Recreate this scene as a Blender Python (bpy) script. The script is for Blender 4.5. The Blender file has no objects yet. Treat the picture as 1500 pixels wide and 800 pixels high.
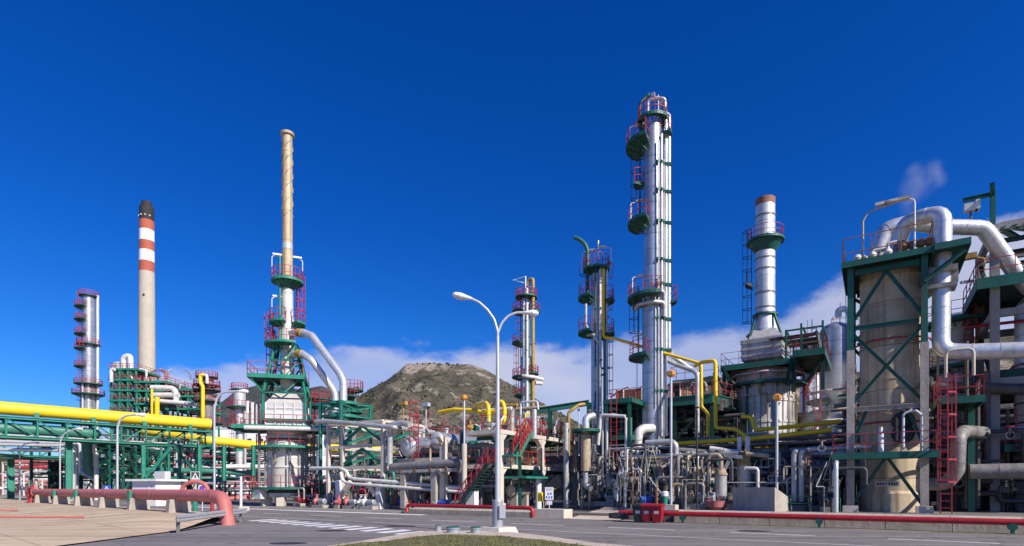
import bpy, bmesh, math, random
from mathutils import Vector, Matrix
random.seed(7)
R = math.radians
C = bpy.context.scene.collection
# ------------------------------------------------------------------ frames
F, HOR, CX, EYE = 818.0, 715.0, 750.0, 1.9      # photo pixels, eye height
TH = R(33.0)
Dv = Vector((math.cos(TH), -math.sin(TH), 0)); Nv = Vector((math.sin(TH), math.cos(TH), 0))
O0 = Vector((8.7, 31.0, 0)); NO = Nv.dot(O0)
def W(u, v, z=0.0): return O0 + Dv*u + Nv*v + Vector((0, 0, z))
def kk(px): return (px-CX)/F
def Yv(px, v): return (v+NO)/(Nv.x*kk(px)+Nv.y)
def Q(px, py, Y): return Vector((kk(px)*Y, Y, EYE+(HOR-py)*Y/F))
def at(px, py, v): return Q(px, py, Yv(px, v))
def G(px, v, z=0.0):
    Y = Yv(px, v); return Vector((kk(px)*Y, Y, z))
def U(px, v): return (G(px, v)-O0).dot(Dv)
def Z(px, py, v): return EYE+(HOR-py)*Yv(px, v)/F
def ppm(px, v): return F/Yv(px, v)
# ------------------------------------------------------------------ materials
M = {}
def mat(name, col, rough=.6, metal=0., var=.25, scale=3., streak=None, bump=.0, band=None, spec=.5, amt=.5, coat=0):
    m = bpy.data.materials.new(name); m.use_nodes = True
    nt = m.node_tree; N = nt.nodes; L = nt.links
    b = N['Principled BSDF']; b.inputs['Roughness'].default_value = rough; b.inputs['Metallic'].default_value = metal
    b.inputs['Specular IOR Level'].default_value = spec
    tc = N.new('ShaderNodeTexCoord'); geo = N.new('ShaderNodeNewGeometry')
    co = geo.outputs['Position']
    n1 = N.new('ShaderNodeTexNoise'); n1.inputs['Scale'].default_value = scale; n1.inputs['Detail'].default_value = 6; n1.inputs['Roughness'].default_value = .65
    L.new(co, n1.inputs['Vector'])
    mx = N.new('ShaderNodeMix'); mx.data_type = 'RGBA'
    lo = [max(0, c*(1-var)) for c in col]; hi = [min(1, c*(1+var*.8)) for c in col]
    mx.inputs[6].default_value = (*lo, 1); mx.inputs[7].default_value = (*hi, 1)
    rp = N.new('ShaderNodeMapRange'); rp.inputs[1].default_value = .3; rp.inputs[2].default_value = .7
    L.new(n1.outputs[0], rp.inputs[0]); L.new(rp.outputs[0], mx.inputs[0])
    out = mx.outputs[2]
    if streak:
        mp = N.new('ShaderNodeMapping'); mp.inputs['Scale'].default_value = (2.2, 2.2, .12)
        L.new(co, mp.inputs[0])
        n2 = N.new('ShaderNodeTexNoise'); n2.inputs['Scale'].default_value = 1.6; n2.inputs['Detail'].default_value = 5
        L.new(mp.outputs[0], n2.inputs['Vector'])
        r2 = N.new('ShaderNodeMapRange'); r2.inputs[1].default_value = .48; r2.inputs[2].default_value = .72; r2.inputs[4].default_value = amt
        L.new(n2.outputs[0], r2.inputs[0])
        m2 = N.new('ShaderNodeMix'); m2.data_type = 'RGBA'; m2.inputs[7].default_value = (*streak, 1)
        L.new(r2.outputs[0], m2.inputs[0]); L.new(out, m2.inputs[6]); out = m2.outputs[2]
        if metal > 0:
            mm = N.new('ShaderNodeMath'); mm.operation = 'MULTIPLY_ADD'; mm.inputs[1].default_value = -metal; mm.inputs[2].default_value = metal
            L.new(r2.outputs[0], mm.inputs[0]); L.new(mm.outputs[0], b.inputs['Metallic'])
    if band:
        sp = N.new('ShaderNodeSeparateXYZ'); L.new(co, sp.inputs[0])
        dv = N.new('ShaderNodeMath'); dv.operation = 'DIVIDE'; dv.inputs[1].default_value = band; L.new(sp.outputs[2], dv.inputs[0])
        fr = N.new('ShaderNodeMath'); fr.operation = 'FRACT'; L.new(dv.outputs[0], fr.inputs[0])
        lt = N.new('ShaderNodeMath'); lt.operation = 'LESS_THAN'; lt.inputs[1].default_value = .06/band; L.new(fr.outputs[0], lt.inputs[0])
        fl = N.new('ShaderNodeMath'); fl.operation = 'FLOOR'; L.new(dv.outputs[0], fl.inputs[0])
        wn = N.new('ShaderNodeTexWhiteNoise'); wn.noise_dimensions = '1D'; L.new(fl.outputs[0], wn.inputs['W'])
        ma = N.new('ShaderNodeMath'); ma.operation = 'MULTIPLY_ADD'; ma.inputs[1].default_value = .22; ma.inputs[2].default_value = .86; L.new(wn.outputs[0], ma.inputs[0])
        sb = N.new('ShaderNodeMath'); sb.operation = 'MULTIPLY_ADD'; sb.inputs[1].default_value = -.4; L.new(lt.outputs[0], sb.inputs[0]); L.new(ma.outputs[0], sb.inputs[2])
        m3 = N.new('ShaderNodeMix'); m3.data_type = 'RGBA'; m3.blend_type = 'MULTIPLY'; m3.inputs[0].default_value = 1
        L.new(out, m3.inputs[6]); L.new(sb.outputs[0], m3.inputs[7]); out = m3.outputs[2]
    L.new(out, b.inputs['Base Color'])
    if bump:
        bp = N.new('ShaderNodeBump'); bp.inputs['Strength'].default_value = bump; bp.inputs['Distance'].default_value = .05
        n3 = N.new('ShaderNodeTexNoise'); n3.inputs['Scale'].default_value = scale*6; n3.inputs['Detail'].default_value = 4
        L.new(co, n3.inputs['Vector']); L.new(n3.outputs[0], bp.inputs['Height']); L.new(bp.outputs[0], b.inputs['Normal'])
    rr = N.new('ShaderNodeMapRange'); rr.inputs[3].default_value = max(.05, rough-.1); rr.inputs[4].default_value = min(1, rough+.12)
    L.new(n1.outputs[0], rr.inputs[0]); L.new(rr.outputs[0], b.inputs['Roughness'])
    M[name] = m; return m
mat('cladding', (.50, .52, .55), .36, .78, .12, 2., band=1.2, streak=(.27, .24, .20), amt=.55)
mat('cladding_pale', (.70, .71, .72), .45, .45, .12, 2., band=1.5, streak=(.38, .30, .22), amt=.4)
mat('duct_metal', (.66, .67, .69), .40, .6, .16, 4., streak=(.30, .26, .21), amt=.45)
mat('pipe_metal', (.48, .48, .49), .42, .35, .3, 2.5, streak=(.26, .21, .16), amt=.4)
mat('pipe_dull', (.22, .215, .21), .55, .1, .4, 2.5, streak=(.14, .09, .06), amt=.5)
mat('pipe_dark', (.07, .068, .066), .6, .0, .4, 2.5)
mat('pipe_white', (.62, .60, .58), .5, 0, .2, 2., streak=(.35, .28, .2), amt=.35)
mat('pipe_tan', (.45, .36, .25), .6, 0, .3, 2., streak=(.18, .10, .05), amt=.6)
mat('pipe_rust', (.26, .12, .07), .75, 0, .4, 4.)
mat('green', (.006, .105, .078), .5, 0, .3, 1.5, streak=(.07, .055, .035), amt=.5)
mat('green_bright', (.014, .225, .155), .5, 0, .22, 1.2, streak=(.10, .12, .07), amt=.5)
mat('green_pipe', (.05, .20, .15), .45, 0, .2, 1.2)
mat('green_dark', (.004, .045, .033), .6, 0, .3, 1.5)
mat('red', (.36, .032, .05), .5, 0, .3, 2., streak=(.22, .05, .035), amt=.6)
mat('red_pipe', (.36, .014, .022), .42, 0, .25, 1.5)
mat('salmon', (.48, .135, .125), .6, 0, .2, 1.2, streak=(.30, .12, .11), amt=.7)
mat('yellow', (.86, .56, .006), .42, 0, .12, .6)
mat('yellow_duct', (.90, .62, .01), .5, 0, .12, .12, streak=(.72, .5, .12), amt=.45)
mat('yellow_dirty', (.42, .27, .06), .55, 0, .3, 2., streak=(.2, .1, .03), amt=.5)
mat('concrete', (.40, .36, .31), .85, 0, .2, 1.2, streak=(.22, .19, .16), amt=.5, bump=.3)
mat('concrete_pale', (.56, .50, .43), .85, 0, .15, 1.0, streak=(.35, .30, .25), amt=.4, bump=.2)
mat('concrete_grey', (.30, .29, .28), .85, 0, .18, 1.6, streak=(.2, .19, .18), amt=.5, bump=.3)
mat('white', (.78, .78, .78), .5, 0, .08, 1.5)
mat('lamp_grey', (.52, .54, .58), .45, .35, .08, 2.)
mat('lamp_base', (.33, .35, .39), .5, .3, .12, 2.)
mat('stack_beige', (.52, .42, .27), .6, .15, .18, 1.5, streak=(.26, .14, .06), amt=.8, band=3.)
mat('stack_white', (.66, .64, .60), .5, .25, .12, 1.5, streak=(.42, .35, .27), amt=.4, band=2.4)
mat('chimney_concrete', (.47, .42, .35), .85, 0, .10, .3, streak=(.38, .33, .28), amt=.5)
mat('chimney_red', (.40, .10, .06), .8, 0, .12, .4)
mat('chimney_black', (.025, .025, .028), .8, 0, .3, .4)
mat('vessel_tan', (.56, .45, .31), .68, .1, .18, 1.4, streak=(.20, .125, .055), amt=.75, band=2.4)
mat('drum_stain', (.58, .58, .58), .55, .25, .15, 1.5, streak=(.36, .22, .09), amt=.65, band=3.1)
mat('black', (.02, .02, .022), .6, 0, .3, 2.)
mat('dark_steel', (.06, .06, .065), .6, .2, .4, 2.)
mat('orange', (.75, .25, .02), .5, 0, .2, 3.)
mat('blue', (.03, .12, .5), .5, 0, .15, 2.)
mat('violet', (.16, .06, .5), .5, 0, .15, 2.)
mat('bin_red', (.30, .008, .022), .4, 0, .2, 2.)
mat('bin_green', (.012, .035, .03), .45, 0, .2, 2.)
mat('sign_grey', (.62, .62, .66), .5, 0, .08, 3.)
mat('pale_wall', (.55, .50, .45), .8, 0, .15, .6)
mat('paint_white', (.74, .74, .74), .7, 0, .2, 2.2)
mat('paint_yellow', (.55, .42, .12), .7, 0, .3, 2.2)
# ------------------------------------------------------------------ mesh builder
WL = {}
def tag(o, label=None, cat=None, group=None, kind=None):
    if label: o['label'] = label
    if cat: o['category'] = cat
    if group: o['group'] = group
    if kind: o['kind'] = kind
    return o
def thing(name, label, cat, loc, group=None):
    o = bpy.data.objects.new(name, None); o.empty_display_size = .3
    C.objects.link(o); o.location = loc; WL[o.name] = Vector(loc)
    return tag(o, label, cat, group)
class MB:
    def __init__(s): s.v = []; s.f = []; s.sm = []
    def add(s, vs, fs, smooth=False):
        b = len(s.v); s.v += [Vector(p) for p in vs]
        for f in fs: s.f.append([b+i for i in f]); s.sm.append(smooth)
        return s
    def hexa(s, p):                     # 8 points, bottom 0-3 ccw, top 4-7
        return s.add(p, [(3, 2, 1, 0), (4, 5, 6, 7), (0, 1, 5, 4), (1, 2, 6, 5), (2, 3, 7, 6), (3, 0, 4, 7)])
    def box(s, c, sx, sy, sz, rot=-TH):
        c = Vector(c); a = Vector((math.cos(rot), math.sin(rot), 0))*sx/2; b = Vector((-math.sin(rot), math.cos(rot), 0))*sy/2; h = Vector((0, 0, sz/2))
        return s.hexa([c-a-b-h, c+a-b-h, c+a+b-h, c-a+b-h, c-a-b+h, c+a-b+h, c+a+b+h, c-a+b+h])
    def fbox(s, u0, u1, v0, v1, z0, z1):
        return s.hexa([W(u0, v0, z0), W(u1, v0, z0), W(u1, v1, z0), W(u0, v1, z0), W(u0, v0, z1), W(u1, v0, z1), W(u1, v1, z1), W(u0, v1, z1)])
    def beam(s, p0, p1, w, h=None, up=None):
        h = h or w; p0 = Vector(p0); p1 = Vector(p1); t = (p1-p0).normalized()
        upv = Vector(up) if up else (Vector((0, 0, 1)) if abs(t.z) < .95 else Nv)
        a = t.cross(upv).normalized()*w/2; b = a.cross(t).normalized()*h/2
        return s.hexa([p0-a-b, p0+a-b, p1+a-b, p1-a-b, p0-a+b, p0+a+b, p1+a+b, p1-a+b])
    def ib(s, p0, p1, w, h=None, up=None):          # I section
        h = h or w; p0 = Vector(p0); p1 = Vector(p1); t = (p1-p0).normalized()
        upv = Vector(up) if up else (Vector((0, 0, 1)) if abs(t.z) < .95 else Nv)
        b = (upv - t*upv.dot(t)).normalized()
        k = h*.12
        s.beam(p0+b*(h/2-k/2), p1+b*(h/2-k/2), w, k, b); s.beam(p0-b*(h/2-k/2), p1-b*(h/2-k/2), w, k, b)
        return s.beam(p0, p1, w*.18, h-2*k, b)
    def tube(s, pts, r, n=10, fil=None, caps=True, bands=0):
        P = [Vector(p) for p in pts]
        if fil is None: fil = r*3
        if len(P) > 2 and fil > 0:
            o = [P[0]]
            for i in range(1, len(P)-1):
                a, b, c = P[i-1], P[i], P[i+1]
                d1 = a-b; d2 = c-b; l1 = d1.length; l2 = d2.length
                if l1 < 1e-4 or l2 < 1e-4: continue
                d1 /= l1; d2 /= l2
                ang = d1.angle(d2)
                if ang > R(172): o.append(b); continue
                q = min(fil/max(.05, math.tan(ang/2)), l1*.49, l2*.49)
                k = max(2, int((math.pi-ang)/R(16)))
                for j in range(k+1):
                    tt = j/k; o.append((b+d1*q)*(1-tt)**2 + b*2*tt*(1-tt) + (b+d2*q)*tt**2)
            o.append(P[-1]); P = o
        nrm = None; rings = []
        for i, p in enumerate(P):
            t = (P[min(i+1, len(P)-1)]-P[max(i-1, 0)]).normalized()
            if nrm is None:
                nrm = t.orthogonal().normalized()
            nrm = (nrm - t*nrm.dot(t))
            if nrm.length < 1e-5: nrm = t.orthogonal()
            nrm.normalize(); bn = t.cross(nrm)
            rings.append([p+(nrm*math.cos(2*math.pi*j/n)+bn*math.sin(2*math.pi*j/n))*r for j in range(n)])
        vs = [q for rg in rings for q in rg]; fs = []
        for i in range(len(rings)-1):
            for j in range(n):
                fs.append((i*n+j, i*n+(j+1) % n, (i+1)*n+(j+1) % n, (i+1)*n+j))
        s.add(vs, fs, True)
        if caps:
            s.add(rings[0], [tuple(range(n))[::-1]]); s.add(rings[-1], [tuple(range(n))])
        if bands:
            acc = 0
            for i in range(len(P)-1):
                seg = P[i+1]-P[i]; l = seg.length
                if l < 1e-4: continue
                x = bands-acc
                while x < l:
                    c = P[i]+seg*(x/l); tt = seg.normalized()*.03
                    s.tube([c-tt, c+tt], r*1.035, n, 0, True); x += bands
                acc = (acc+l) % bands
        return s
    def cyl(s, p, r, h, n=20): p = Vector(p); return s.tube([p, p+Vector((0, 0, h))], r, n, 0)
    def lathe(s, c, prof, n=28, axis=None, smooth=True):
        c = Vector(c); ax = Vector(axis).normalized() if axis else Vector((0, 0, 1))
        a = ax.orthogonal().normalized(); b = ax.cross(a)
        for i in range(len(prof)-1):
            (r0, z0), (r1, z1) = prof[i], prof[i+1]
            A = [c+ax*z0+(a*math.cos(2*math.pi*j/n)+b*math.sin(2*math.pi*j/n))*r0 for j in range(n)]
            B = [c+ax*z1+(a*math.cos(2*math.pi*j/n)+b*math.sin(2*math.pi*j/n))*r1 for j in range(n)]
            if r0 < 1e-4: s.add([A[0]]+B, [(0, 1+j, 1+(j+1) % n) for j in range(n)], smooth)
            elif r1 < 1e-4: s.add(A+[B[0]], [(j, (j+1) % n, n) for j in range(n)], smooth)
            else: s.add(A+B, [(j, (j+1) % n, n+(j+1) % n, n+j) for j in range(n)], smooth)
        return s
    def sphere(s, c, r, n=14, sz=1.):
        k = n//2
        return s.lathe(c, [(r*math.sin(math.pi*i/k), -r*sz*math.cos(math.pi*i/k)) for i in range(k+1)], n)
    def deck(s, c, ri, ro, a0, a1, th=.1, skirt=.22):
        c = Vector(c); n = max(4, int(abs(a1-a0)/12))
        A = [a0+(a1-a0)*i/n for i in range(n+1)]
        def pt(r, a, z): return c+Vector((r*math.cos(R(a)), r*math.sin(R(a)), z))
        for i in range(n):
            a, b = A[i], A[i+1]
            s.hexa([pt(ri, a, -th), pt(ro, a, -th), pt(ro, b, -th), pt(ri, b, -th), pt(ri, a, 0), pt(ro, a, 0), pt(ro, b, 0), pt(ri, b, 0)])
            s.hexa([pt(ro, a, -skirt*.55), pt(ro+.05, a, -skirt*.55), pt(ro+.05, b, -skirt*.55), pt(ro, b, -skirt*.55), pt(ro, a, .09), pt(ro+.05, a, .09), pt(ro+.05, b, .09), pt(ro, b, .09)])
        for i in range(0, n+1, 2):
            s.beam(pt(ri*.98, A[i], -max(.3, (ro-ri)*.42)), pt(ro*.97, A[i], -th-.02), .07, .09)
        return s
    def rail(s, pts, h=1.1, step=1.5, r=.03, closed=False, mid=(.55,)):
        r = r*.55
        P = [Vector(p) for p in pts]
        if closed: P = P+[P[0]]
        for i in range(len(P)-1):
            a, b = P[i], P[i+1]; l = (b-a).length
            if l < .01: continue
            k = max(1, round(l/step))
            for j in range(k+(1 if i == len(P)-2 and not closed else 0)):
                p = a+(b-a)*(j/k); s.beam(p, p+Vector((0, 0, h)), r*2, r*2)
            for z in (h,)+tuple(mid):
                s.beam(a+Vector((0, 0, z)), b+Vector((0, 0, z)), r*1.8, r*1.8)
        return s
    def railarc(s, c, ro, a0, a1, h=1.1, r=.03, step=20, mid=(.55,)):
        n = max(2, int(abs(a1-a0)/step)); c = Vector(c)
        pts = [c+Vector((ro*math.cos(R(a0+(a1-a0)*i/n)), ro*math.sin(R(a0+(a1-a0)*i/n)), 0)) for i in range(n+1)]
        return s.rail(pts, h, 99, r, False, mid)
    def ladder(s, p, z0, z1, out, w=.45, r=.025):
        p = Vector((p[0], p[1], 0)); o = Vector(out).normalized(); t = Vector((-o.y, o.x, 0))*w/2
        for q in (t, -t): s.beam(p+q+Vector((0, 0, z0)), p+q+Vector((0, 0, z1)), r*2, r*2)
        z = z0+.3
        while z < z1: s.beam(p+t+Vector((0, 0, z)), p-t+Vector((0, 0, z)), r*1.4, r*1.4); z += .35
        return s
    def cage(s, p, z0, z1, out, w=.7, r=.02):
        p = Vector((p[0], p[1], 0)); o = Vector(out).normalized(); t = Vector((-o.y, o.x, 0))
        arc = [(t*math.cos(a)*w/2+o*math.sin(a)*w) for a in [math.pi*i/6 for i in range(7)]]
        z = z0
        while z <= z1:
            for i in range(6): s.beam(p+arc[i]+Vector((0, 0, z)), p+arc[i+1]+Vector((0, 0, z)), r*1.6, r*2.4)
            z += 1.1
        for i in (1, 3, 5): s.beam(p+arc[i]+Vector((0, 0, z0)), p+arc[i]+Vector((0, 0, z1)), r*1.8, r*1.8)
        return s
    def obj(s, name, m, parent=None, label=None, cat=None, group=None, kind=None, loc=None):
        if parent is not None: base = WL[parent.name]
        elif loc is not None: base = Vector(loc)
        else:
            xs = [p.x for p in s.v]; ys = [p.y for p in s.v]; zs = [p.z for p in s.v]
            base = Vector(((min(xs)+max(xs))/2, (min(ys)+max(ys))/2, min(zs)))
        me = bpy.data.meshes.new(name)
        me.from_pydata([tuple(p-base) for p in s.v], [], s.f)
        me.polygons.foreach_set('use_smooth', s.sm)
        me.materials.append(M[m] if isinstance(m, str) else m)
        o = bpy.data.objects.new(name, me); C.objects.link(o)
        if parent is not None: o.parent = parent; WL[o.name] = base
        else: o.location = base; WL[o.name] = base
        me.update()
        return tag(o, label, cat, group, kind)
def kids(o): return [c for c in o.children]
def dup(o, loc, rz=0, label=None, group=None, parent=None):
    c = o.copy(); C.objects.link(c)
    if parent is None:
        c.location = loc; c.rotation_euler = (0, 0, rz)
        if label: c['label'] = label
        if group: c['group'] = group
        WL[c.name] = Vector(loc)
    else: c.parent = parent
    for ch in kids(o): dup(ch, None, parent=c)
    return c
def vrot(p): return math.degrees(math.atan2(-p.x, p.y))
def pipe(name, label, pts, r, m, group=None, cat='pipe', fil=None, n=10, bands=0, fl=()):
    o = MB().tube(pts, r, n, fil, bands=bands).obj(name, m, None, label, cat, group)
    for (a, b) in fl:
        t = (Vector(b)-Vector(a)).normalized()*.04
        MB().tube([Vector(a)-t, Vector(a)+t], r*1.5, 12, 0).obj('flange', m, o)
    return o
# ------------------------------------------------------------------ camera, light, sky
sc = bpy.context.scene
cam = bpy.data.cameras.new('camera'); co = bpy.data.objects.new('camera', cam); C.objects.link(co); sc.camera = co
co.location = (0, 0, EYE); co.rotation_euler = (R(90), 0, 0)
cam.sensor_width = 36; cam.lens = F/1500*36; cam.shift_y = (HOR-400)/1500; cam.clip_end = 20000; cam.clip_start = .1
AZ, EL = 46.0, 36.0
S = Vector((math.sin(R(AZ))*math.cos(R(EL)), -math.cos(R(AZ))*math.cos(R(EL)), math.sin(R(EL))))
sun = bpy.data.lights.new('sun', 'SUN'); sun.energy = 4.7; sun.angle = R(.53); sun.color = (1, .93, .83)
so = bpy.data.objects.new('sun', sun); C.objects.link(so); so.rotation_euler = S.to_track_quat('Z', 'Y').to_euler(); so.location = S*100
w = bpy.data.worlds.new('World'); sc.world = w; w.use_nodes = True
nt = w.node_tree; N = nt.nodes; L = nt.links
bg = N['Background']; bg.inputs[1].default_value = .073
sky = N.new('ShaderNodeTexSky'); sky.sky_type = 'NISHITA'; sky.sun_disc = False; sky.sun_elevation = R(EL); sky.sun_rotation = math.atan2(S.x, S.y)
sky.altitude = 0; sky.air_density = 1.0; sky.dust_density = .1; sky.ozone_density = 6.0
hs = N.new('ShaderNodeHueSaturation'); hs.inputs['Saturation'].default_value = 1.28; hs.inputs['Value'].default_value = 1.0
L.new(sky.outputs[0], hs.inputs['Color'])
gm = N.new('ShaderNodeMix'); gm.data_type = 'RGBA'; gm.blend_type = 'MULTIPLY'; gm.inputs[0].default_value = 1; gm.inputs[7].default_value = (.37, .76, 1.30, 1)
L.new(hs.outputs[0], gm.inputs[6])
tc = N.new('ShaderNodeTexCoord'); sp = N.new('ShaderNodeSeparateXYZ'); L.new(tc.outputs['Generated'], sp.inputs[0])
def mth(op, a, b=None, c=None):
    n = N.new('ShaderNodeMath'); n.operation = op
    for i, x in enumerate((a, b, c)):
        if x is None: continue
        if isinstance(x, (int, float)): n.inputs[i].default_value = x
        else: L.new(x, n.inputs[i])
    return n.outputs[0]
ratio = mth('DIVIDE', sp.outputs[0], mth('MAXIMUM', sp.outputs[1], .05))     # tan of the bearing from +Y
az = mth('ARCTANGENT', ratio)
el = mth('ARCSINE', sp.outputs[2])
tn = N.new('ShaderNodeMapRange'); tn.inputs[1].default_value = 0; tn.inputs[2].default_value = .42; L.new(el, tn.inputs[0])
tm = N.new('ShaderNodeMix'); tm.data_type = 'RGBA'; tm.inputs[6].default_value = (.60, .90, 1.28, 1); tm.inputs[7].default_value = (.34, .74, 1.32, 1); L.new(tn.outputs[0], tm.inputs[0]); L.new(tm.outputs[2], gm.inputs[7])
# height of the cloud bank along the bearing
cr = N.new('ShaderNodeFloatCurve'); cv = cr.mapping.curves[0]
def azpx(px): return (math.atan(kk(px))+1.0)/2.0
def elpx(px, py): return math.atan((HOR-py)/F*math.cos(math.atan(kk(px))))/.6
for i, (px, py) in enumerate([(-60, 700), (190, 600), (240, 536), (330, 530), (420, 528), (500, 508), (570, 498), (660, 505), (760, 508), (880, 492), (1000, 482), (1090, 472), (1150, 440), (1240, 396), (1330, 360), (1420, 330), (1560, 310)]):
    xx, yy = azpx(px), elpx(px, py)
    if i < 2: q = cv.points[i]; q.location = (xx, yy)
    else: cv.points.new(xx, yy)
cr.mapping.update()
L.new(mth('MULTIPLY_ADD', az, .5, .5), cr.inputs['Value'])
top = mth('MULTIPLY', cr.outputs[0], .6)
nz = N.new('ShaderNodeTexNoise'); nz.inputs['Scale'].default_value = 6.5; nz.inputs['Detail'].default_value = 7; nz.inputs['Roughness'].default_value = .58
mpn = N.new('ShaderNodeMapping'); mpn.inputs['Scale'].default_value = (1, 1, 2.2); L.new(tc.outputs['Generated'], mpn.inputs[0]); L.new(mpn.outputs[0], nz.inputs['Vector'])
edge = mth('ADD', mth('SUBTRACT', top, el), mth('MULTIPLY', mth('SUBTRACT', nz.outputs[0], .5), .14))
mr = N.new('ShaderNodeMapRange'); mr.interpolation_type = 'SMOOTHSTEP'; mr.inputs[1].default_value = -.006; mr.inputs[2].default_value = .03; L.new(edge, mr.inputs[0])
nz2 = N.new('ShaderNodeTexNoise'); nz2.inputs['Scale'].default_value = 3.2; nz2.inputs['Detail'].default_value = 5; L.new(mpn.outputs[0], nz2.inputs['Vector'])
mr2 = N.new('ShaderNodeMapRange'); mr2.inputs[1].default_value = .3; mr2.inputs[2].default_value = .68; mr2.inputs[3].default_value = .42; mr2.inputs[4].default_value = .85; L.new(nz2.outputs[0], mr2.inputs[0])
cf = mth('MULTIPLY', mr.outputs[0], mr2.outputs[0])
cmx = N.new('ShaderNodeMix'); cmx.data_type = 'RGBA'; L.new(cf, cmx.inputs[0]); L.new(gm.outputs[2], cmx.inputs[6]); cmx.inputs[7].default_value = (6.3, 6.5, 8.0, 1)
L.new(cmx.outputs[2], bg.inputs[0])
sc.view_settings.view_transform = 'Standard'; sc.view_settings.look = 'None'; sc.view_settings.gamma = 1; sc.view_settings.exposure = 0.45
sc.cycles.max_bounces = 6; sc.cycles.diffuse_bounces = 3; sc.cycles.glossy_bounces = 3; sc.cycles.transmission_bounces = 2
sc.cycles.volume_step_rate = 1.0
# ------------------------------------------------------------------ ground, road
def sheet(name, pts, z, m, kind='structure', sub=0):
    bm = bmesh.new(); vs = [bm.verts.new((p[0], p[1], z)) for p in pts]; f = bm.faces.new(vs)
    if f.normal.z < 0: f.normal_flip()
    bmesh.ops.triangulate(bm, faces=bm.faces[:])
    me = bpy.data.meshes.new(name); bm.to_mesh(me); bm.free(); me.materials.append(M[m] if isinstance(m, str) else m)
    o = bpy.data.objects.new(name, me); C.objects.link(o); o['kind'] = kind; return o
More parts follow.
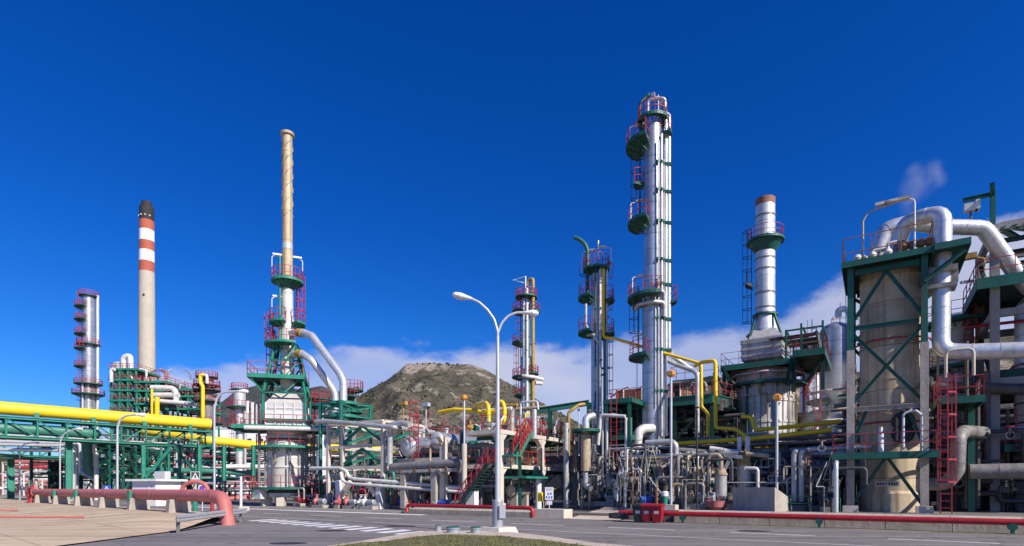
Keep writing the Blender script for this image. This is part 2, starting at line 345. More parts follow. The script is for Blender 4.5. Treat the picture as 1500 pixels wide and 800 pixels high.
# materials of the ground
def gmat(name, c1, c2, sc1, rough=.9, crack=None, bump=.25, joints=None, c3=None, tracks=None):
    m = bpy.data.materials.new(name); m.use_nodes = True; n = m.node_tree.nodes; l = m.node_tree.links; b = n['Principled BSDF']
    b.inputs['Roughness'].default_value = rough
    g = n.new('ShaderNodeNewGeometry'); co = g.outputs['Position']
    a = n.new('ShaderNodeTexNoise'); a.inputs['Scale'].default_value = sc1; a.inputs['Detail'].default_value = 8; a.inputs['Roughness'].default_value = .7; l.new(co, a.inputs['Vector'])
    r = n.new('ShaderNodeMapRange'); r.inputs[1].default_value = .32; r.inputs[2].default_value = .68; l.new(a.outputs[0], r.inputs[0])
    x = n.new('ShaderNodeMix'); x.data_type = 'RGBA'; x.inputs[6].default_value = (*c1, 1); x.inputs[7].default_value = (*c2, 1); l.new(r.outputs[0], x.inputs[0]); out = x.outputs[2]
    f = n.new('ShaderNodeTexNoise'); f.inputs['Scale'].default_value = 18; f.inputs['Detail'].default_value = 3; l.new(co, f.inputs['Vector'])
    y = n.new('ShaderNodeMix'); y.data_type = 'RGBA'; y.blend_type = 'OVERLAY'; y.inputs[0].default_value = .35; l.new(out, y.inputs[6]); l.new(f.outputs[0], y.inputs[7]); out = y.outputs[2]
    if tracks:
        mp = n.new('ShaderNodeMapping'); mp.inputs['Rotation'].default_value = (0, 0, TH); mp.inputs['Scale'].default_value = (.035, 1.1, 1); l.new(co, mp.inputs[0])
        t_ = n.new('ShaderNodeTexNoise'); t_.inputs['Scale'].default_value = 1.; t_.inputs['Detail'].default_value = 5; l.new(mp.outputs[0], t_.inputs['Vector'])
        q = n.new('ShaderNodeMapRange'); q.inputs[1].default_value = .35; q.inputs[2].default_value = .7; q.inputs[3].default_value = 1.12; q.inputs[4].default_value = .68; l.new(t_.outputs[0], q.inputs[0])
        st = n.new('ShaderNodeTexNoise'); st.inputs['Scale'].default_value = .9; st.inputs['Detail'].default_value = 2; l.new(co, st.inputs['Vector'])
        q2 = n.new('ShaderNodeMapRange'); q2.inputs[1].default_value = .62; q2.inputs[2].default_value = .74; q2.inputs[3].default_value = 1; q2.inputs[4].default_value = .62; l.new(st.outputs[0], q2.inputs[0])
        for qq in (q, q2):
            z = n.new('ShaderNodeMix'); z.data_type = 'RGBA'; z.blend_type = 'MULTIPLY'; z.inputs[0].default_value = 1; l.new(out, z.inputs[6]); l.new(qq.outputs[0], z.inputs[7]); out = z.outputs[2]
    if crack:
        v = n.new('ShaderNodeTexVoronoi'); v.feature = 'DISTANCE_TO_EDGE'; v.inputs['Scale'].default_value = crack
        d = n.new('ShaderNodeTexNoise'); d.inputs['Scale'].default_value = .8; d.inputs['Detail'].default_value = 5; l.new(co, d.inputs['Vector'])
        va = n.new('ShaderNodeVectorMath'); va.operation = 'MULTIPLY_ADD'; va.inputs[1].default_value = (3, 3, 3); l.new(d.outputs['Color'], va.inputs[0]); l.new(co, va.inputs[2]); l.new(va.outputs[0], v.inputs['Vector'])
        q = n.new('ShaderNodeMapRange'); q.inputs[1].default_value = 0; q.inputs[2].default_value = .012; q.inputs[3].default_value = .55; q.inputs[4].default_value = 1; l.new(v.outputs[0], q.inputs[0])
        z = n.new('ShaderNodeMix'); z.data_type = 'RGBA'; z.blend_type = 'MULTIPLY'; z.inputs[0].default_value = 1; l.new(out, z.inputs[6]); l.new(q.outputs[0], z.inputs[7]); out = z.outputs[2]
    if joints:
        mp = n.new('ShaderNodeMapping'); mp.inputs['Rotation'].default_value = (0, 0, joints[1]); l.new(co, mp.inputs[0])
        bt = n.new('ShaderNodeTexBrick'); bt.inputs['Scale'].default_value = 1; bt.inputs['Brick Width'].default_value = joints[0]; bt.inputs['Row Height'].default_value = joints[0]*.8
        bt.inputs['Mortar Size'].default_value = .03; bt.offset = 0; bt.inputs['Color1'].default_value = (1, 1, 1, 1); bt.inputs['Color2'].default_value = (.88, .88, .88, 1); bt.inputs['Mortar'].default_value = (.45, .45, .45, 1)
        l.new(mp.outputs[0], bt.inputs['Vector'])
        z = n.new('ShaderNodeMix'); z.data_type = 'RGBA'; z.blend_type = 'MULTIPLY'; z.inputs[0].default_value = .8; l.new(out, z.inputs[6]); l.new(bt.outputs[0], z.inputs[7]); out = z.outputs[2]
    l.new(out, b.inputs['Base Color'])
    bp = n.new('ShaderNodeBump'); bp.inputs['Strength'].default_value = bump; bp.inputs['Distance'].default_value = .02; l.new(f.outputs[0], bp.inputs['Height']); l.new(bp.outputs[0], b.inputs['Normal'])
    M[name] = m
gmat('asphalt', (.155, .14, .136), (.215, .196, .19), .22, .85, crack=.16, tracks=1)
gmat('dirt', (.22, .18, .13), (.32, .27, .2), .1)
gmat('plant_slab', (.12, .11, .10), (.20, .18, .16), .3, joints=(4., TH))
gmat('apron', (.50, .375, .25), (.60, .465, .32), .25, joints=(5., R(40)), tracks=1)
gmat('pavement', (.46, .38, .31), (.56, .47, .39), .6, joints=(1.6, TH))
gmat('grass_soil', (.075, .075, .025), (.15, .13, .05), .9)
sheet('ground', [(-6000, -400), (6000, -400), (6000, 9000), (-6000, 9000)], -.03, 'dirt')
A_ = W(-115, 0); B_ = W(60, 0)
sheet('road', [(-160, 2), (70, 2), (B_.x, B_.y), (A_.x, A_.y)], 0, 'asphalt')
# plant floors (raised on the right of the driveway)
mb = MB(); mb.fbox(U(905, .5), 70, 1.55, 75, -.02, .6); mb.obj('plant_floor', 'plant_slab', kind='structure', loc=(0, 0, 0))
mb = MB(); mb.fbox(U(592, .5), U(905, .5)-.02, 1.55, 75, -.02, .3); mb.obj('plant_floor', 'plant_slab', kind='structure', loc=(0, 0, 0))
mb = MB(); mb.fbox(-115, U(592, .5)-.02, .3, 75, -.02, .13); mb.obj('plant_floor', 'plant_slab', kind='structure', loc=(0, 0, 0))
# driveway ramp
u0, u1 = U(832, 0), U(905, 0)
mb = MB(); mb.add([W(u0, .02, .006), W(u1, .02, .006), W(u1, 6, .61), W(u0, 6, .61), W(u0, 40, .61), W(u1, 40, .61)], [(0, 1, 2, 3), (3, 2, 5, 4)]); mb.obj('driveway', 'pavement', kind='structure', loc=(0, 0, 0))
# bund walls with a sloping cope
def bund(u0, u1, h, v0, name='low_wall', lab='', n=1, vback=1.5):
    mb = MB(); k = max(1, int((u1-u0)/2.4)); x = u0
    for i in range(k):
        a = u0+(u1-u0)*i/k+.012; b = u0+(u1-u0)*(i+1)/k-.012
        mb.hexa([W(a, v0, -.01), W(b, v0, -.01), W(b, vback, -.01), W(a, vback, -.01), W(a, v0, h*.62), W(b, v0, h*.62), W(b, vback, h), W(a, vback, h)])
    return mb.obj(name, 'concrete', None, lab, 'wall')
bund(U(992, .3)-.2, 64, .66, .35, lab='long low concrete wall with a sloping top behind the red pipe at the right')
bund(U(598, .3), U(775, .3), .52, .35, lab='low concrete wall under the red pipe in front of the two storey platform')
mb = MB(); mb.fbox(U(783, .5), U(828, .5), .3, 1.5, -.01, .55); mb.obj('low_wall', 'concrete_pale', None, 'short pale concrete wall below the white notice board', 'wall')
# kerb of the left part
mb = MB(); mb.fbox(-100, U(592, .2)-.03, .0, .28, -.02, .15); mb.obj('kerb', 'concrete_pale', kind='structure', loc=(0, 0, 0))
# markings
mb = MB()
def strip(p, q, wd, z):
    p = Vector(p); q = Vector(q); t = (q-p).normalized(); n_ = Vector((-t.y, t.x, 0))*wd/2
    mb.add([(p+n_).to_tuple()[:2]+(z,), (p-n_).to_tuple()[:2]+(z,), (q-n_).to_tuple()[:2]+(z,), (q+n_).to_tuple()[:2]+(z,)], [(0, 1, 2, 3)])
u = -46
while u < 40:
    strip(W(u, -5.6), W(u+3.2, -5.6), .16, .004); u += 5.6
strip(W(-70, -9.0), W(40, -9.0), .09, .004)
strip(W(-52, -1.1), W(-17, -1.1), .8, .004)
mb.obj('lane_lines', 'paint_white', kind='structure', loc=(0, 0, 0))
mb = MB(); strip(W(U(985, -.3), -.3), W(40, -.3), .13, .004); strip(W(-78, -1.1), W(-72, -1.1), .9, .004); mb.obj('kerb_line', 'paint_yellow', kind='structure', loc=(0, 0, 0))
mb = MB()
def gp(px, py):
    Y = F*EYE/(py-HOR); return Vector((kk(px)*Y, Y, 0))
# zebra: stripes between the near and the far edge of the crossing
e0a, e1a = gp(362, 763), gp(604, 785)
e0b, e1b = gp(402, 760.5), gp(645, 780.5)
K = 12
for i in range(K):
    t0 = (i+.0)/K; t1 = (i+.52)/K
    mb.add([tuple(e0a.lerp(e1a, t0))[:2]+(.005,), tuple(e0a.lerp(e1a, t1))[:2]+(.005,), tuple(e0b.lerp(e1b, t1))[:2]+(.005,), tuple(e0b.lerp(e1b, t0))[:2]+(.005,)], [(0, 1, 2, 3)])
mb.obj('zebra_crossing', 'paint_white', kind='structure', loc=(0, 0, 0))
# dark patches and a patched trench
mb = MB()
for (px, py, w_, h_) in [(486, 777.5, .8, .5), (585, 771, .9, .5), (422, 796, .7, .4), (1104, 778, .8, .5)]:
    p = gp(px, py); n_ = 9
    mb.add([(p.x+w_*math.cos(6.283*i/n_)*(.8+.3*random.random()), p.y+h_*math.sin(6.283*i/n_), .004) for i in range(n_)], [tuple(range(n_))])
mb.obj('tar_patches', 'black', kind='structure', loc=(0, 0, 0))
# traffic island with kerb, pavement and grass
a = gp(640, 781.5); 
kp = [a, gp(735, 782.5), gp(800, 790), gp(872, 801), Vector((7.5, 13.5, 0)), Vector((12, 8, 0)), Vector((14, 3, 0))]
lp = [gp(600, 785.5), gp(540, 796), gp(505, 802), Vector((-6.6, 15, 0)), Vector((-7.2, 9, 0)), Vector((-7.5, 3, 0))]
ring = lp[::-1]+kp
mb = MB(); n_ = len(ring)
mb.add([tuple(p)[:2]+(-.01,) for p in ring]+[tuple(p)[:2]+(.13,) for p in ring], [(i, i+n_, (i+1)+n_, i+1) for i in range(n_-1)]+[tuple(range(n_, 2*n_))]); mb.obj('pavement', 'pavement', kind='structure', loc=(0, 0, 0))
gr = [Vector((-7.2, 3, 0)), Vector((-6.9, 9, 0)), Vector((-6.3, 15, 0)), gp(520, 801)+Vector((.2, 0, 0)), gp(566, 798.5), gp(610, 791.5), gp(650, 788), gp(735, 790.5), gp(800, 797.5), Vector((3.0, 16.0, 0)), Vector((6.0, 11.5, 0)), Vector((9, 6, 0)), Vector((10, 3, 0))]
sheet('verge_soil', gr, .137, 'grass_soil')
def inside(p, poly):
    c = False; j = len(poly)-1
    for i in range(len(poly)):
        if (poly[i].y > p[1]) != (poly[j].y > p[1]) and p[0] < (poly[j].x-poly[i].x)*(p[1]-poly[i].y)/(poly[j].y-poly[i].y)+poly[i].x: c = not c
        j = i
    return c
from mathutils import noise as _nz
def noise_(x, y): return _nz.noise(Vector((x*1.3, y*.7, 2)))
mb = MB(); cnt = 0
while cnt < 26000:
    x = random.uniform(-7, 9); y = random.uniform(11, 23.2)
    if not inside((x, y), gr): continue
    cnt += 1
    if noise_(x, y) < -.12 and random.random() < .8: continue
    h = random.uniform(.015, .06) if random.random() < .95 else random.uniform(.06, .15); a = random.uniform(0, 6.28); dx = math.cos(a)*.012; dy = math.sin(a)*.012; lx = random.uniform(-.04, .04); ly = random.uniform(-.04, .04)
    mb.add([(x-dx, y-dy, .135), (x+dx, y+dy, .135), (x+lx, y+ly, .135+h)], [(0, 1, 2)])
mat('grass_blade', (.15, .145, .05), .7, 0, .5, 1.2)
mb.obj('grass', 'grass_blade', kind='stuff', loc=(0, 0, 0))
# concrete apron bank under the salmon pipe
Pp0 = Vector((-14.9, 29.0, 0)); pd = Vector((-.772, .636, 0)); pn = Vector((-.636, -.772, 0))
bm = bmesh.new(); NS, NT = 60, 40
def apz(t, s_): 
    t = abs(t) if t > 0 else abs(t)*1.6
    return .05+.42*max(0, min(1, (5.6-t)/3.4))**1.2*min(1, max(0, (s_+2.5)/5))
grid = [[bm.verts.new(tuple(Pp0+pd*(-14+s_*1.4)+pn*(-3+t*.9))[:2]+(apz(-3+t*.9, -14+s_*1.4),)) for t in range(NT+1)] for s_ in range(NS+1)]
for i in range(NS):
    for j in range(NT): bm.faces.new((grid[i][j], grid[i][j+1], grid[i+1][j+1], grid[i+1][j]))
def cut(p, q):
    p = Vector((*p, 0)); q = Vector((*q, 0)); t = q-p; nn = Vector((t.y, -t.x, 0))
    bmesh.ops.bisect_plane(bm, geom=bm.verts[:]+bm.edges[:]+bm.faces[:], plane_co=p, plane_no=nn, clear_outer=True)
cut((-14.6, 12), (-14.6, 24)); cut((-14.6, 24), (-17.2, 36)); cut((-17.5, 35), (-60, 70))
bmesh.ops.recalc_face_normals(bm, faces=bm.faces[:])
if sum(f.normal.z for f in bm.faces) < 0: bmesh.ops.reverse_faces(bm, faces=bm.faces[:])
me = bpy.data.meshes.new('apron'); bm.to_mesh(me); bm.free(); me.materials.append(M['apron'])
for p in me.polygons: p.use_smooth = True
o = bpy.data.objects.new('apron', me); C.objects.link(o); o['kind'] = 'structure'
# ------------------------------------------------------------------ hills
from mathutils import noise
def hmat(name, base, rock, scrub, s1, thr):
    m = bpy.data.materials.new(name); m.use_nodes = True; n = m.node_tree.nodes; l = m.node_tree.links; b = n['Principled BSDF']; b.inputs['Roughness'].default_value = .95; b.inputs['Specular IOR Level'].default_value = .1
    g = n.new('ShaderNodeNewGeometry'); co = g.outputs['Position']
    def nz(s, d=8, r=.65):
        a = n.new('ShaderNodeTexNoise'); a.inputs['Scale'].default_value = s; a.inputs['Detail'].default_value = d; a.inputs['Roughness'].default_value = r; l.new(co, a.inputs['Vector']); return a.outputs[0]
    def mix(f, a, c):
        x = n.new('ShaderNodeMix'); x.data_type = 'RGBA'; l.new(f, x.inputs[0])
        for i, q in ((6, a), (7, c)):
            if isinstance(q, tuple): x.inputs[i].default_value = (*q, 1)
            else: l.new(q, x.inputs[i])
        return x.outputs[2]
    def rng(v, a, c, o=1.):
        r = n.new('ShaderNodeMapRange'); r.inputs[1].default_value = a; r.inputs[2].default_value = c; r.inputs[4].default_value = o; l.new(v, r.inputs[0]); return r.outputs[0]
    c = mix(rng(nz(s1*2.2), .42, .6), base, scrub)
    c = mix(rng(nz(s1*1.1, 10, .72), thr, thr+.07, .9), c, rock)
    c = mix(rng(nz(s1*14, 4, .8), .5, .62, .75), c, tuple(q*.45 for q in scrub))
    l.new(c, b.inputs['Base Color'])
    bp = n.new('ShaderNodeBump'); bp.inputs['Strength'].default_value = .8; bp.inputs['Distance'].default_value = 4; l.new(nz(s1*6), bp.inputs['Height']); l.new(bp.outputs[0], b.inputs['Normal'])
    M[name] = m
hmat('hill', (.12, .103, .08), (.33, .275, .225), (.052, .052, .036), .012, .53)
hmat('hill_far', (.085, .085, .085), (.16, .145, .14), (.045, .052, .055), .006, .6)
hmat('hill_near', (.13, .115, .05), (.26, .21, .13), (.05, .06, .02), .03, .6)
HS = []
def hill(name, Yc, prof, yf, yb, m, nx=150, ny=60, rough=10, seed=0, fs=.012):
    xs = [kk(p[0])*Yc for p in prof]; hs = [max(0, EYE+(HOR-p[1])*Yc/F) for p in prof]
    bm = bmesh.new()
    def H(x):
        for i in range(len(xs)-1):
            if xs[i] <= x <= xs[i+1]:
                t = (x-xs[i])/(xs[i+1]-xs[i]); return hs[i]*(1-t)+hs[i+1]*t
        return 0
    def hz(x, y):
        h = H(x); 
        if y < Yc: t = (y-yf)/(Yc-yf); e = t**.85*(1-.18*math.sin(math.pi*t))
        else: t = (yb-y)/(yb-Yc); e = max(0, t)**.8
        e = max(0, e)
        v = noise.fractal(Vector((x*fs, y*fs*.6, seed)), 1., 2.1, 5)
        rg = abs(noise.noise(Vector((x*fs*1.3, y*fs*.35, seed+9))))
        return h*e + (v*rough*.55 - rg*rough*1.1*(1-abs(2*t-1)*.6) )*min(1, h*e/40)*min(1, .12+abs(y-Yc)/160)
    g = []
    for i in range(nx+1):
        x = xs[0]+(xs[-1]-xs[0])*i/nx; row = []
        for j in range(ny+1):
            y = yf+(yb-yf)*j/ny; row.append(bm.verts.new((x, y, hz(x, y)-1)))
        g.append(row)
    for i in range(nx):
        for j in range(ny): bm.faces.new((g[i][j], g[i+1][j], g[i+1][j+1], g[i][j+1]))
    me = bpy.data.meshes.new(name); bm.to_mesh(me); bm.free(); me.materials.append(M[m])
    for p in me.polygons: p.use_smooth = True
    o = bpy.data.objects.new(name, me); C.objects.link(o); o['kind'] = 'structure'
    return hz, xs
hz, hx = hill('mesa_hill', 900, [(440, 715), (470, 640), (505, 598), (520, 582), (545, 566), (565, 556), (582, 543), (596, 531), (625, 529.5), (660, 531), (690, 533), (712, 541), (740, 557), (765, 568), (800, 592), (860, 625), (950, 690), (990, 715)], 420, 1300, 'hill', 260, 150, 26, 1, .018)
hill('far_hill', 1700, [(180, 715), (260, 660), (310, 608), (345, 572), (380, 563), (405, 566), (440, 570), (470, 564), (500, 574), (530, 582), (600, 610), (700, 650), (800, 715)], 1000, 2400, 'hill_far', 130, 40, 30, 4, .006)
hill('right_hill', 700, [(820, 715), (900, 660), (960, 590), (1000, 562), (1040, 548), (1075, 552), (1120, 565), (1180, 560), (1240, 548), (1320, 520), (1400, 498), (1440, 488), (1500, 484), (1600, 490), (1800, 560), (2000, 715)], 330, 1100, 'hill', 160, 60, 12, 7, .016)
hill('grassy_hill', 300, [(-500, 715), (-300, 660), (-80, 655), (40, 662), (130, 672), (220, 690), (330, 715)], 190, 460, 'hill_near', 90, 30, 4, 11, .03)
mb = MB(); rs = random.Random(5); cnt = 0
oct_f = [(0, 2, 4), (2, 1, 4), (1, 3, 4), (3, 0, 4), (2, 0, 5), (1, 2, 5), (3, 1, 5), (0, 3, 5)]
while cnt < 5200:
    x = rs.uniform(hx[0], hx[-1]); y = 430+(rs.random()**1.4)*470
    if noise.noise(Vector((x*.02, y*.012, 3))) < rs.uniform(-.5, .35): continue
    z = hz(x, y)-1
    if z < 15: continue
    r = .35+2.1*rs.random()**2.2; cnt += 1
    q = lambda: rs.uniform(.7, 1.3)
    mb.add([(x-r*q(), y, z+r*.4), (x+r*q(), y, z+r*.3), (x, y-r*q(), z+r*.4), (x, y+r, z), (x, y, z+r*1.3*q()), (x, y, z-r)], oct_f)
mat('scrub', (.06, .065, .03), .9, 0, .5, .05)
mb.obj('scrub', 'scrub', kind='stuff', loc=(0, 0, 0))
# ------------------------------------------------------------------ generic plant pieces
def column(name, label, cat, c, z0, prof, m, plats=(), ladders=(), risers=(), lamps=(), group=None, railm='red', deckm='green', n=28, rr=.035, shell='shell'):
    c = Vector((c[0], c[1], 0)); b = c+Vector((0, 0, z0)); t = thing(name, label, cat, b, group)
    MB().lathe(c, prof, n).obj(shell, m, t); rot = vrot(c)
    def rad(z):
        for i in range(len(prof)-1):
            if prof[i][1] <= z <= prof[i+1][1]:
                q = (z-prof[i][1])/max(1e-6, prof[i+1][1]-prof[i][1]); return prof[i][0]*(1-q)+prof[i+1][0]*q
        return prof[-2][0]
    def pol(r, a, z): return c+Vector((r*math.cos(R(a+rot)), r*math.sin(R(a+rot)), z))
    for (z, a0, a1, wd) in plats:
        r = rad(z); p = c+Vector((0, 0, z))
        d = MB().deck(p, r+.03, r+wd, a0+rot, a1+rot, .09, .2).obj('platform', deckm, t)
        x = MB().railarc(p, r+wd-.03, a0+rot, a1+rot, 1.1, rr)
        if a1-a0 < 350:
            for a in (a0, a1): x.rail([pol(r+.1, a, z), pol(r+wd-.03, a, z)], 1.1, 9, rr)
        x.obj('railing', railm, d)
    for (a, za, zb, m2) in ladders:
        r = rad((za+zb)/2); p = pol(r+.25, a, 0); out = pol(1, a, 0)-c
        l = MB().ladder(p, za, zb, out).obj('ladder', m2, t)
        MB().cage(p, za+2, zb+.8, out).obj('safety_cage', m2, l)
    for (a, dist, rp, za, zb, m2) in risers:
        r = dist
        q = MB().tube([pol(r, a, za), pol(r, a, zb)], rp, 10, 0).obj('riser_pipe', m2, t)
        k = MB(); z = za+2
        while z < zb-.5:
            k.beam(pol(r-.0, a, z)-(pol(1, a, 0)-c)*.5, pol(r+rp+.08, a, z), .12, .16); z += 4.3
        if k.v: k.obj('bracket', deckm, q, kind='stuff')
    for (a, rd, z, h) in lamps:
        p = pol(rd, a, z); e = pol(rd-.55, a, z+h)
        l = MB().tube([p, p+Vector((0, 0, h-.1)), e], .045, 6, .12).obj('lamp_arm', 'sign_grey', t)
        MB().box(e-(pol(.25, a, 0)-c), .7, .22, .13, R(a+rot)).obj('lamp_head', 'paint_white', l)
    return t, pol
def rings(c, r, zs, h, name, m, parent, p=.05, n=32, axis=None):
    for z in zs: MB().lathe(c, [(r-.01, z-h), (r+p, z-h), (r+p, z+h), (r-.01, z+h)], n, axis).obj(name, m, parent)
z3 = Vector((0, 0, 1))
def rack(label, P0, P1, width, levels, nb, r_, post='green', npipe=7, dens=1., zt_=None, plab='', grp='', brace=True, cols=('pipe_dull', 'pipe_metal', 'green_pipe', 'pipe_dark', 'pipe_white', 'pipe_rust'), w_=.3, g=.1, dk=False):
    d = P1-P0; d.z = 0; L_ = d.length; d.normalize(); n_ = Vector((d.y, -d.x, 0)); t = thing('pipe_rack', label, 'pipe rack', Vector((P0.x, P0.y, g)))
    for i in range(nb+1):
        p = P0+d*L_*i/nb; p.z = 0
        for s in (0, 1): MB().ib(p-n_*width*s+z3*g, p-n_*width*s+z3*levels[-1], w_, w_, d).obj('post', post, t)
        for z in levels: MB().ib(p+z3*(z-.15), p-n_*width+z3*(z-.15), w_*.8).obj('cross_beam', post, t)
    p = P0.copy(); p.z = 0
    if dk:  # solid top deck with rail, added to shade the pipes below
        z = levels[-1]+.75; q = [p+d*L_*.02, p+d*L_*.98, p+d*L_*.98-n_*width, p+d*L_*.02-n_*width]; MB().hexa([x+z3*z for x in q]+[x+z3*(z+.1) for x in q]).obj('shade_deck', 'green_dark', t); x = MB(); x.rail([q[0]+z3*(z+.1), q[1]+z3*(z+.1)], 1.1, 1.4, .04); x.obj('railing', 'red', t)
    for z in levels:
        for s in (0, 1): MB().ib(p-n_*width*s+z3*(z-.6), p+d*L_-n_*width*s+z3*(z-.6), w_*.7).obj('long_beam', post, t)
    if brace:
        for i in range(nb):
            a = p+d*L_*i/nb; b = p+d*L_*(i+1)/nb; m_ = (a+b)/2; zl = [g]+list(levels)
            for q in range(len(levels)):
                if (i+q) % 2 == 0 or brace == 2:
                    MB().ib(a+z3*(zl[q]+.1), m_+z3*(zl[q+1]-.7), w_*.6).obj('brace', post, t); MB().ib(b+z3*(zl[q]+.1), m_+z3*(zl[q+1]-.7), w_*.6).obj('brace', post, t)
    for z in levels:
        for j in range(npipe):
            if random.random() > dens: continue
            r = random.choice((.06, .08, .1, .14, .18, .24))*r_
            o_ = -n_*(width*(j+.5)/npipe); a = random.uniform(-.05, .15)*L_ ; b = L_*random.uniform(.88, 1.05)
            pts = [p+o_+d*a+z3*(z+r), p+o_+d*b+z3*(z+r)]
            if random.random() < .35:
                x = random.uniform(.3, .7)*L_; h = random.uniform(.5, 1.1); pts = [pts[0], p+o_+d*x+z3*(z+r), p+o_+d*x+z3*(z+r+h), p+o_+d*(x+1.6)+z3*(z+r+h), p+o_+d*(x+1.6)+z3*(z+r), pts[1]]
            tag(MB().tube(pts, r, 8, r*3).obj('rack_pipe', random.choice(cols)), plab, 'pipe', grp)
    return t
def steel(t, u0, u1, v0, v1, zs, nu=1, nv=1, z0=.1, m='green', w=.28, brace=(), postm=None, sides='fblr', mids=True):
    """frame: posts at the grid corners, beams at every level; each member a part"""
    us = [u0+(u1-u0)*i/nu for i in range(nu+1)]; vs = [v0+(v1-v0)*i/nv for i in range(nv+1)]
    for i, u in enumerate(us):
        for j, v in enumerate(vs):
            MB().ib(W(u, v, z0), W(u, v, zs[-1]), w, w).obj('post', postm or m, t)
    for z in zs:
        for v in vs:
            if mids or v in (v0, v1): MB().ib(W(u0, v-w*.0, z-.13), W(u1, v, z-.13), w*.7, w*.9).obj('beam', m, t)
        for u in us: MB().ib(W(u, v0, z-.13), W(u, v1, z-.13), w*.7, w*.9).obj('beam', m, t)
    zz = [z0]+list(zs)
    for (side, k) in brace:
        a, b = zz[k]+.15, zz[k+1]-.3
        if side in 'fb':
            v = v0-.02 if side == 'f' else v1+.02
            for i in range(nu):
                MB().ib(W(us[i], v, a), W(us[i+1], v, b), w*.6).obj('brace', m, t); MB().ib(W(us[i], v-.03, b), W(us[i+1], v-.03, a), w*.6).obj('brace', m, t)
        else:
            u = u0-.02 if side == 'l' else u1+.02
            for i in range(nv):
                MB().ib(W(u, vs[i], a), W(u, vs[i+1], b), w*.6).obj('brace', m, t); MB().ib(W(u-.03, vs[i], b), W(u-.03, vs[i+1], a), w*.6).obj('brace', m, t)
def fdeck(t, u0, u1, v0, v1, z, m='green_dark', edge='green', th=.08, sk=.28, rail='fblr', rm='red', rr=.03, step=1.5, h=1.1, Wf=None):
    Wf = Wf or W
    def fb(k, a, b, c_, d_, e_, f_): return k.hexa([Wf(a, c_, e_), Wf(b, c_, e_), Wf(b, d_, e_), Wf(a, d_, e_), Wf(a, c_, f_), Wf(b, c_, f_), Wf(b, d_, f_), Wf(a, d_, f_)])
    d = fb(MB(), u0, u1, v0, v1, z-th, z).obj('deck', m, t)
    e = MB()
    fb(e, u0-.05, u1+.05, v0-.06, v0, z-sk, z+.1); fb(e, u0-.05, u1+.05, v1, v1+.06, z-sk, z+.1)
    fb(e, u0-.06, u0, v0-.002, v1+.002, z-sk-.003, z+.103); fb(e, u1, u1+.06, v0-.002, v1+.002, z-sk-.003, z+.103); e.obj('deck_edge', edge, t)
    x = MB()
    A = dict(f=(Wf(u0, v0, z), Wf(u1, v0, z)), b=(Wf(u0, v1, z), Wf(u1, v1, z)), l=(Wf(u0, v0, z), Wf(u0, v1, z)), r=(Wf(u1, v0, z), Wf(u1, v1, z)))
    for s in rail: x.rail(list(A[s]), h, step, rr)
    if x.v: x.obj('railing', rm, t)
    return d
def drum(name, label, c, ax, r, l, m, cat='vessel', group=None, saddles=True, zg=.6, head='pipe_metal', noz=True):
    """horizontal cylinder with dished heads, saddles and nozzles; c = middle"""
    c = Vector(c); ax = Vector(ax).normalized(); t = thing(name, label, cat, Vector((c.x, c.y, zg)), group)
    p0 = c-ax*l/2
    MB().lathe(p0, [(r, 0), (r, l)], 26, ax).obj('shell', m, t)
    hd = [(r*math.sin(math.pi/2*i/5), -r*.45*math.cos(math.pi/2*i/5)) for i in range(6)]
    MB().lathe(p0, hd, 26, ax).obj('head', head, t); MB().lathe(c+ax*l/2, hd, 26, -ax).obj('head', head, t)
    rings(p0, r, [l*q for q in (.02, .33, .66, .98)], .04, 'seam_band', m, t, r*.03, 26, ax)
    if saddles:
        ang = math.atan2(ax.y, ax.x)
        for q in (-.3, .3):
            p = c+ax*l*q; MB().box((p.x, p.y, (zg+c.z-r*.55)/2), .3, r*1.4, c.z-r*.55-zg, ang).obj('saddle', 'concrete', t)
    if noz:
        for q in (-.32, .05, .3):
            p = c+ax*l*q; k = MB().tube([p+Vector((0, 0, r*.9)), p+Vector((0, 0, r+.35))], r*.16+.04, 10, 0).tube([p+Vector((0, 0, r+.3)), p+Vector((0, 0, r+.38))], r*.26+.06, 12, 0); k.obj('nozzle', head, t)
    return t
def valve(c, r, label, group, m='pipe_dark', wm='red', ax=None):
    c = Vector(c); ax = Vector(ax).normalized() if ax else Dv; t = thing('gate_valve', label, 'valve', c-Vector((0, 0, r)), group)
    MB().lathe(c-ax*r*1.8, [(r*1.7, 0), (r*1.7, .1*r+.05), (r, .1*r+.06), (r*1.25, r*1.8), (r, r*3.4), (r*1.7, r*3.45), (r*1.7, r*3.7), (0, r*3.7)], 12, ax).tube([c, c+Vector((0, 0, r*3.2))], r*.45, 8, 0).obj('body', m, t)
    k = MB(); p = c+Vector((0, 0, r*3.4)); pts = [p+Vector((r*1.7*math.cos(a*math.pi/6), r*1.7*math.sin(a*math.pi/6), 0)) for a in range(13)]
    k.tube(pts, r*.2, 6, 0); k.tube([pts[0], pts[6]], r*.13, 5, 0); k.tube([pts[3], pts[9]], r*.13, 5, 0); k.obj('handwheel', wm, t)
    return t
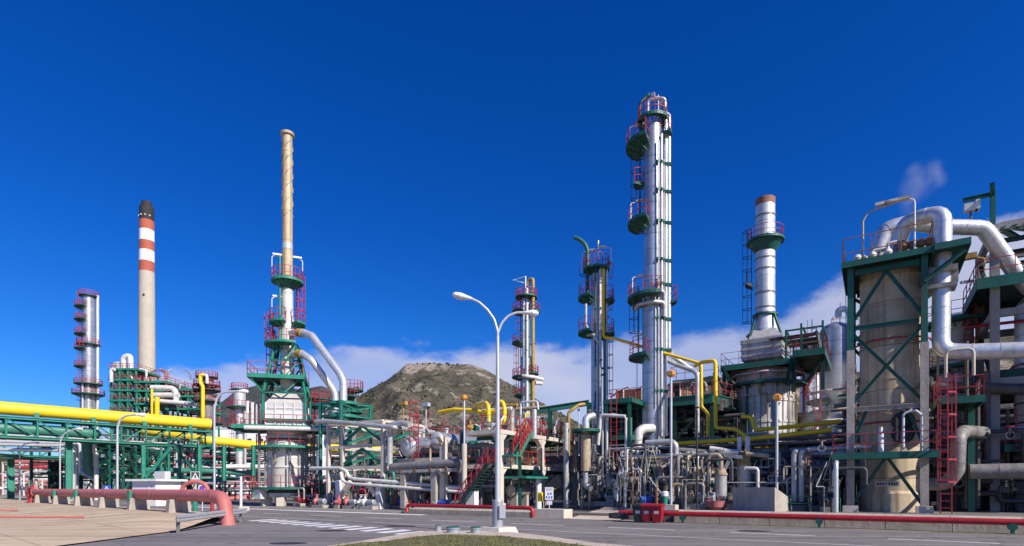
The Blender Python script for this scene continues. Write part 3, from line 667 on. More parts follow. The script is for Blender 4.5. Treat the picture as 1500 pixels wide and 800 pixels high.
def pump(c, rz, label, group, m='pipe_dull', s=1., mm='green_bright'):
    c = Vector(c); t = thing('pump', label, 'pump', c, group); ax = Vector((math.cos(rz), math.sin(rz), 0)); z = Vector((0, 0, 1))
    MB().box(c+z*.15*s, 1.7*s, .7*s, .3*s, rz).obj('plinth', 'concrete', t)
    MB().lathe(c+z*.65*s-ax*.1*s, [(0, 0), (.27*s, .0), (.27*s, .8*s), (.2*s, .85*s), (0, .85*s)], 14, ax).box(c+z*.37*s+ax*.3*s, .6*s, .4*s, .16*s, rz).obj('motor', mm, t)
    k = MB().lathe(c+z*.65*s-ax*.75*s, [(0, 0), (.16*s, .0), (.36*s, .12*s), (.36*s, .3*s), (.15*s, .42*s), (.09*s, .7*s)], 14, ax).box(c+z*.36*s-ax*.5*s, .25*s, .3*s, .2*s, rz)
    k.obj('casing', m, t)
    MB().tube([c+z*.8*s-ax*.5*s, c+z*1.35*s-ax*.5*s], .12*s, 10, 0).tube([c+z*1.3*s-ax*.5*s, c+z*1.36*s-ax*.5*s], .2*s, 10, 0).tube([c+z*.65*s-ax*.7*s, c+z*.65*s-ax*1.05*s], .13*s, 10, 0).obj('nozzle', m, t)
    return t
def pot(c, r, h, label, group=None, m='pipe_metal', cat='vessel', capm='pipe_tan'):
    c = Vector(c); t = thing('upright_vessel', label, cat, c, group)
    k = MB()
    for a in (45, 165, 285): k.beam(c+Vector((r*.8*math.cos(R(a)), r*.8*math.sin(R(a)), 0)), c+Vector((r*.8*math.cos(R(a)), r*.8*math.sin(R(a)), h*.35)), .1)
    k.obj('leg', 'dark_steel', t)
    MB().lathe(c, [(0, h*.2), (r*.6, h*.22), (r, h*.32), (r, h*.8)], 18).obj('shell', m, t)
    MB().lathe(c, [(r*1.15, h*.8), (r*1.15, h*.84), (r, h*.84), (r*.8, h*.93), (r*.3, h*.98), (.15*r, h*1.1), (0, h*1.1)], 18).obj('cap', capm, t)
    return t
def lampmast(name, label, p, h, group=None, m='lamp_grey', head='orange'):
    p = Vector(p); t = thing(name, label, 'floodlight', p, group); z = Vector((0, 0, 1))
    MB().tube([p, p+z*h], .075, 10, 0).obj('pole', m, t)
    MB().box(p+z*.15, .7, .7, .3).obj('base_block', 'concrete_pale', t)
    MB().lathe(p+z*h, [(0, 0), (.15, 0), (.25, .12), (.25, .28), (.14, .37), (0, .4)], 10).obj('lantern', head, t)
    MB().box(p+z*(h+.17)-Nv*.25, .34, .1, .24).obj('lens', 'yellow_dirty', t)
    return t
# ------------------------------------------------------------------ street lamps
def double_lamp():
    p = Q(729, 776, 23.2); p.z = .13; t = thing('street_lamp', 'tall grey double armed street lamp on a concrete block by the grass verge', 'street lamp', p)
    z = Vector((0, 0, 1)); X = Vector((1, 0, 0)); y0 = 23.2
    def q(px, py): return Q(px, py, y0)
    k = MB(); a = .62; b = .42
    k.hexa([p+Vector(v) for v in ((-a, -a, -.1), (a, -a, -.1), (a, a, -.1), (-a, a, -.1), (-a*.85, -a*.85, .16), (a*.85, -a*.85, .16), (a*.85, a*.85, .16), (-a*.85, a*.85, .16))])
    rt = Matrix.Rotation(R(-40), 4, 'Z'); k.v = [p+rt@(v-p) for v in k.v]
    k.obj('base_block', 'concrete_pale', t)
    MB().lathe(p, [(.22, .16), (.22, 1.22), (.2, 1.27), (.112, 1.28)], 24).obj('base_sleeve', 'lamp_base', t)
    MB().box(p+Vector((.16, -.17, .78)), .30, .16, .5, R(35)).obj('service_box', 'lamp_base', t)
    fz = q(729, 492)
    k = MB()
    for i in range(9):
        za = 1.27+(fz.z-p.z-1.27)*i/9; zb = 1.27+(fz.z-p.z-1.27)*(i+1)/9
        ra = .112-.046*i/9; rb = .112-.046*(i+1)/9
        k.lathe(p, [(ra, za), (rb, zb)], 18)
    k.obj('pole', 'lamp_grey', t)
    k = MB().tube([fz-z*.5, q(729, 486), q(724, 468), q(714, 454), q(702, 443), q(690, 437.5)], .055, 10, .5); k.obj('arm', 'lamp_grey', t)
    k = MB().tube([fz-z*.5, q(729, 488), q(735, 473), q(744, 463), q(756, 458), q(770, 458)], .055, 10, .5); k.obj('arm', 'lamp_grey', t)
    for (a, b) in ((q(692, 438), q(663, 431)), (q(768, 458), q(789, 459))):
        ax = (b-a); l = ax.length; h = MB().lathe(a, [(0, 0), (.07, .02), (.12, l*.3), (.17, l*.6), (.14, l*.88), (.05, l), (0, l)], 14, ax)
        h.v = [Vector((v.x, v.y, a.z+(b.z-a.z)*((v.x-a.x)/(b.x-a.x))+(v.z-(a.z+(b.z-a.z)*((v.x-a.x)/(b.x-a.x))))*.8)) for v in h.v]
        ho = h.obj('lamp_head', 'white', t)
        MB().lathe(a+ax*.35+Vector((0, 0, -.02)), [(0, 0), (.1, .05), (.13, l*.2), (.1, l*.48), (0, l*.5)], 10, ax+Vector((0, 0, -.1))).obj('lens', 'sign_grey', ho)
double_lamp()
def single_lamp(label, px, pyb, Y, top, reach, headpx, headpy, group='single arm street lamps at the left'):
    p = Q(px, pyb, Y); p.z = max(p.z, .05); t = thing('street_lamp', label, 'street lamp', p, group)
    q = lambda a, b: Q(a, b, Y)
    s = (headpx-px); a = [p, q(px, top+abs(s)*.75), q(px+s*.1, top+abs(s)*.35), q(px+s*.35, top+abs(s)*.08), q(headpx, headpy)]
    MB().tube(a, .085, 10, .8).obj('pole', 'lamp_grey', t)
    MB().tube([p, p+Vector((0, 0, 1.2))], .15, 10, 0).obj('base_sleeve', 'lamp_base', t)
    e = q(headpx, headpy); MB().lathe(e-Vector((.1*(1 if s > 0 else -1), 0, 0)), [(0, 0), (.07, .02), (.17, .5), (.12, .8), (0, .85)], 12, Vector((1 if s > 0 else -1, 0, -.03))).obj('lamp_head', 'white', t)
single_lamp('curved street lamp in front of the pipe end, its head beside the white column', 314, 746, 44, 571, 0, 350, 573)
single_lamp('curved street lamp with its head against the big yellow duct', 172, 748, 43, 607, 0, 200, 607.5)
single_lamp('thinner curved street lamp whose arm ends beside the broad green rack post', 88, 735, 68, 632, 0, 112, 628)
single_lamp('leftmost small curved street lamp beneath the pipe bridge', 29, 733, 78, 648, 0, 50, 648.5)
# ------------------------------------------------------------------ signs
def signpost(name, label, px, pyt, pyb, Y, w, h, bg_, kind):
    p = Q(px, pyb, Y); zt = Q(px, pyt, Y).z; t = thing(name, label, 'sign', Vector((p.x, Y, max(0.02, p.z))))
    p.z = max(.02, p.z)
    MB().tube([p, Vector((p.x, Y, zt-.05))], .035, 8, 0).obj('post', 'sign_grey', t)
    c = Vector((p.x, Y-.06, zt-h/2)); 
    if kind == 'round':
        MB().lathe(c, [(0, 0), (w/2, 0), (w/2, .02), (0, .02)], 20, Vector((0, -1, 0)), False).obj('plate', bg_, t)
        MB().lathe(c+Vector((0, -.022, 0)), [(w*.36, 0), (w*.5, 0), (w*.5, .006), (w*.36, .006)], 20, Vector((0, -1, 0)), False).obj('rim', 'white', t); return
    b = MB().box(c, w, .03, h, 0).obj('plate', bg_, t)
    fy = c.y-.022
    def poly(name, pts, m, dy=0):
        n = len(pts); MB().add([(c.x+a*w, fy-dy, c.z+b_*h) for a, b_ in pts]+[(c.x+a*w, fy-dy-.004, c.z+b_*h) for a, b_ in pts], [tuple(range(n)), tuple(range(n, 2*n))]+[(i, (i+1) % n, n+(i+1) % n, n+i) for i in range(n)]).obj(name, m, t)
    tri = [(-.42, -.36), (.42, -.36), (0, .42)]
    poly('triangle', tri, 'white')
    man = [(-.16, -.26), (-.09, -.26), (-.01, -.08), (.09, -.27), (.16, -.27), (.05, .02), (.12, -.02), (.14, .02), (.04, .12), (.03, .2), (-.03, .2), (-.04, .11), (-.13, 0), (-.1, -.04), (-.05, .01)]
    poly('walking_figure', man, 'black' if bg_ != 'blue' else 'blue', .006)
    if kind == 'frame':
        for (x, zz, a, b2) in ((0, .475, 1, .05), (0, -.475, 1, .05)): MB().box((c.x+x*w, fy-.004, c.z+zz*h), w*a, .008, h*b2, 0).obj('rim', 'white', t)
        for x in (-.475, .475): MB().box((c.x+x*w, fy-.0045, c.z), w*.05, .008, h*.9, 0).obj('rim', 'white', t)
signpost('crossing_sign', 'square dark crossing sign with a white triangle and walking figure', 287, 691, 749, 37, .60, .60, 'dark_steel', 'frame')
signpost('crossing_sign', 'small blue crossing sign with a white triangle under the pipe bridge', 157, 711, 742, 56, .8, .78, 'blue', 'plain')
signpost('round_sign', 'round violet sign low beside the big green portal post', 296.5, 710, 748, 45, .62, .62, 'violet', 'round')
def board():
    Y = 37.0; p = Q(804.5, 752, Y); t = thing('notice_board', 'white notice board with dark symbols standing by the driveway', 'sign', p)
    MB().tube([p, Q(804.5, 735, Y)], .03, 8, 0).obj('post', 'sign_grey', t)
    rt = R(-15)
    b = Q(804.5, 723, Y); MB().box(b, .56, .04, .83, rt).obj('plate', 'white', t)
    b2 = Q(804.8, 736.5, Y); MB().box(b2, .36, .035, .27, rt).obj('lower_plate', 'sign_grey', t)
    ax = Vector((math.cos(rt), math.sin(rt), 0)); nn = Vector((math.sin(rt), -math.cos(rt), 0))
    for (x, z_) in ((-.06, .0), (.12, .02), (-.17, -.22), (0, -.23), (.17, -.22)):
        q = b+ax*x+nn*.024+Vector((0, 0, z_)); MB().lathe(q, [(0, 0), (.055, 0), (.055, .006), (0, .006)], 10, nn, False).box(q+Vector((0, 0, -.075))+nn*.003, .09, .006, .06, rt).obj('symbol', 'blue', t)
    for z_ in (.27, .33, .2): MB().box(b+nn*.024+Vector((0, 0, z_)), .42, .006, .02, rt).obj('text_line', 'lamp_base', t)
board()
MB().box(Q(791.5, 728, 37.6), .26, .24, .62).obj('call_box', 'yellow', None, 'small yellow call box on the foot of the pale concrete post beside the notice board', 'box')
# ------------------------------------------------------------------ tall silver column
def hero_columns():
    v = 12; px = 956; s = 1/ppm(px, v); zz = lambda py: Z(px, py, v); c = G(px, v)
    r1, r2 = .68, .80
    g = .6
    t, pol = column('distillation_column', 'tallest silver column in the middle of the plant with pipes up its right side', 'column', c, g,
        [(r2*1.25, 0), (r2*1.25, .25), (r2, .3), (r2, zz(438)-g), (r1, zz(432)-g), (r1, zz(176)-g), (r1*.8, zz(171)-g), (.2, zz(168)-g), (0, zz(168)-g)], 'cladding',
        plats=[])
    rot = vrot(c); z3 = Vector((0, 0, 1))
    def P_(name, parent, py, a0, a1, wd, r=r1):
        p = c+z3*zz(py); d = MB().deck(p, r+.03, r+wd, a0+rot, a1+rot, .09, .28).obj('platform', 'green', t)
        x = MB().railarc(p, r+wd-.03, a0+rot, a1+rot, 1.1, .04)
        if a1-a0 < 350:
            for a in (a0, a1): x.rail([p+Vector((math.cos(R(a+rot)), math.sin(R(a+rot)), 0))*(r+.1), p+Vector((math.cos(R(a+rot)), math.sin(R(a+rot)), 0))*(r+wd)], 1.1, 9, .04)
        x.obj('railing', 'red', d)
    P_('a', t, 177, 0, 360, .45); P_('b', t, 213, 125, 255, 1.35); P_('c', t, 327, 130, 255, 1.2)
    P_('d', t, 437, 95, 290, 1.1, r2); P_('e', t, 523, 130, 255, 1.0, r2); P_('f', t, 442, -5, 40, 1.0, r2); P_('g', t, 266, 150, 195, .75)
    P_('h', t, 200, -30, 25, .75)
    for (a, za, zb) in ((172, 325, 213), (172, 522, 437)):
        p = pol((r1 if za < 400 else r2)+.3, a, 0); out = pol(1, a, 0)-c
        l = MB().ladder(p, zz(za), zz(zb)+1, out).obj('ladder', 'dark_steel', t); MB().cage(p, zz(za)+2, zz(zb)+1, out).obj('safety_cage', 'dark_steel', l)
    p = pol(r2+.4, 185, 0); MB().tube([p+z3*.8, p+z3*zz(523)], .03, 5, 0).obj('cable', 'pipe_rust', t)
    rs = [(300, .86, .08, 640, 215), (320, .88, .10, 640, 205), (338, .90, .05, 655, 240), (352, 1.0, .12, 640, 176), (0, 1.22, .17, 517, 168), (283, .86, .04, 600, 430)]
    for i, (a, d, r, pa, pb) in enumerate(rs):
        pts = [pol(d, a, zz(pa)), pol(d, a, zz(pb))]
        if i == 4: pts = [pol(d+2.6, 20, zz(548)), pol(d+.3, 10, zz(522)), pol(d, a, zz(512)), pol(d, a, zz(170)), pol(.5, 60, zz(166))]
        if i == 3: pts += [pol(1.0, 335, zz(152)), pol(.55, 230, zz(150)), pol(.4, 200, zz(172))]
        q = MB().tube(pts, r, 12, r*2.5).obj('riser_pipe', 'duct_metal' if i in (1, 3, 4) else 'pipe_metal', t)
        k = MB()
        for py in (245, 285, 330, 385, 420, 470, 515, 575):
            if pb < py < pa: k.box(pol(d, a, zz(py)), r*2.6, r*2.6, .22, R(rot+a)).beam(pol(r1*.9, a, zz(py)), pol(d, a, zz(py)), .1, .14)
        k.obj('bracket', 'green', q, kind='stuff')
    # pipe loop round the third platform
    for py, r in ((433, .13), (449, .16)): MB().tube([pol(1.5, 160, zz(py-12)), pol(1.5, 165, zz(py+3)), pol(1.3, 215, zz(py)), pol(1.25, 270, zz(py)), pol(1.15, 320, zz(py)), pol(1.1, 322, zz(py+20))], r, 12, .35).obj('side_pipe', 'pipe_metal', t)
    # lifting arm, vent and masts on the top
    MB().tube([pol(.9, 195, zz(192)), pol(1.0, 195, zz(158)), pol(.95, 190, zz(150)), pol(.5, 180, zz(141)), pol(.35, 180, zz(139))], .13, 10, .8).obj('lifting_arm', 'green_dark', t)
    MB().tube([pol(.35, 180, zz(139.3)), pol(.2, 180, zz(137.5))], .14, 10, 0).obj('arm_tip', 'green_bright', t)
    k = MB().tube([pol(.45, 20, zz(178)), pol(.45, 20, zz(139))], .06, 8, 0).tube([pol(.9, 20, zz(178)), pol(.9, 20, zz(146))], .05, 8, 0).tube([pol(.1, 20, zz(142)), pol(.9, 20, zz(142))], .06, 8, 0)
    k.box(pol(.05, 20, zz(139)), .25, .2, .3).box(pol(.8, 20, zz(150)), .5, .3, .2); k.obj('top_mast', 'lamp_base', t)
    for (px_, py_, a, d) in ((922, 214, 180, 1.75), (924, 327, 180, 1.68), (927, 437, 180, 1.55), (929, 524, 180, 1.5)):
        p = pol(d, a, zz(py_)); e = p+z3*1.75
        l = MB().tube([p, e, e+(pol(0, 0, 0)-pol(1, a, 0))*.75+z3*.1], .05, 6, .15).obj('lamp_arm', 'sign_grey', t); MB().box(e+(pol(0, 0, 0)-pol(1, a, 0))*.8+z3*.14, .75, .2, .13, R(rot+a)).obj('lamp_head', 'pipe_white', l)
    # ---- second column
    v = 12.5; px = 873.5; c = G(px, v); zz = lambda py: Z(px, py, v); rot = vrot(c)
    t, pol = column('distillation_column', 'slim silver column with paired green half platforms and a green swan neck arm on top', 'column', c, .6,
        [(.55, 0), (.55, .3), (.44, .35), (.44, zz(392)-.6), (.2, zz(386)-.6), (0, zz(386)-.6)], 'cladding',
        plats=[(zz(395), 0, 360, .85), (zz(437), 115, 250, 1.05), (zz(488), 115, 250, 1.05), (zz(441), -30, 55, 1.05), (zz(490), -30, 55, 1.05)],
        ladders=[(15, zz(488), zz(441), 'red'), (15, zz(441), zz(396), 'red'), (10, zz(612), zz(492), 'red'), (178, zz(437), zz(397), 'dark_steel')],
        risers=[(262, .55, .06, zz(640), zz(400), 'pipe_dark'), (300, .62, .14, zz(640), zz(392), 'pipe_metal'), (335, .72, .09, zz(660), zz(400), 'green_pipe'), (352, .85, .12, zz(650), zz(396), 'duct_metal')],
        lamps=[(168, 1.2, zz(395), 1.7), (8, 1.25, zz(395), 1.9)])
    MB().tube([pol(.75, 190, zz(440)), pol(.75, 190, zz(366)), pol(.95, 190, zz(358)), pol(1.4, 186, zz(350)), pol(1.85, 184, zz(346.5))], .17, 10, .8).obj('swan_neck_arm', 'green', t)
    MB().tube([pol(.55, 285, zz(396)), pol(.55, 285, zz(357))], .10, 10, 0).obj('vent_pipe', 'cladding', t)
    MB().tube([pol(.62, 210, zz(488)), pol(1.0, 210, zz(478)), pol(1.0, 210, zz(447))], .12, 8, .2).tube([pol(.9, 205, zz(492)), pol(.6, 250, zz(493)), pol(.55, 290, zz(505))], .14, 8, .2).obj('side_pipe', 'pipe_metal', t)
    MB().tube([pol(.85, 12, zz(392)), pol(1.0, 12, zz(384)), pol(1.3, 12, zz(384))], .06, 6, .1).obj('relief_pipe', 'green', t)
    # yellow line coming down beside it and running across to the cooler deck
    a = pol(.78, 318, 0)
    pipe('yellow_pipe', 'yellow pipe running down the slim column then slanting across to the cooler deck', [a+z3*zz(392), a+z3*zz(497), at(900, 496, 12), at(975, 518, 12.0), at(1027, 533, 11.5), at(1027.5, 596, 11.5), at(1037, 606, 11.5), at(1037, 640, 11.5)], .12, 'yellow', fil=.4)
    pipe('grey_pipe', 'grey pipe slung just below the slanting yellow pipe', [at(975, 527, 12.6), at(990, 534, 12.6), at(1015, 543, 12.6), at(1021.5, 548, 12.4), at(1021.5, 640, 12.4)], .17, 'pipe_metal')
    pipe('yellow_pipe', 'yellow pipe in a square hook shape in front of the cooler deck', [at(1018, 536, 12), at(1030, 530, 11), at(1048, 528, 10.5), at(1048.5, 627, 10.5), at(1078, 629, 9), at(1098, 643, 8.2)], .135, 'yellow', fil=.35)
    pipe('yellow_pipe', 'long yellow pipe rising from the silver column base to the tan vessel', [at(993, 650, 8.6), at(1098, 643, 8.2), at(1218, 630, 8.2)], .15, 'yellow')
    pipe('yellow_pipe', 'yellow pipe with a hooked left end above the long yellow pipe', [at(1086, 610, 9.5), at(1101, 611, 9.5), at(1106, 630, 9.2), at(1160, 625, 9), at(1232, 617, 9)], .135, 'yellow', fil=.3)
    pipe('yellow_pipe', 'short yellow pipe lying behind the grey concrete beam near the tan vessel', [at(1105, 657, 10.6), at(1150, 654, 10.6), at(1236, 645, 10.6)], .10, 'yellow')
    # ---- far column behind the lamp
    v = 40; px = 771; c = G(px, v); zz = lambda py: Z(px, py, v)
    t, pol = column('distillation_column', 'distant column with red railings and a yellow pipe seen behind the double street lamp', 'column', c, .3,
        [(.95, 0), (.95, .3), (.9, .4), (.9, zz(528)), (.6, zz(520)), (.6, zz(424)), (0, zz(420))], 'cladding',
        plats=[(zz(436), 0, 360, 1.0), (zz(457), 90, 250, 1.5), (zz(457), -50, 40, 1.4), (zz(503), 110, 240, 1.5), (zz(553), 90, 250, 1.2), (zz(548), -60, 60, .9), (zz(580), 90, 250, .9)],
        ladders=[(190, zz(503), zz(436), 'red'), (185, zz(595), zz(503), 'red'), (200, zz(455), zz(430), 'red')],
        risers=[(240, .8, .22, zz(620), zz(440), 'cladding'), (275, .9, .25, zz(620), zz(448), 'duct_metal'), (300, .9, .08, zz(600), zz(470), 'green_pipe'), (325, 1.2, .26, zz(610), zz(416), 'yellow_dirty'), (205, .9, .08, zz(600), zz(460), 'green_pipe')], railm='red', rr=.06)
    MB().tube([pol(1.2, 325, zz(418)), pol(1.2, 325, zz(411)), pol(.4, 325, zz(411)), pol(.3, 325, zz(420))], .25, 10, .4).obj('overhead_pipe', 'yellow_dirty', t)
    MB().tube([pol(.3, 250, zz(440)), pol(.3, 250, zz(406)), pol(2.0, 178, zz(410)), pol(.4, 200, zz(415))], .09, 8, 0).obj('lifting_arm', 'white', t)
    p = c+Vector((0, 0, zz(556))); MB().tube([pol(1.4, 215, zz(553)), pol(1.4, 270, zz(554)), pol(1.6, 315, zz(555)), pol(2.2, 355, zz(556)), pol(2.4, 0, zz(556))], .28, 10, .5).tube([pol(1.4, 340, zz(562)), pol(2.3, 0, zz(562))], .28, 10, .5).obj('side_pipe', 'pipe_white', t)
hero_columns()
# ------------------------------------------------------------------ the silver stack on a stained drum heater
def heater():
    v = 20; px = 1121; c = G(px, v); zz = lambda py: Z(px, py, v); rot = vrot(c); z3 = Vector((0, 0, 1)); k_ = 1/ppm(px, v)
    t = thing('furnace_stack', 'silver stack with a rusty rim rising from a stained round heater drum', 'furnace', c+z3*.6)
    def pol(r, a, z): return c+Vector((r*math.cos(R(a+rot)), r*math.sin(R(a+rot)), z))
    R0 = 2.25
    MB().lathe(c, [(R0, .6), (R0, zz(548)), (R0*.97, zz(545)), (0, zz(545))], 40).obj('heater_drum', 'drum_stain', t)
    rings(c, R0, [zz(py) for py in (560, 591, 621, 652)], .09, 'stiffener_ring', 'drum_stain', t, .06, 40)
    for a in (206, 262, 292, 318, 345): MB().tube([pol(R0+.1, a, .6), pol(R0+.1, a, zz(548))], .05, 6, 0).obj('column_rib', 'pipe_tan', t)
    MB().tube([pol(R0+.18, 236, zz(648)), pol(R0+.18, 236, zz(565))], .09, 6, 0).obj('drain_pipe', 'green', t)
    # convection box
    b0, b1 = zz(530), zz(500); h = 1.55
    k = MB(); k.box(c+z3*(b0+b1)/2, 2*h, 2*h, b1-b0, -TH-.05)
    for z_ in (b0+.3, b0+.85, b0+1.4, b1-.15): k.box(c+z3*z_, 2*h+.14, 2*h+.14, .12, -TH-.05)
    k.obj('convection_box', 'drum_stain', t)
    rz = -TH-.05; a_ = Vector((math.cos(rz), math.sin(rz), 0)); b_ = Vector((-math.sin(rz), math.cos(rz), 0))
    q = [c+a_*x*h+b_*y*h+z3*b1 for x, y in ((-1, -1), (1, -1), (1, 1), (-1, 1))]; ap = [c+a_*x*.8+b_*y*.8+z3*zz(484) for x, y in ((-1, -1), (1, -1), (1, 1), (-1, 1))]
    MB().hexa(q+ap).obj('hood', 'drum_stain', t)
    st = MB().lathe(c, [(1.05, zz(492)), (.80, zz(462)), (.76, zz(455)), (.76, zz(294)), (.70, zz(292)), (.70, zz(296))], 32).obj('stack', 'cladding_pale', t)
    rings(c, .76, [zz(py) for py in (318, 380, 396, 430, 452)], .05, 'flange_ring', 'pipe_dull', st)
    MB().lathe(c, [(.765, zz(302)), (.775, zz(302)), (.775, zz(292.3)), (.765, zz(292.3))], 32).obj('rusty_rim', 'pipe_rust', st)
    p = c+z3*zz(354); d = MB().deck(p, .8, 1.42, 0, 360, .09, .2).lathe(p, [(.8, -.9), (1.3, -.12)], 24).obj('platform', 'green', t); MB().railarc(p, 1.38, 0, 360, 1.0, .035).obj('railing', 'red', d)
    p = c+z3*zz(415); d = MB().deck(p, 1.0, 1.5, 165+rot, 205+rot, .09, .2).obj('platform', 'dark_steel', t); MB().railarc(p, 1.45, 165+rot, 205+rot, 1.0, .035).obj('railing', 'dark_steel', d)
    pl = pol(1.05, 180, 0); l = MB().ladder(pl, zz(500), zz(352)+1, pol(1, 180, 0)-c).obj('ladder', 'dark_steel', t); MB().cage(pl, zz(470), zz(352)+1, pol(1, 180, 0)-c).obj('safety_cage', 'dark_steel', l)
    k = MB().lathe(c, [(.82, zz(464)), (1.0, zz(464)), (1.0, zz(461)), (.82, zz(461))], 24)
    k.obj('brace_ring', 'green', t)
    for a in (225, 315, 45, 135): MB().ib(pol(.92, a, zz(463)), pol(1.75, a, zz(500)), .16).obj('brace', 'green', t)
    # main balcony: wide on the right
    zb = zz(541)
    u0 = (c-O0).dot(Dv); v0 = (c-O0).dot(Nv)
    fdeck(t, u0-2.9, u0+2.6, v0-2.9, v0+2.9, zb, edge='green', rail='fl', sk=.35)
    fdeck(t, u0+2.66, u0+4.6, v0-4.4, v0+2.9, zb+.2, edge='green', rail='fblr', sk=.4)
    for uu in (u0-2.7, u0+2.4, u0+4.4):
        MB().ib(W(uu, v0-2.7, zz(585)), W(uu, v0-2.7, zb-.1), .25).obj('post', 'green_dark', t)
        MB().ib(W(u0+(uu-u0)*.75, v0-2.2, zz(572)), W(uu, v0-3.4, zb-.15), .18).obj('brace', 'green', t)
    k = MB()
    for i in range(9): k.tube([W(u0+.6+i*.0, v0-2.4+i*.5, zb+1.9), W(u0+4.0, v0-2.4+i*.5, zb+1.9+.05*(i % 3)), W(u0+4.2, v0-2.4+i*.5, zb+.3)], .07, 6, .2)
    k.obj('coil_headers', 'pipe_dark', t)
    k = MB()
    for x, y in ((1.9, -2.8), (4.4, -2.8), (1.9, 2.0), (4.4, 2.0), (3.1, -4.2), (4.5, -4.2)): k.beam(W(u0+x, v0+y, zb), W(u0+x, v0+y, zb+2.3), .14)
    for y in (-2.8, -.4, 2.0): k.beam(W(u0+1.9, v0+y, zb+2.25), W(u0+4.4, v0+y, zb+2.25), .12)
    for x in (1.9, 3.1, 4.4): k.beam(W(u0+x, v0-2.8, zb+2.3), W(u0+x, v0+2, zb+2.3), .12)
    k.obj('header_frame', 'green', t)
    p = c+z3*zz(566); d = MB().deck(p, R0+.05, R0+.75, 170+rot, 375+rot, .09, .22).obj('platform', 'green', t); MB().railarc(p, R0+.7, 170+rot, 375+rot, 1.0, .035).obj('railing', 'red', d)
    MB().tube([pol(R0+.7, 180, zz(553)), pol(R0+.75, 225, zz(553)), pol(R0+.75, 270, zz(553)), pol(R0+.75, 315, zz(553)), pol(R0+.7, 350, zz(553))], .07, 8, .6).obj('ring_pipe', 'pipe_white', t)
    for i, a in enumerate((215, 245, 270, 296, 330)):
        MB().tube([pol(R0+.4, a-10, zz(570)), pol(R0+.3, a-10, zz(583)), pol(R0+.3, a+4, zz(583)), pol(R0+.3, a+4, .7)], .05, 6, .1).obj('burner_pipe', 'pipe_white' if i % 2 else 'yellow_dirty', t)
    # outside stair towers left and right of the drum
    for (a, m_) in ((186, 'dark_steel'), (352, 'red')):
        for q in range(5):
            za = .7+(zb-.7)*q/5; zc = .7+(zb-.7)*(q+1)/5
            k = MB(); e0 = pol(R0+.7, a, za); e1 = pol(R0+1.7, a, zc)
            if q % 2: e0, e1 = pol(R0+1.7, a, za), pol(R0+.7, a, zc)
            k.beam(e0, e1, .7, .1).beam(e0+z3*.9, e1+z3*.9, .05).beam(e0+z3*.9, e0, .05); k.obj('stair_flight', m_, t)
        for r_ in (R0+.6, R0+1.8): MB().beam(pol(r_, a, .6), pol(r_, a, zb), .14).obj('post', m_, t)
heater()
# ------------------------------------------------------------------ twin columns, silver tank tower
def twins():
    v = 30; z3 = Vector((0, 0, 1)); zz = lambda py: Z(1185, py, v)
    for px, r, m, lab in ((1181.5, .55, 'cladding', 'left and wider of two silver flues with a black top beside the stack'), (1194, .42, 'cladding_pale', 'right and narrower of two silver flues with a black top beside the stack')):
        c = G(px, v+(0 if r > .5 else .6)); t = thing('flue', lab, 'chimney', c+z3*.6, 'twin silver flues')
        MB().lathe(c, [(r, .6), (r, zz(517))], 24).obj('shell', m, t); MB().lathe(c, [(r*1.02, zz(517)), (r*1.02, zz(496)), (r*.9, zz(495)), (r*.9, zz(500))], 24).obj('black_top', 'black', t)
        if r > .5:
            u0, v0 = (c-O0).dot(Dv), (c-O0).dot(Nv); fdeck(t, u0-1.3, u0+2.2, v0-1.2, v0-.62, zz(523), sk=.4)
        rings(c, r, [zz(548), zz(575)], .05, 'flange_ring', 'pipe_dull', t)
    v = 25; px = 1224; c = G(px, v); zz = lambda py: Z(px, py, v)
    t, pol = column('silver_tower', 'broad silver tower with a domed top partly hidden by steam beside the green frame', 'column', c, .6,
        [(1.2, 0), (1.2, zz(474)-.6), (1.0, zz(468)-.6), (.5, zz(464)-.6), (0, zz(463)-.6)], 'cladding', plats=[(zz(478), 20, 100, .9), (zz(588), 120, 300, 1.0)],
        ladders=[(185, zz(585), zz(478), 'dark_steel')], risers=[(318, 1.45, .28, zz(640), zz(470), 'duct_metal')])
    MB().tube([pol(.2, 0, zz(465)), pol(.2, 0, zz(455)), pol(.9, 340, zz(455)), pol(1.45, 318, zz(470))], .28, 12, .4).obj('overhead_pipe', 'duct_metal', t)
    MB().tube([pol(1.1, 180, zz(585)), pol(1.35, 180, zz(482)), pol(1.6, 180, zz(482))], .06, 6, .2).obj('vent_pipe', 'pipe_dark', t)
    k = MB()
    for a, py in ((40, 430), (70, 440)): k.tube([pol(1.0, a, zz(478)), pol(1.0, a, zz(py))], .03, 5, 0)
    k.obj('mast', 'dark_steel', t)
    for py in (575, 602, 618): MB().tube([pol(1.9, 190, zz(py)), pol(1.8, 250, zz(py)), pol(2.3, 330, zz(py))], .11, 8, .3).obj('side_pipe', 'pipe_white', t)
twins()
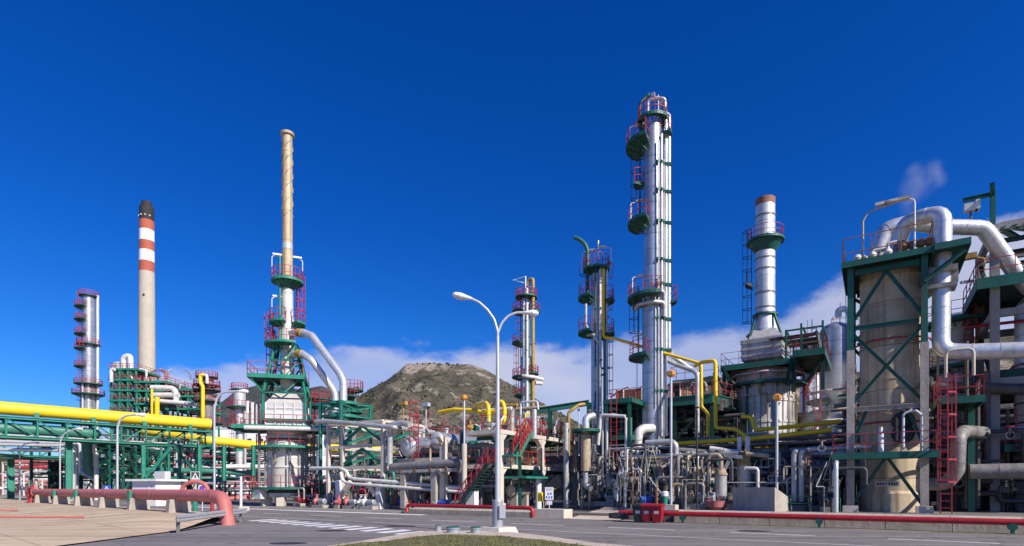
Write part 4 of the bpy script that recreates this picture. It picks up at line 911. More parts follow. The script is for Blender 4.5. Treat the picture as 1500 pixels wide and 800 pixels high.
# ------------------------------------------------------------------ tan vessel inside the green braced frame
def big_vessel():
    z3 = Vector((0, 0, 1)); vf = 5.0; v1 = 9.2; vc = 7.1; px = 1306
    uL, uR = U(1246, vf), U(1354, vf); c = G(px, vc); zz = lambda py: Z(px, py, vc); zf = lambda py: Z(1300, py, vf); rot = vrot(c)
    t = thing('vessel_frame', 'green cross braced frame on concrete legs around the tan vessel', 'frame', W((uL+uR)/2, vf, .6))
    for u in (uL, uR):
        for v_ in (vf, v1):
            zt = zf(508); MB().fbox(u-.18, u+.18, v_-.18, v_+.18, .95, zt).obj('concrete_leg', 'concrete', t); MB().fbox(u-.36, u+.36, v_-.36, v_+.36, .58, .95).obj('footing', 'concrete_pale', t)
            MB().ib(W(u, v_, zt), W(u, v_, zf(383)), .29).obj('post', 'green', t)
    for py, m_, w_ in ((597, 'concrete', .26), (475, 'green', .2), (392, 'green', .26)):
        z = zf(py)
        for v_ in (vf, v1): MB().ib(W(uL+.2, v_, z), W(uR-.2, v_, z), w_).obj('beam', m_, t)
        for u in (uL, uR): MB().ib(W(u, vf+.2, z), W(u, v1-.2, z), w_).obj('beam', m_, t)
    lv = [(745, 664), (660, 600), (593, 478), (472, 393)]
    um = (uL+uR)/2
    def X(p0, p1, p2, p3, side=None):
        MB().ib(p0, p1, .16).obj('brace', 'green', t); MB().ib(p2, p3, .16).obj('brace', 'green', t)
    X(W(uL, vf, .9), W(um, vf, zf(668)), W(uR, vf, .9), W(um, vf, zf(668)))
    X(W(uL, vf, zf(655)), W(um-.9, vf, zf(600)), W(uR, vf, zf(655)), W(um+.9, vf, zf(600)))
    X(W(uL, vf, zf(592)), W(uR, vf-.03, zf(480)), W(uR, vf, zf(592)), W(uL, vf-.03, zf(480)))
    X(W(uL, vf, zf(470)), W(um, vf, zf(396)), W(uR, vf, zf(470)), W(um, vf, zf(396)))
    for u in (uL, uR):
        X(W(u, vf, zf(592)), W(u, v1, zf(480)), W(u, v1, zf(592)), W(u, vf, zf(480))); X(W(u, vf, zf(470)), W(u, v1, zf(396)), W(u, v1, zf(470)), W(u, vf, zf(396)))
        X(W(u, vf, zf(740)), W(u, v1, zf(670)), W(u, v1, zf(740)), W(u, vf, zf(670)))
    X(W(uL, v1, zf(592)), W(uR, v1, zf(480)), W(uR, v1, zf(592)), W(uL, v1, zf(480))); X(W(uL, v1, zf(470)), W(uR, v1, zf(396)), W(uR, v1, zf(470)), W(uL, v1, zf(396)))
    # decks
    zd = zf(380)
    fdeck(t, uL-.35, uR+.3, vf-.5, v1+.4, zd, rail='fblr', edge='green', sk=.22, rr=.04, rm='pipe_rust', h=1.35)
    fdeck(t, uR+.42, uR+1.75, vf-.7, v1-.3, zd, rail='', edge='green', sk=.22)
    for v_ in (vf-.4, v1-.6): MB().ib(W(uR, v_, zd-1.6), W(uR+1.6, v_, zd-.35), .2).obj('brace', 'green', t)
    fdeck(t, uL-.8, uR+.5, vf-.9, vf-.02, zf(666), rail='flr', sk=.24, rr=.045)
    # vertical caged ladder on the right with red guard
    p = W(uR+.85, vf-.5, 0); l = MB().ladder(p, .6, zf(560), -Nv).obj('ladder', 'red', t); MB().cage(p, 2.2, zf(560), -Nv, .8, .035).obj('safety_cage', 'red', l)
    fdeck(t, uR+.6, uR+2.4, vf+.2, v1-.2, zf(590), rail='fblr', sk=.25, rr=.045)
    MB().tube([W(uR+.9, vf+.2, zf(560)), W(uR+.9, vf+.2, zf(522)), W(uR+2.0, vf+.2, zf(522)), W(uR+2.0, vf+.2, zf(560))], .07, 8, .3).obj('guard_hoop', 'concrete_pale', t)
    MB().tube([W(uR-.9, vf-.35, zf(660)), W(uR-.9, vf-.35, zf(608)), W(uR-.4, vf-.35, zf(604)), W(uR-.12, vf-.35, zf(612)), W(uR-.12, vf-.35, zf(664))], .06, 8, .2).obj('guard_hoop', 'sign_grey', t)
    # vessel
    r = 1.52
    vz = thing('process_vessel', 'tall tan stained vessel standing inside the green braced frame', 'vessel', c+z3*.6)
    MB().lathe(c, [(r*1.06, .6), (r*1.06, 1.6), (r, 1.75), (r, zz(396)), (r*.8, zz(388)), (0, zz(384))], 40).obj('shell', 'vessel_tan', vz)
    rings(c, r, [zz(py) for py in (655, 610, 560, 510, 455, 415)], .035, 'seam_band', 'vessel_tan', vz, .035, 40)
    def pol(rr_, a, z): return c+Vector((rr_*math.cos(R(a+rot)), rr_*math.sin(R(a+rot)), z))
    MB().tube([pol(r+.25, a, zz(505)) for a in range(180, 361, 15)], .05, 6, 0).obj('ring_pipe', 'red', vz)
    MB().tube([pol(r+.3, a, zz(622)) for a in range(190, 351, 15)], .05, 6, 0).obj('ring_pipe', 'red', vz)
    for py in (640, 622): MB().lathe(pol(r-.1, 285, zz(py)), [(.42, 0), (.42, .55), (.5, .55), (.5, .68), (0, .68)], 16, pol(1, 285, 0)-c).obj('manhole', 'black', vz)
    ms = pol(r+.06, 263, zz(709)); nn = (pol(1, 263, 0)-c); tt = Vector((-nn.y, nn.x, 0))
    pl = MB().beam(ms-tt*.56, ms+tt*.56, .06, .28).obj('name_plate', 'pale_wall', vz)
    k = MB()
    for x, w_ in ((-.42, .09), (-.30, .08), (-.19, .08), (-.06, .05), (.1, .08), (.22, .08), (.33, .07), (.43, .06)): k.beam(ms+tt*(x-w_/2)+nn*.035, ms+tt*(x+w_/2)+nn*.035, .01, .13)
    k.obj('worn_lettering', 'black', pl)
    # little post and bottle on the platform
    p = W(um-.25, vf-.55, zf(664)); MB().tube([p, p+z3*1.0], .13, 10, 0).tube([p+z3*1.0, p+z3*1.35], .09, 10, 0).obj('gas_bottle', 'sign_grey', None, 'light grey gas bottle standing on the low green platform before the tan vessel', 'bottle')
    # big ducts on top
    vd = 5.6
    pipe('large_duct', 'big shiny duct arching over the vessel then dropping and turning right', [W(um+.1, 6.9, zd+.1), at(1327, 326, 6.4), at(1350, 318, 6.0), at(1381, 312, vd), at(1381, 372, vd), at(1379, 430, vd), at(1378, 514, vd), at(1420, 515.5, vd), at(1560, 511, vd)], .40, 'duct_metal', cat='duct', fil=.75, n=24, bands=1.1)
    pipe('large_duct', 'shiny duct rising left of the vessel top, running right to the dark tower', [W(um-.75, 7.4, zd+.1), at(1297, 335, 7.4), at(1330, 326, 7.6), at(1375, 332, 8.4), at(1441, 334, 9.0), at(1487, 398, 10.2), at(1510, 425, 10.6)], .40, 'duct_metal', cat='duct', fil=.6, n=24, bands=1.3)
    k = MB(); e = at(1380, 395, vd); k.box(e-z3*.1, 1.2, 1.05, .28).box(e-z3*.95, 1.15, 1.1, .2).box(e+Dv*.5-z3*.45, .3, .35, .6).box(e-Dv*.5-z3*.45, .3, .35, .6); k.obj('duct_clamp', 'pipe_dull', None, 'grey spring support clamp gripping the vertical shiny duct under the green deck', 'support')
    # clutter on the top deck
    for i in range(6):
        p = W(uL+.3+i*.35, vf+.4+.5*(i % 2), zd); tag(MB().tube([p, p+z3*(.5+.12*i), p+z3*(.5+.12*i)+Dv*.4], .09, 8, .12).sphere(p+z3*.5, .22, 8).obj('relief_valve', 'pipe_dull' if i % 2 else 'pipe_white'), 'small relief valve crowded on the left of the vessel top deck', 'valve', 'relief valves on the vessel top')
    for i in range(4):
        p = W(um+.8+i*.36, vf+.7, zd); tag(MB().tube([p, p+z3*1.0], .1, 8, 0).sphere(p+z3*.75, .24, 8).obj('relief_valve', 'pipe_rust'), 'rusty valve between the ducts and the railing on the vessel top deck', 'valve', 'rusty valves on the vessel top')
    p = W(um-1.05, vf-.4, zd); MB().tube([p, p+z3*2.2, p+z3*2.6+Dv*.3, p+z3*2.75+Dv*1.5], .05, 6, .3).box(p+z3*2.85+Dv*1.5, 1.1, .25, .14).obj('deck_lamp', 'pipe_tan', None, 'lamp on a bent mast over the left end of the vessel deck', 'lamp')
    p = W(um+1.2, vf-.4, zd); MB().tube([p, p+z3*2.7, p+z3*2.8-Dv*.4, p+z3*2.8-Dv*1.1], .05, 6, .3).box(p+z3*2.86-Dv*1.2, 1.0, .25, .14).obj('deck_lamp', 'pipe_white', None, 'lamp on a bent white mast between the two ducts over the vessel deck', 'lamp')
big_vessel()
# ------------------------------------------------------------------ dark structure at the right edge
def right_structure():
    z3 = Vector((0, 0, 1)); vf = 9.7; u0 = U(1457, vf); zf = lambda py: Z(1457, py, vf); vb = 15.0; u1 = u0+7
    t = thing('steel_tower', 'dark steel tower with concrete legs and a green top deck cut by the right edge', 'tower', W(u0, vf, .6))
    for u in (u0, u0+3.4, u1):
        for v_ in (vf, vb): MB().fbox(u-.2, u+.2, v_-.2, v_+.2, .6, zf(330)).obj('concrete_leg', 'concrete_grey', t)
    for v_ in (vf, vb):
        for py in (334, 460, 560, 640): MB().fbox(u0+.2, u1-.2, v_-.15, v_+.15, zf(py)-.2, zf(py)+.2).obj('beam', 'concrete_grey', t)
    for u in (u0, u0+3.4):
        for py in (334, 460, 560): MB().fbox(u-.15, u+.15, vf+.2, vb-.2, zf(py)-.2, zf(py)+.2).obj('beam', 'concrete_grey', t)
    fdeck(t, u0-.8, u1, vf-.6, vb, zf(412), rail='fl', sk=.5, rr=.04)
    fdeck(t, u0-.4, u1, vf+.1, vb, zf(545), rail='', sk=.4, edge='green_dark')
    fdeck(t, u0+.4, u1, vf-.4, vb, zf(655), rail='f', sk=.3, rr=.045)
    # gantry arm with hoist
    p = W(u0-.08, vf, zf(330)); MB().ib(p, p+z3*1.9, .22).obj('gantry_post', 'green', t); MB().ib(p+z3*1.75-Nv*1.3-Dv*.2, p+z3*1.75, .2).ib(p+z3*1.75, p+z3*1.75-Dv*1.3, .2).obj('gantry_arm', 'green', t)
    h = p+z3*1.25-Dv*.95; hh = MB().box(h, .6, .45, .4).box(h+Dv*.3+z3*.05, .2, .5, .5).obj('hoist', 'pipe_white', t); MB().tube([h, h-z3*.7], .05, 6, 0).obj('hoist_chain', 'dark_steel', hh)
    for i in range(4): MB().ib(W(u0+.3+i*.5, vf-.2, zf(340)+.4*i*0), W(u0+1.7+i*.6, vb-1, zf(318)+.4*i), .25).obj('roof_beam', 'green', t)
    for i in range(3): MB().ib(W(u0+.3, vf+.6+i*1.3, zf(350)-.3*i), W(u1, vf+.6+i*1.3, zf(350)-.3*i), .22).obj('roof_beam', 'green_dark', t)
    for a, b in ((560, 470), (650, 565), (740, 660), (450, 345)):
        MB().ib(W(u0+.2, vb-.1, zf(a)), W(u0+3.2, vb-.1, zf(b)), .18).obj('brace', 'green_dark', t); MB().ib(W(u0, vf+.3, zf(a)), W(u0, vb-.3, zf(b)), .18).obj('brace', 'green_dark', t)
    p = W(u0-.5, vf-.5, zf(412)); MB().tube([p, p+z3*1.2, p+z3*1.4-Dv*.5], .045, 6, .15).box(p+z3*1.45-Dv*.6, .55, .35, .3).obj('floodlight', 'yellow_dirty', None, 'small tan floodlight on the corner of the right tower deck', 'floodlight')
    # red guard at bottom right
    p = W(u0+1.55, vf-.8, 0)
    k = MB()
    for x in (0, .45, .9, 1.35, 1.8): k.beam(p+Dv*x+z3*.6, p+Dv*x+z3*zf(615), .07)
    for z in (2.2, 3.2, 4.2, 5.0): k.beam(p+z3*z, p+Dv*1.8+z3*z, .07)
    k.obj('red_guard', 'red', None, 'red barred guard cage at the foot of the tower by the right edge', 'guard cage')
    c = W(u0+2.6, vf+2.4, 0); t2 = thing('process_vessel', 'pale brick patterned vessel in shade behind the right tower posts', 'vessel', c+z3*.6)
    MB().lathe(c, [(1.4, .6), (1.4, zf(440)), (1.0, zf(425)), (0, zf(420))], 32).obj('shell', 'cladding_pale', t2)
    rings(c, 1.4, [1.2+i*1.1 for i in range(9)], .04, 'seam_band', 'dark_steel', t2, .04)
    # column with green ring behind, between vessel and tower
    c = G(1402, 15); zz = lambda py: Z(1402, py, 15)
    column('pale_column', 'pale column with a dark round platform behind the vertical duct', 'column', c, .6, [(.85, 0), (.85, zz(470)), (.5, zz(462)), (0, zz(460))], 'stack_white', plats=[(zz(474), 0, 360, .85), (zz(540), 120, 300, .8)], ladders=[(300, zz(600), zz(474), 'red')], lamps=[(10, 1.3, zz(474), 2.6)])
    # pipes under
    pipe('large_pipe', 'dull grey pipe in a tall S bend between the vessel frame and the right tower', [at(1358, 709, 6.4), at(1386, 709, 6.2), at(1402, 690, 6.0), at(1404, 640, 6.0), at(1412, 632, 7.0), at(1440, 634, 8.5)], .34, 'pipe_dull', fil=.5, n=18, bands=1.)
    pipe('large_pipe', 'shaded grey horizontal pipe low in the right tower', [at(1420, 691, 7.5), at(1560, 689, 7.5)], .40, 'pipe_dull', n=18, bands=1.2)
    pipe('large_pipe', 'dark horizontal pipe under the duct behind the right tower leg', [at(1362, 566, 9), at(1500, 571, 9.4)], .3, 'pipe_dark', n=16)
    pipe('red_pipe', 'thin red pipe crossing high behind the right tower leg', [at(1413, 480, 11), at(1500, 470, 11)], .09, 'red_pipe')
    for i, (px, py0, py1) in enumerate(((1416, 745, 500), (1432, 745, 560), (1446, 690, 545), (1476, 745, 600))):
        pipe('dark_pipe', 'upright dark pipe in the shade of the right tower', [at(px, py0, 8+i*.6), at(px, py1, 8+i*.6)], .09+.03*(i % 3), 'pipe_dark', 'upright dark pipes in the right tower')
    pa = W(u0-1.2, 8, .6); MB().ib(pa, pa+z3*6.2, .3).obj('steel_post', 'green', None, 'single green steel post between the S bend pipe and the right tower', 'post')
    MB().fbox(u0-1.9, u0+6, 15.6, 15.9, .6, 6.0).obj('shade_wall', 'dark_steel', None, 'dark panel added as shade at the back of the right tower', 'wall')  # dark panel standing in for the shade behind the tower
    t = thing('shade_block', 'unseen tall block added beyond the right tower to shade it', 'building', W(u0+11, 12, .6))  # out of view, added to cast shade over the right tower
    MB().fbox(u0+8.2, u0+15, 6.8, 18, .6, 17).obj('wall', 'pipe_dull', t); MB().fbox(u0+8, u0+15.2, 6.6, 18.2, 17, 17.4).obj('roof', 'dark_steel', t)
    for i in range(4): MB().fbox(u0+9+i*1.6, u0+10+i*1.6, 6.74, 6.79, 9, 11).obj('window', 'black', t)
right_structure()
z3 = Vector((0, 0, 1))
# ------------------------------------------------------------------ furnace with the tall beige stack
def furnace():
    v = 4.5; px = 421; c = G(px, v); zz = lambda py: Z(px, py, v); rot = vrot(c)
    t = thing('furnace_stack', 'tall thin beige stack with spiral strakes on a green lattice cone and white furnace', 'furnace', c+z3*.13)
    def pol(r, a, z): return c+Vector((r*math.cos(R(a+rot)), r*math.sin(R(a+rot)), z))
    rz = -TH; h = 1.75; Rd = 1.95
    st = MB().lathe(c, [(.66, zz(580)), (.66, zz(480)), (.56, zz(470)), (.50, zz(365)), (.48, zz(196)), (.40, zz(195)), (.40, zz(200))], 28).obj('stack', 'stack_beige', t)
    MB().lathe(c, [(.675, zz(582)), (.675, zz(470)), (.57, zz(462)), (.55, zz(412)), (.5, zz(412))], 28).obj('stack_base', 'stack_white', st)
    MB().lathe(c, [(.49, zz(200)), (.66, zz(199)), (.66, zz(195.5)), (.45, zz(195.5))], 20).obj('top_rim', 'stack_beige', st)
    k = MB()
    for s0 in (0, 120, 240):
        n = 70; pts = [pol(.54, s0+i*360*1.9/n, zz(318)+(zz(203)-zz(318))*i/n) for i in range(n+1)]
        for i in range(n):
            a, b = pts[i], pts[i+1]; k.beam(a, b, .14, .03, (a-c-z3*(a.z)))
    k.obj('spiral_strake', 'stack_beige', st)
    MB().lathe(c, [(.51, zz(366)), (.53, zz(366)), (.53, zz(358)), (.51, zz(358))], 24).obj('seam_band', 'lamp_grey', st)
    def plat(py, a0, a1, ri, wd, rm='red', dm='green_bright'):
        p = c+z3*zz(py); d = MB().deck(p, ri+.03, ri+wd, a0+rot, a1+rot, .09, .25).obj('platform', dm, t); x = MB().railarc(p, ri+wd-.03, a0+rot, a1+rot, 1.2, .045)
        if a1-a0 < 350:
            for a in (a0, a1): x.rail([pol(ri+.1, a, zz(py)), pol(ri+wd, a, zz(py))], 1.2, 9, .045)
        x.obj('railing', rm, d)
    plat(413, 0, 360, .55, .95); plat(474, 140, 260, .6, 1.1); plat(474, -60, 40, .6, 1.1); plat(506, 120, 290, .68, 1.45)
    MB().lathe(c, [(.6, zz(424)), (1.2, zz(415))], 20).obj('bracket_cone', 'green', t)
    for (a, za, zb, d) in ((20, 474, 413, 1.0), (170, 506, 474, 1.4), (172, 560, 500, 1.2)):
        p = pol(d, a, 0); l = MB().ladder(p, zz(za), zz(zb)+1, pol(1, a, 0)-c, .5, .035).obj('ladder', 'red', t); MB().cage(p, zz(za)+1.6, zz(zb)+1, pol(1, a, 0)-c, .8, .03).obj('safety_cage', 'red', l)
    MB().tube([pol(.85, 215, zz(500)), pol(.85, 215, zz(380))], .12, 8, 0).obj('cable_riser', 'green_bright', t)
    for (a, py) in ((178, 413), (5, 413), (180, 474)):
        p = pol(1.45, a, zz(py)); e = p+z3*2.6+(pol(0, 0, 0)-pol(.5, a, 0))
        l = MB().tube([p, p+z3*2.4, e], .05, 6, .2).obj('lamp_arm', 'sign_grey', t); MB().box(e+z3*.05, .85, .26, .16, R(rot)).obj('lamp_head', 'white', l)
    # lattice cone
    fa = R(rot-9); fx = Vector((math.cos(fa), math.sin(fa), 0)); fy = Vector((-math.sin(fa), math.cos(fa), 0))
    def W(u, v, z=0): return c+fx*u+fy*v+z3*z
    def sq(hh, z): return [W(sx*hh, sy*hh, z) for sx, sy in ((-1, -1), (1, -1), (1, 1), (-1, 1))]
    L_ = [(1.0, zz(508)), (1.3, zz(532)), (1.62, zz(556)), (1.95, zz(580)), (1.95, zz(618))]
    for i in range(4):
        a, b = sq(*L_[i]), sq(*L_[i+1])
        for j in range(4):
            MB().ib(a[j], b[j], .2).obj('lattice_leg', 'green_bright', t); MB().ib(b[j], b[(j+1) % 4], .16).obj('lattice_beam', 'green_bright', t)
            if i < 3:
                MB().ib(a[j], (b[j]+b[(j+1) % 4])/2, .13).obj('lattice_brace', 'green_bright', t); MB().ib(a[(j+1) % 4], (b[j]+b[(j+1) % 4])/2, .13).obj('lattice_brace', 'green_bright', t)
    for j in range(4): MB().ib(sq(1.0, zz(508))[j], sq(1.0, zz(508))[(j+1) % 4], .16).obj('lattice_beam', 'green_bright', t)
    u0, v0 = 0, 0
    fdeck(t, u0-3.3, u0+1.8, v0-2.2, v0+2.2, zz(556), 'green_dark', 'green_bright', rail='fbl', rr=.045, sk=.3, h=1.25, Wf=W)
    for yy in (-2.1, 2.1): MB().ib(W(u0-1.9, v0+yy, zz(580)), W(u0-3.2, v0+yy, zz(558)), .15).obj('brace', 'green_bright', t)
    # white box and hood
    b0, b1, b2 = zz(628), zz(594), zz(570)
    q = sq(h, b1); ap = sq(.55, b2); MB().hexa(q+ap).obj('hood', 'stack_white', t)
    bx = MB().hexa(sq(h, b0)+sq(h, b1-.01)).obj('convection_box', 'stack_white', t)
    k = MB()
    for i in range(4):
        z = b0+(b1-b0)*(i+.1)/4; A = sq(h+.05, z); B = sq(h+.05, z+.1); k.hexa(A+B)
    for sx in (-1, -.5, 0, .5, 1):
        k.beam(W(u0+sx*h, v0-h-.06, b0), W(u0+sx*h, v0-h-.06, b1), .1); k.beam(W(u0+h+.06, v0+sx*h, b0), W(u0+h+.06, v0+sx*h, b1), .1)
    k.obj('stiffener_grid', 'sign_grey', bx)
    # header pipes left of the box
    for i in range(4): MB().tube([W(u0-2.2-.45*i, v0-1, b0-.3), W(u0-2.2-.45*i, v0-1, b1-.2+.1*i), W(u0-2.2-.45*i, v0+.6, b1-.2+.1*i)], .15, 10, .3).obj('header_pipe', 'pipe_white', t)
    fdeck(t, u0-4.6, u0+4.2, v0-2.6, v0+2.6, zz(628), 'green_dark', 'green_bright', rail='fblr', rr=.045, sk=.3, Wf=W)
    MB().tube([W(u0-3.4, v0-2.9, zz(632)), W(u0+6.0, v0-2.9, zz(632))], .22, 12, 0).obj('crossover_pipe', 'pipe_white', t)
    # drum
    MB().lathe(c, [(Rd*.9, zz(718)), (Rd, zz(716)), (Rd, zz(634)), (Rd*.96, zz(630)), (0, zz(630))], 40).obj('furnace_drum', 'stack_white', t)
    rings(c, Rd, [zz(642), zz(684)], .12, 'stiffener_ring', 'pipe_white', t, .1, 40)
    MB().lathe(c, [(Rd+.01, zz(648)), (Rd+.02, zz(648)), (Rd+.02, zz(640)), (Rd+.01, zz(640))], 40).obj('dark_band', 'pipe_dark', t)
    plat(656, 150, 395, Rd, 1.0); plat(715, 140, 400, Rd, 1.5, dm='green')
    for a in (196, 232, 268, 300, 335):
        for py0, py1 in ((715, 686), (682, 657)):
            MB().tube([pol(Rd+.18, a, zz(py0)), pol(Rd+.18, a, zz(py1))], .07, 6, 0).tube([pol(Rd+.35, a+9, zz(py0)), pol(Rd+.35, a+9, zz(py1)+.6), pol(Rd+.05, a+9, zz(py1)+.6)], .06, 6, .1).obj('burner_pipe', 'pipe_dull', t)
    for a in (205, 330): MB().tube([pol(Rd+.9, a, zz(716)), pol(Rd+.9, a, zz(630))], .14, 8, 0).obj('downcomer', 'pipe_dull', t)
    # windbox and feet
    MB().lathe(c, [(Rd+.55, zz(728)), (Rd+.6, zz(727)), (Rd+.6, zz(722)), (Rd+.3, zz(720)), (Rd*.9, zz(718))], 32).obj('wind_box', 'pipe_metal', t)
    for a in (205, 255, 300, 345, 45, 110): p = pol(Rd+.2, a, .13); MB().box(p+z3*(zz(728)-.13)/2, .9, .7, zz(728)-.13, R(a+rot)).obj('concrete_foot', 'concrete_pale', t)
    p = pol(Rd+1.0, 215, 0); MB().box(p+z3*1.45, .95, .7, 1.2).obj('control_cabinet', 'pipe_white', t)
    p = pol(Rd+1.5, 320, 0); l = MB().ladder(p, .13, zz(715)+1, pol(1, 320, 0)-c, .5, .035).obj('ladder', 'red', t)
    # ducts going right to the green tower
    pipe('flue_duct', 'upper grey duct leaving the beige stack and slanting down to the right', [at(424, 487.5, 4.5), at(446, 488, 4.6), at(457, 492, 4.7), at(497, 546, 5.2), at(503, 558, 5.2), at(503, 746, 5.2)], .36, 'duct_metal', cat='duct', n=18, fil=.8, bands=2.5)
    pipe('flue_duct', 'lower grey duct slanting from the green lattice cone down to the right', [at(424, 518, 4.4), at(444, 519, 4.4), at(456, 527, 4.6), at(487, 569, 6.4), at(491, 578, 6.6), at(491, 640, 6.6)], .34, 'duct_metal', cat='duct', n=18, fil=.8, bands=2.5)
    MB().tube([at(437, 487.5, 4.55), at(443, 488, 4.57)], .42, 18, 0).obj('expansion_joint', 'yellow_dirty', None, 'rusty yellow expansion joint at the start of the upper slanting duct', 'pipe fitting')
    MB().tube([at(436, 518.5, 4.4), at(443, 519, 4.4)], .42, 18, 0).obj('expansion_joint', 'yellow_dirty', None, 'rusty yellow expansion joint at the start of the lower slanting duct', 'pipe fitting')
furnace()
# ------------------------------------------------------------------ green tower, concrete frame and white pipes right of the furnace
def mid_left():
    v = 6.0; u0, u1 = U(482, 5), U(512, 5); zz = lambda py: Z(497, py, 5)
    t = thing('steel_tower', 'bright green braced steel tower around the two slanting ducts', 'tower', W((u0+u1)/2, 5, .13))
    steel(t, u0, u1, 4.0, 7.6, [zz(608), zz(590)], z0=zz(640), m='green_bright', w=.24, brace=(('f', 0), ('r', 0), ('f', 1), ('r', 1)))
    for u in (u0, u1):
        for v_ in (4.0, 7.6): MB().ib(W(u, v_, .13), W(u, v_, zz(640)), .24).obj('post', 'green_bright', t)
    for z in (zz(610), zz(591)): MB().deck(G(503, 5.2, z), .4, 1.3, 0, 360, .1, .3).obj('platform', 'green_bright', t)
    # slender columns behind
    for px, lab, top, py_ in ((472, 'pale column with a green cap platform left of the green braced tower', 582, ()), (516, 'thin dark column with red rails right of the green braced tower', 568, ())):
        v_ = 16; c = G(px, v_); zq = lambda py: Z(px, py, v_)
        column('small_column', lab, 'column', c, .13, [(.75 if px < 500 else .5, 0), (.75 if px < 500 else .5, zq(top+4)), (0, zq(top))], 'cladding_pale' if px < 500 else 'pipe_dull', plats=[(zq(top+4), 0, 360, .8), (zq(top+14), 120, 300, 1.0), (zq(top+36), 0, 360, .7)], ladders=[(170, zq(640), zq(top), 'red')], railm='red', rr=.05)
    # concrete pipe frame
    zc = lambda py: Z(490, py, 3)
    uA, uM, uB = U(481, 3), U(502, 3), U(561, 3)
    t = thing('pipe_rack', 'pale concrete frame with green cross braces beside the white furnace', 'frame', W((uA+uB)/2, 3, .13))
    zt = Z(502, 622, 3); zm = Z(502, 655, 3); zl = Z(502, 686, 3)
    for u in (uA, uM, uB):
        for v_ in (3.0, 8.0): MB().fbox(u-.14, u+.14, v_-.14, v_+.14, .13, zt).obj('concrete_leg', 'concrete_pale', t); MB().fbox(u-.4, u+.4, v_-.4, v_+.4, .1, .6).obj('footing', 'concrete_pale', t)
    for z in (zt, zm, zl):
        for v_ in (3.0, 8.0): MB().fbox(uA, uB, v_-.12, v_+.12, z-.13, z+.13).obj('beam', 'concrete_pale', t)
        for u in (uA, uM, uB): MB().fbox(u-.11, u+.11, 3.15, 7.85, z-.12, z+.12).obj('beam', 'concrete_pale', t)
    um = (uM+uB)/2
    for z0_, z1_ in ((zm, zt), (zl, zm)):
        for a, b in ((uM, um), (uB, um)): MB().ib(W(a, 3.0, z0_+.25), W(b, 3.0, z1_-.25), .2).obj('brace', 'green_bright', t)
        for a, b in ((uM, uM), (uB, uB)): MB().ib(W(a, 3.3, z0_+.25), W(b, 7.7, z1_-.25), .2).obj('brace', 'green_bright', t)
    for a, b in ((uM, 1), (uB, -1)): MB().fbox(a-.25, a+.25, 2.4, 2.75, .13, Z(502, 700, 3)-.2).obj('concrete_leg', 'sign_grey', t)
    for a, s in ((uM+.4, 1), (uB-.4, -1)): MB().beam(W(a, 2.6, 1.3), W(a+s*1.1, 2.6, Z(502, 703, 3)-.2), .32, .4).obj('inclined_strut', 'concrete_pale', t)
    pipe('grey_pipe', 'grey pipe along the top of the pale concrete frame', [at(462, 618, 2.6), at(480, 617, 2.6), at(575, 626, 2.6), at(577, 626.2, 2.6), at(577, 626.2, 2.6)+Nv*5], .2, 'pipe_metal', n=14)
    pipe('white_pipe', 'upper white pipe with a stepped jog in front of the pale concrete frame', [at(455, 686, 2.0), at(498, 686, 2.0), at(507, 690, 2.0), at(512, 700, 2.0), at(520, 702, 2.0), at(575, 706, 2.4), at(690, 716, 3.4)], .15, 'pipe_white', n=14, fil=.4)
    pipe('white_pipe', 'lower white pipe with a stepped jog in front of the pale concrete frame', [at(499, 692, 1.7), at(501, 703, 1.7), at(507, 707, 1.7), at(520, 709, 1.7), at(575, 713, 2.2), at(690, 722, 3.2)], .13, 'pipe_white', n=14, fil=.4)
    pipe('white_pipe', 'thick white pipe along the ground behind the concrete frame posts', [at(440, 712, 8.5), at(575, 712, 9)], .5, 'pipe_white', n=14)
    pipe('grey_pipe', 'grey pipe rising in a square hook right of the pale concrete frame', [at(571, 683, 3), at(571.5, 622, 3), at(590, 620, 3), at(600, 622, 3)], .24, 'pipe_metal', n=14, fil=.5)
    pipe('grey_pipe', 'thinner upright grey pipe left of the square hooked pipe', [at(567, 683, 3.6), at(567.5, 636, 3.6)], .14, 'pipe_metal', n=10)
    for i, u in enumerate((uA+.5, uM+1.0, uM+2.6, uB-1.3, uB-.3)):
        pump(W(u, 1.7+.5*(i % 2), .13), -TH+(1.57 if i % 2 else 0), 'small red and grey pump on the ground at the foot of the pale concrete frame', 'pumps under the pale concrete frame', 'salmon' if i < 3 else 'pipe_white', .9, 'red' if i % 2 else 'lamp_base')
    # grey duct on short concrete posts (580-675)
    zq = lambda py: Z(620, py, 2.5)
    uA, uB = U(583, 2.5), U(672, 2.5)
    t = thing('pipe_rack', 'low concrete rack carrying the fat grey pipe below the two drums', 'frame', W((uA+uB)/2, 2.5, .3))
    for px, w_ in ((592, .25), (637, .25)): u = U(px, 2.5); MB().fbox(u-w_, u+w_, 2.3, 2.8, .25, zq(690)).obj('concrete_leg', 'concrete', t)
    u = U(606, 3.5); MB().fbox(u-.45, u+.45, 3.3, 4.0, .25, zq(690)).obj('concrete_leg', 'concrete_grey', t)
    MB().fbox(uA, uB, 2.25, 2.85, zq(692), zq(687)).obj('beam', 'concrete', t)
    k = MB()
    for i in range(5): k.fbox(uA+.4+i*1.6, uA+.6+i*1.6, 2.22, 2.26, zq(691), zq(684))
    k.obj('clip', 'pipe_rust', t)
    pipe('large_pipe', 'fat dull grey pipe lying on the low concrete rack', [at(573, 685, 2.5), at(668, 678, 2.5), at(672, 679, 2.6), at(672, 690, 2.8)], .33, 'pipe_dull', n=18, fil=.3)
    pipe('guard_hoop', 'pale hoop shaped pipe in front of the right hand drum', [at(630, 676, 2.4), at(630.5, 652, 2.4), at(647, 650, 2.4)], .09, 'pipe_tan', fil=.15)
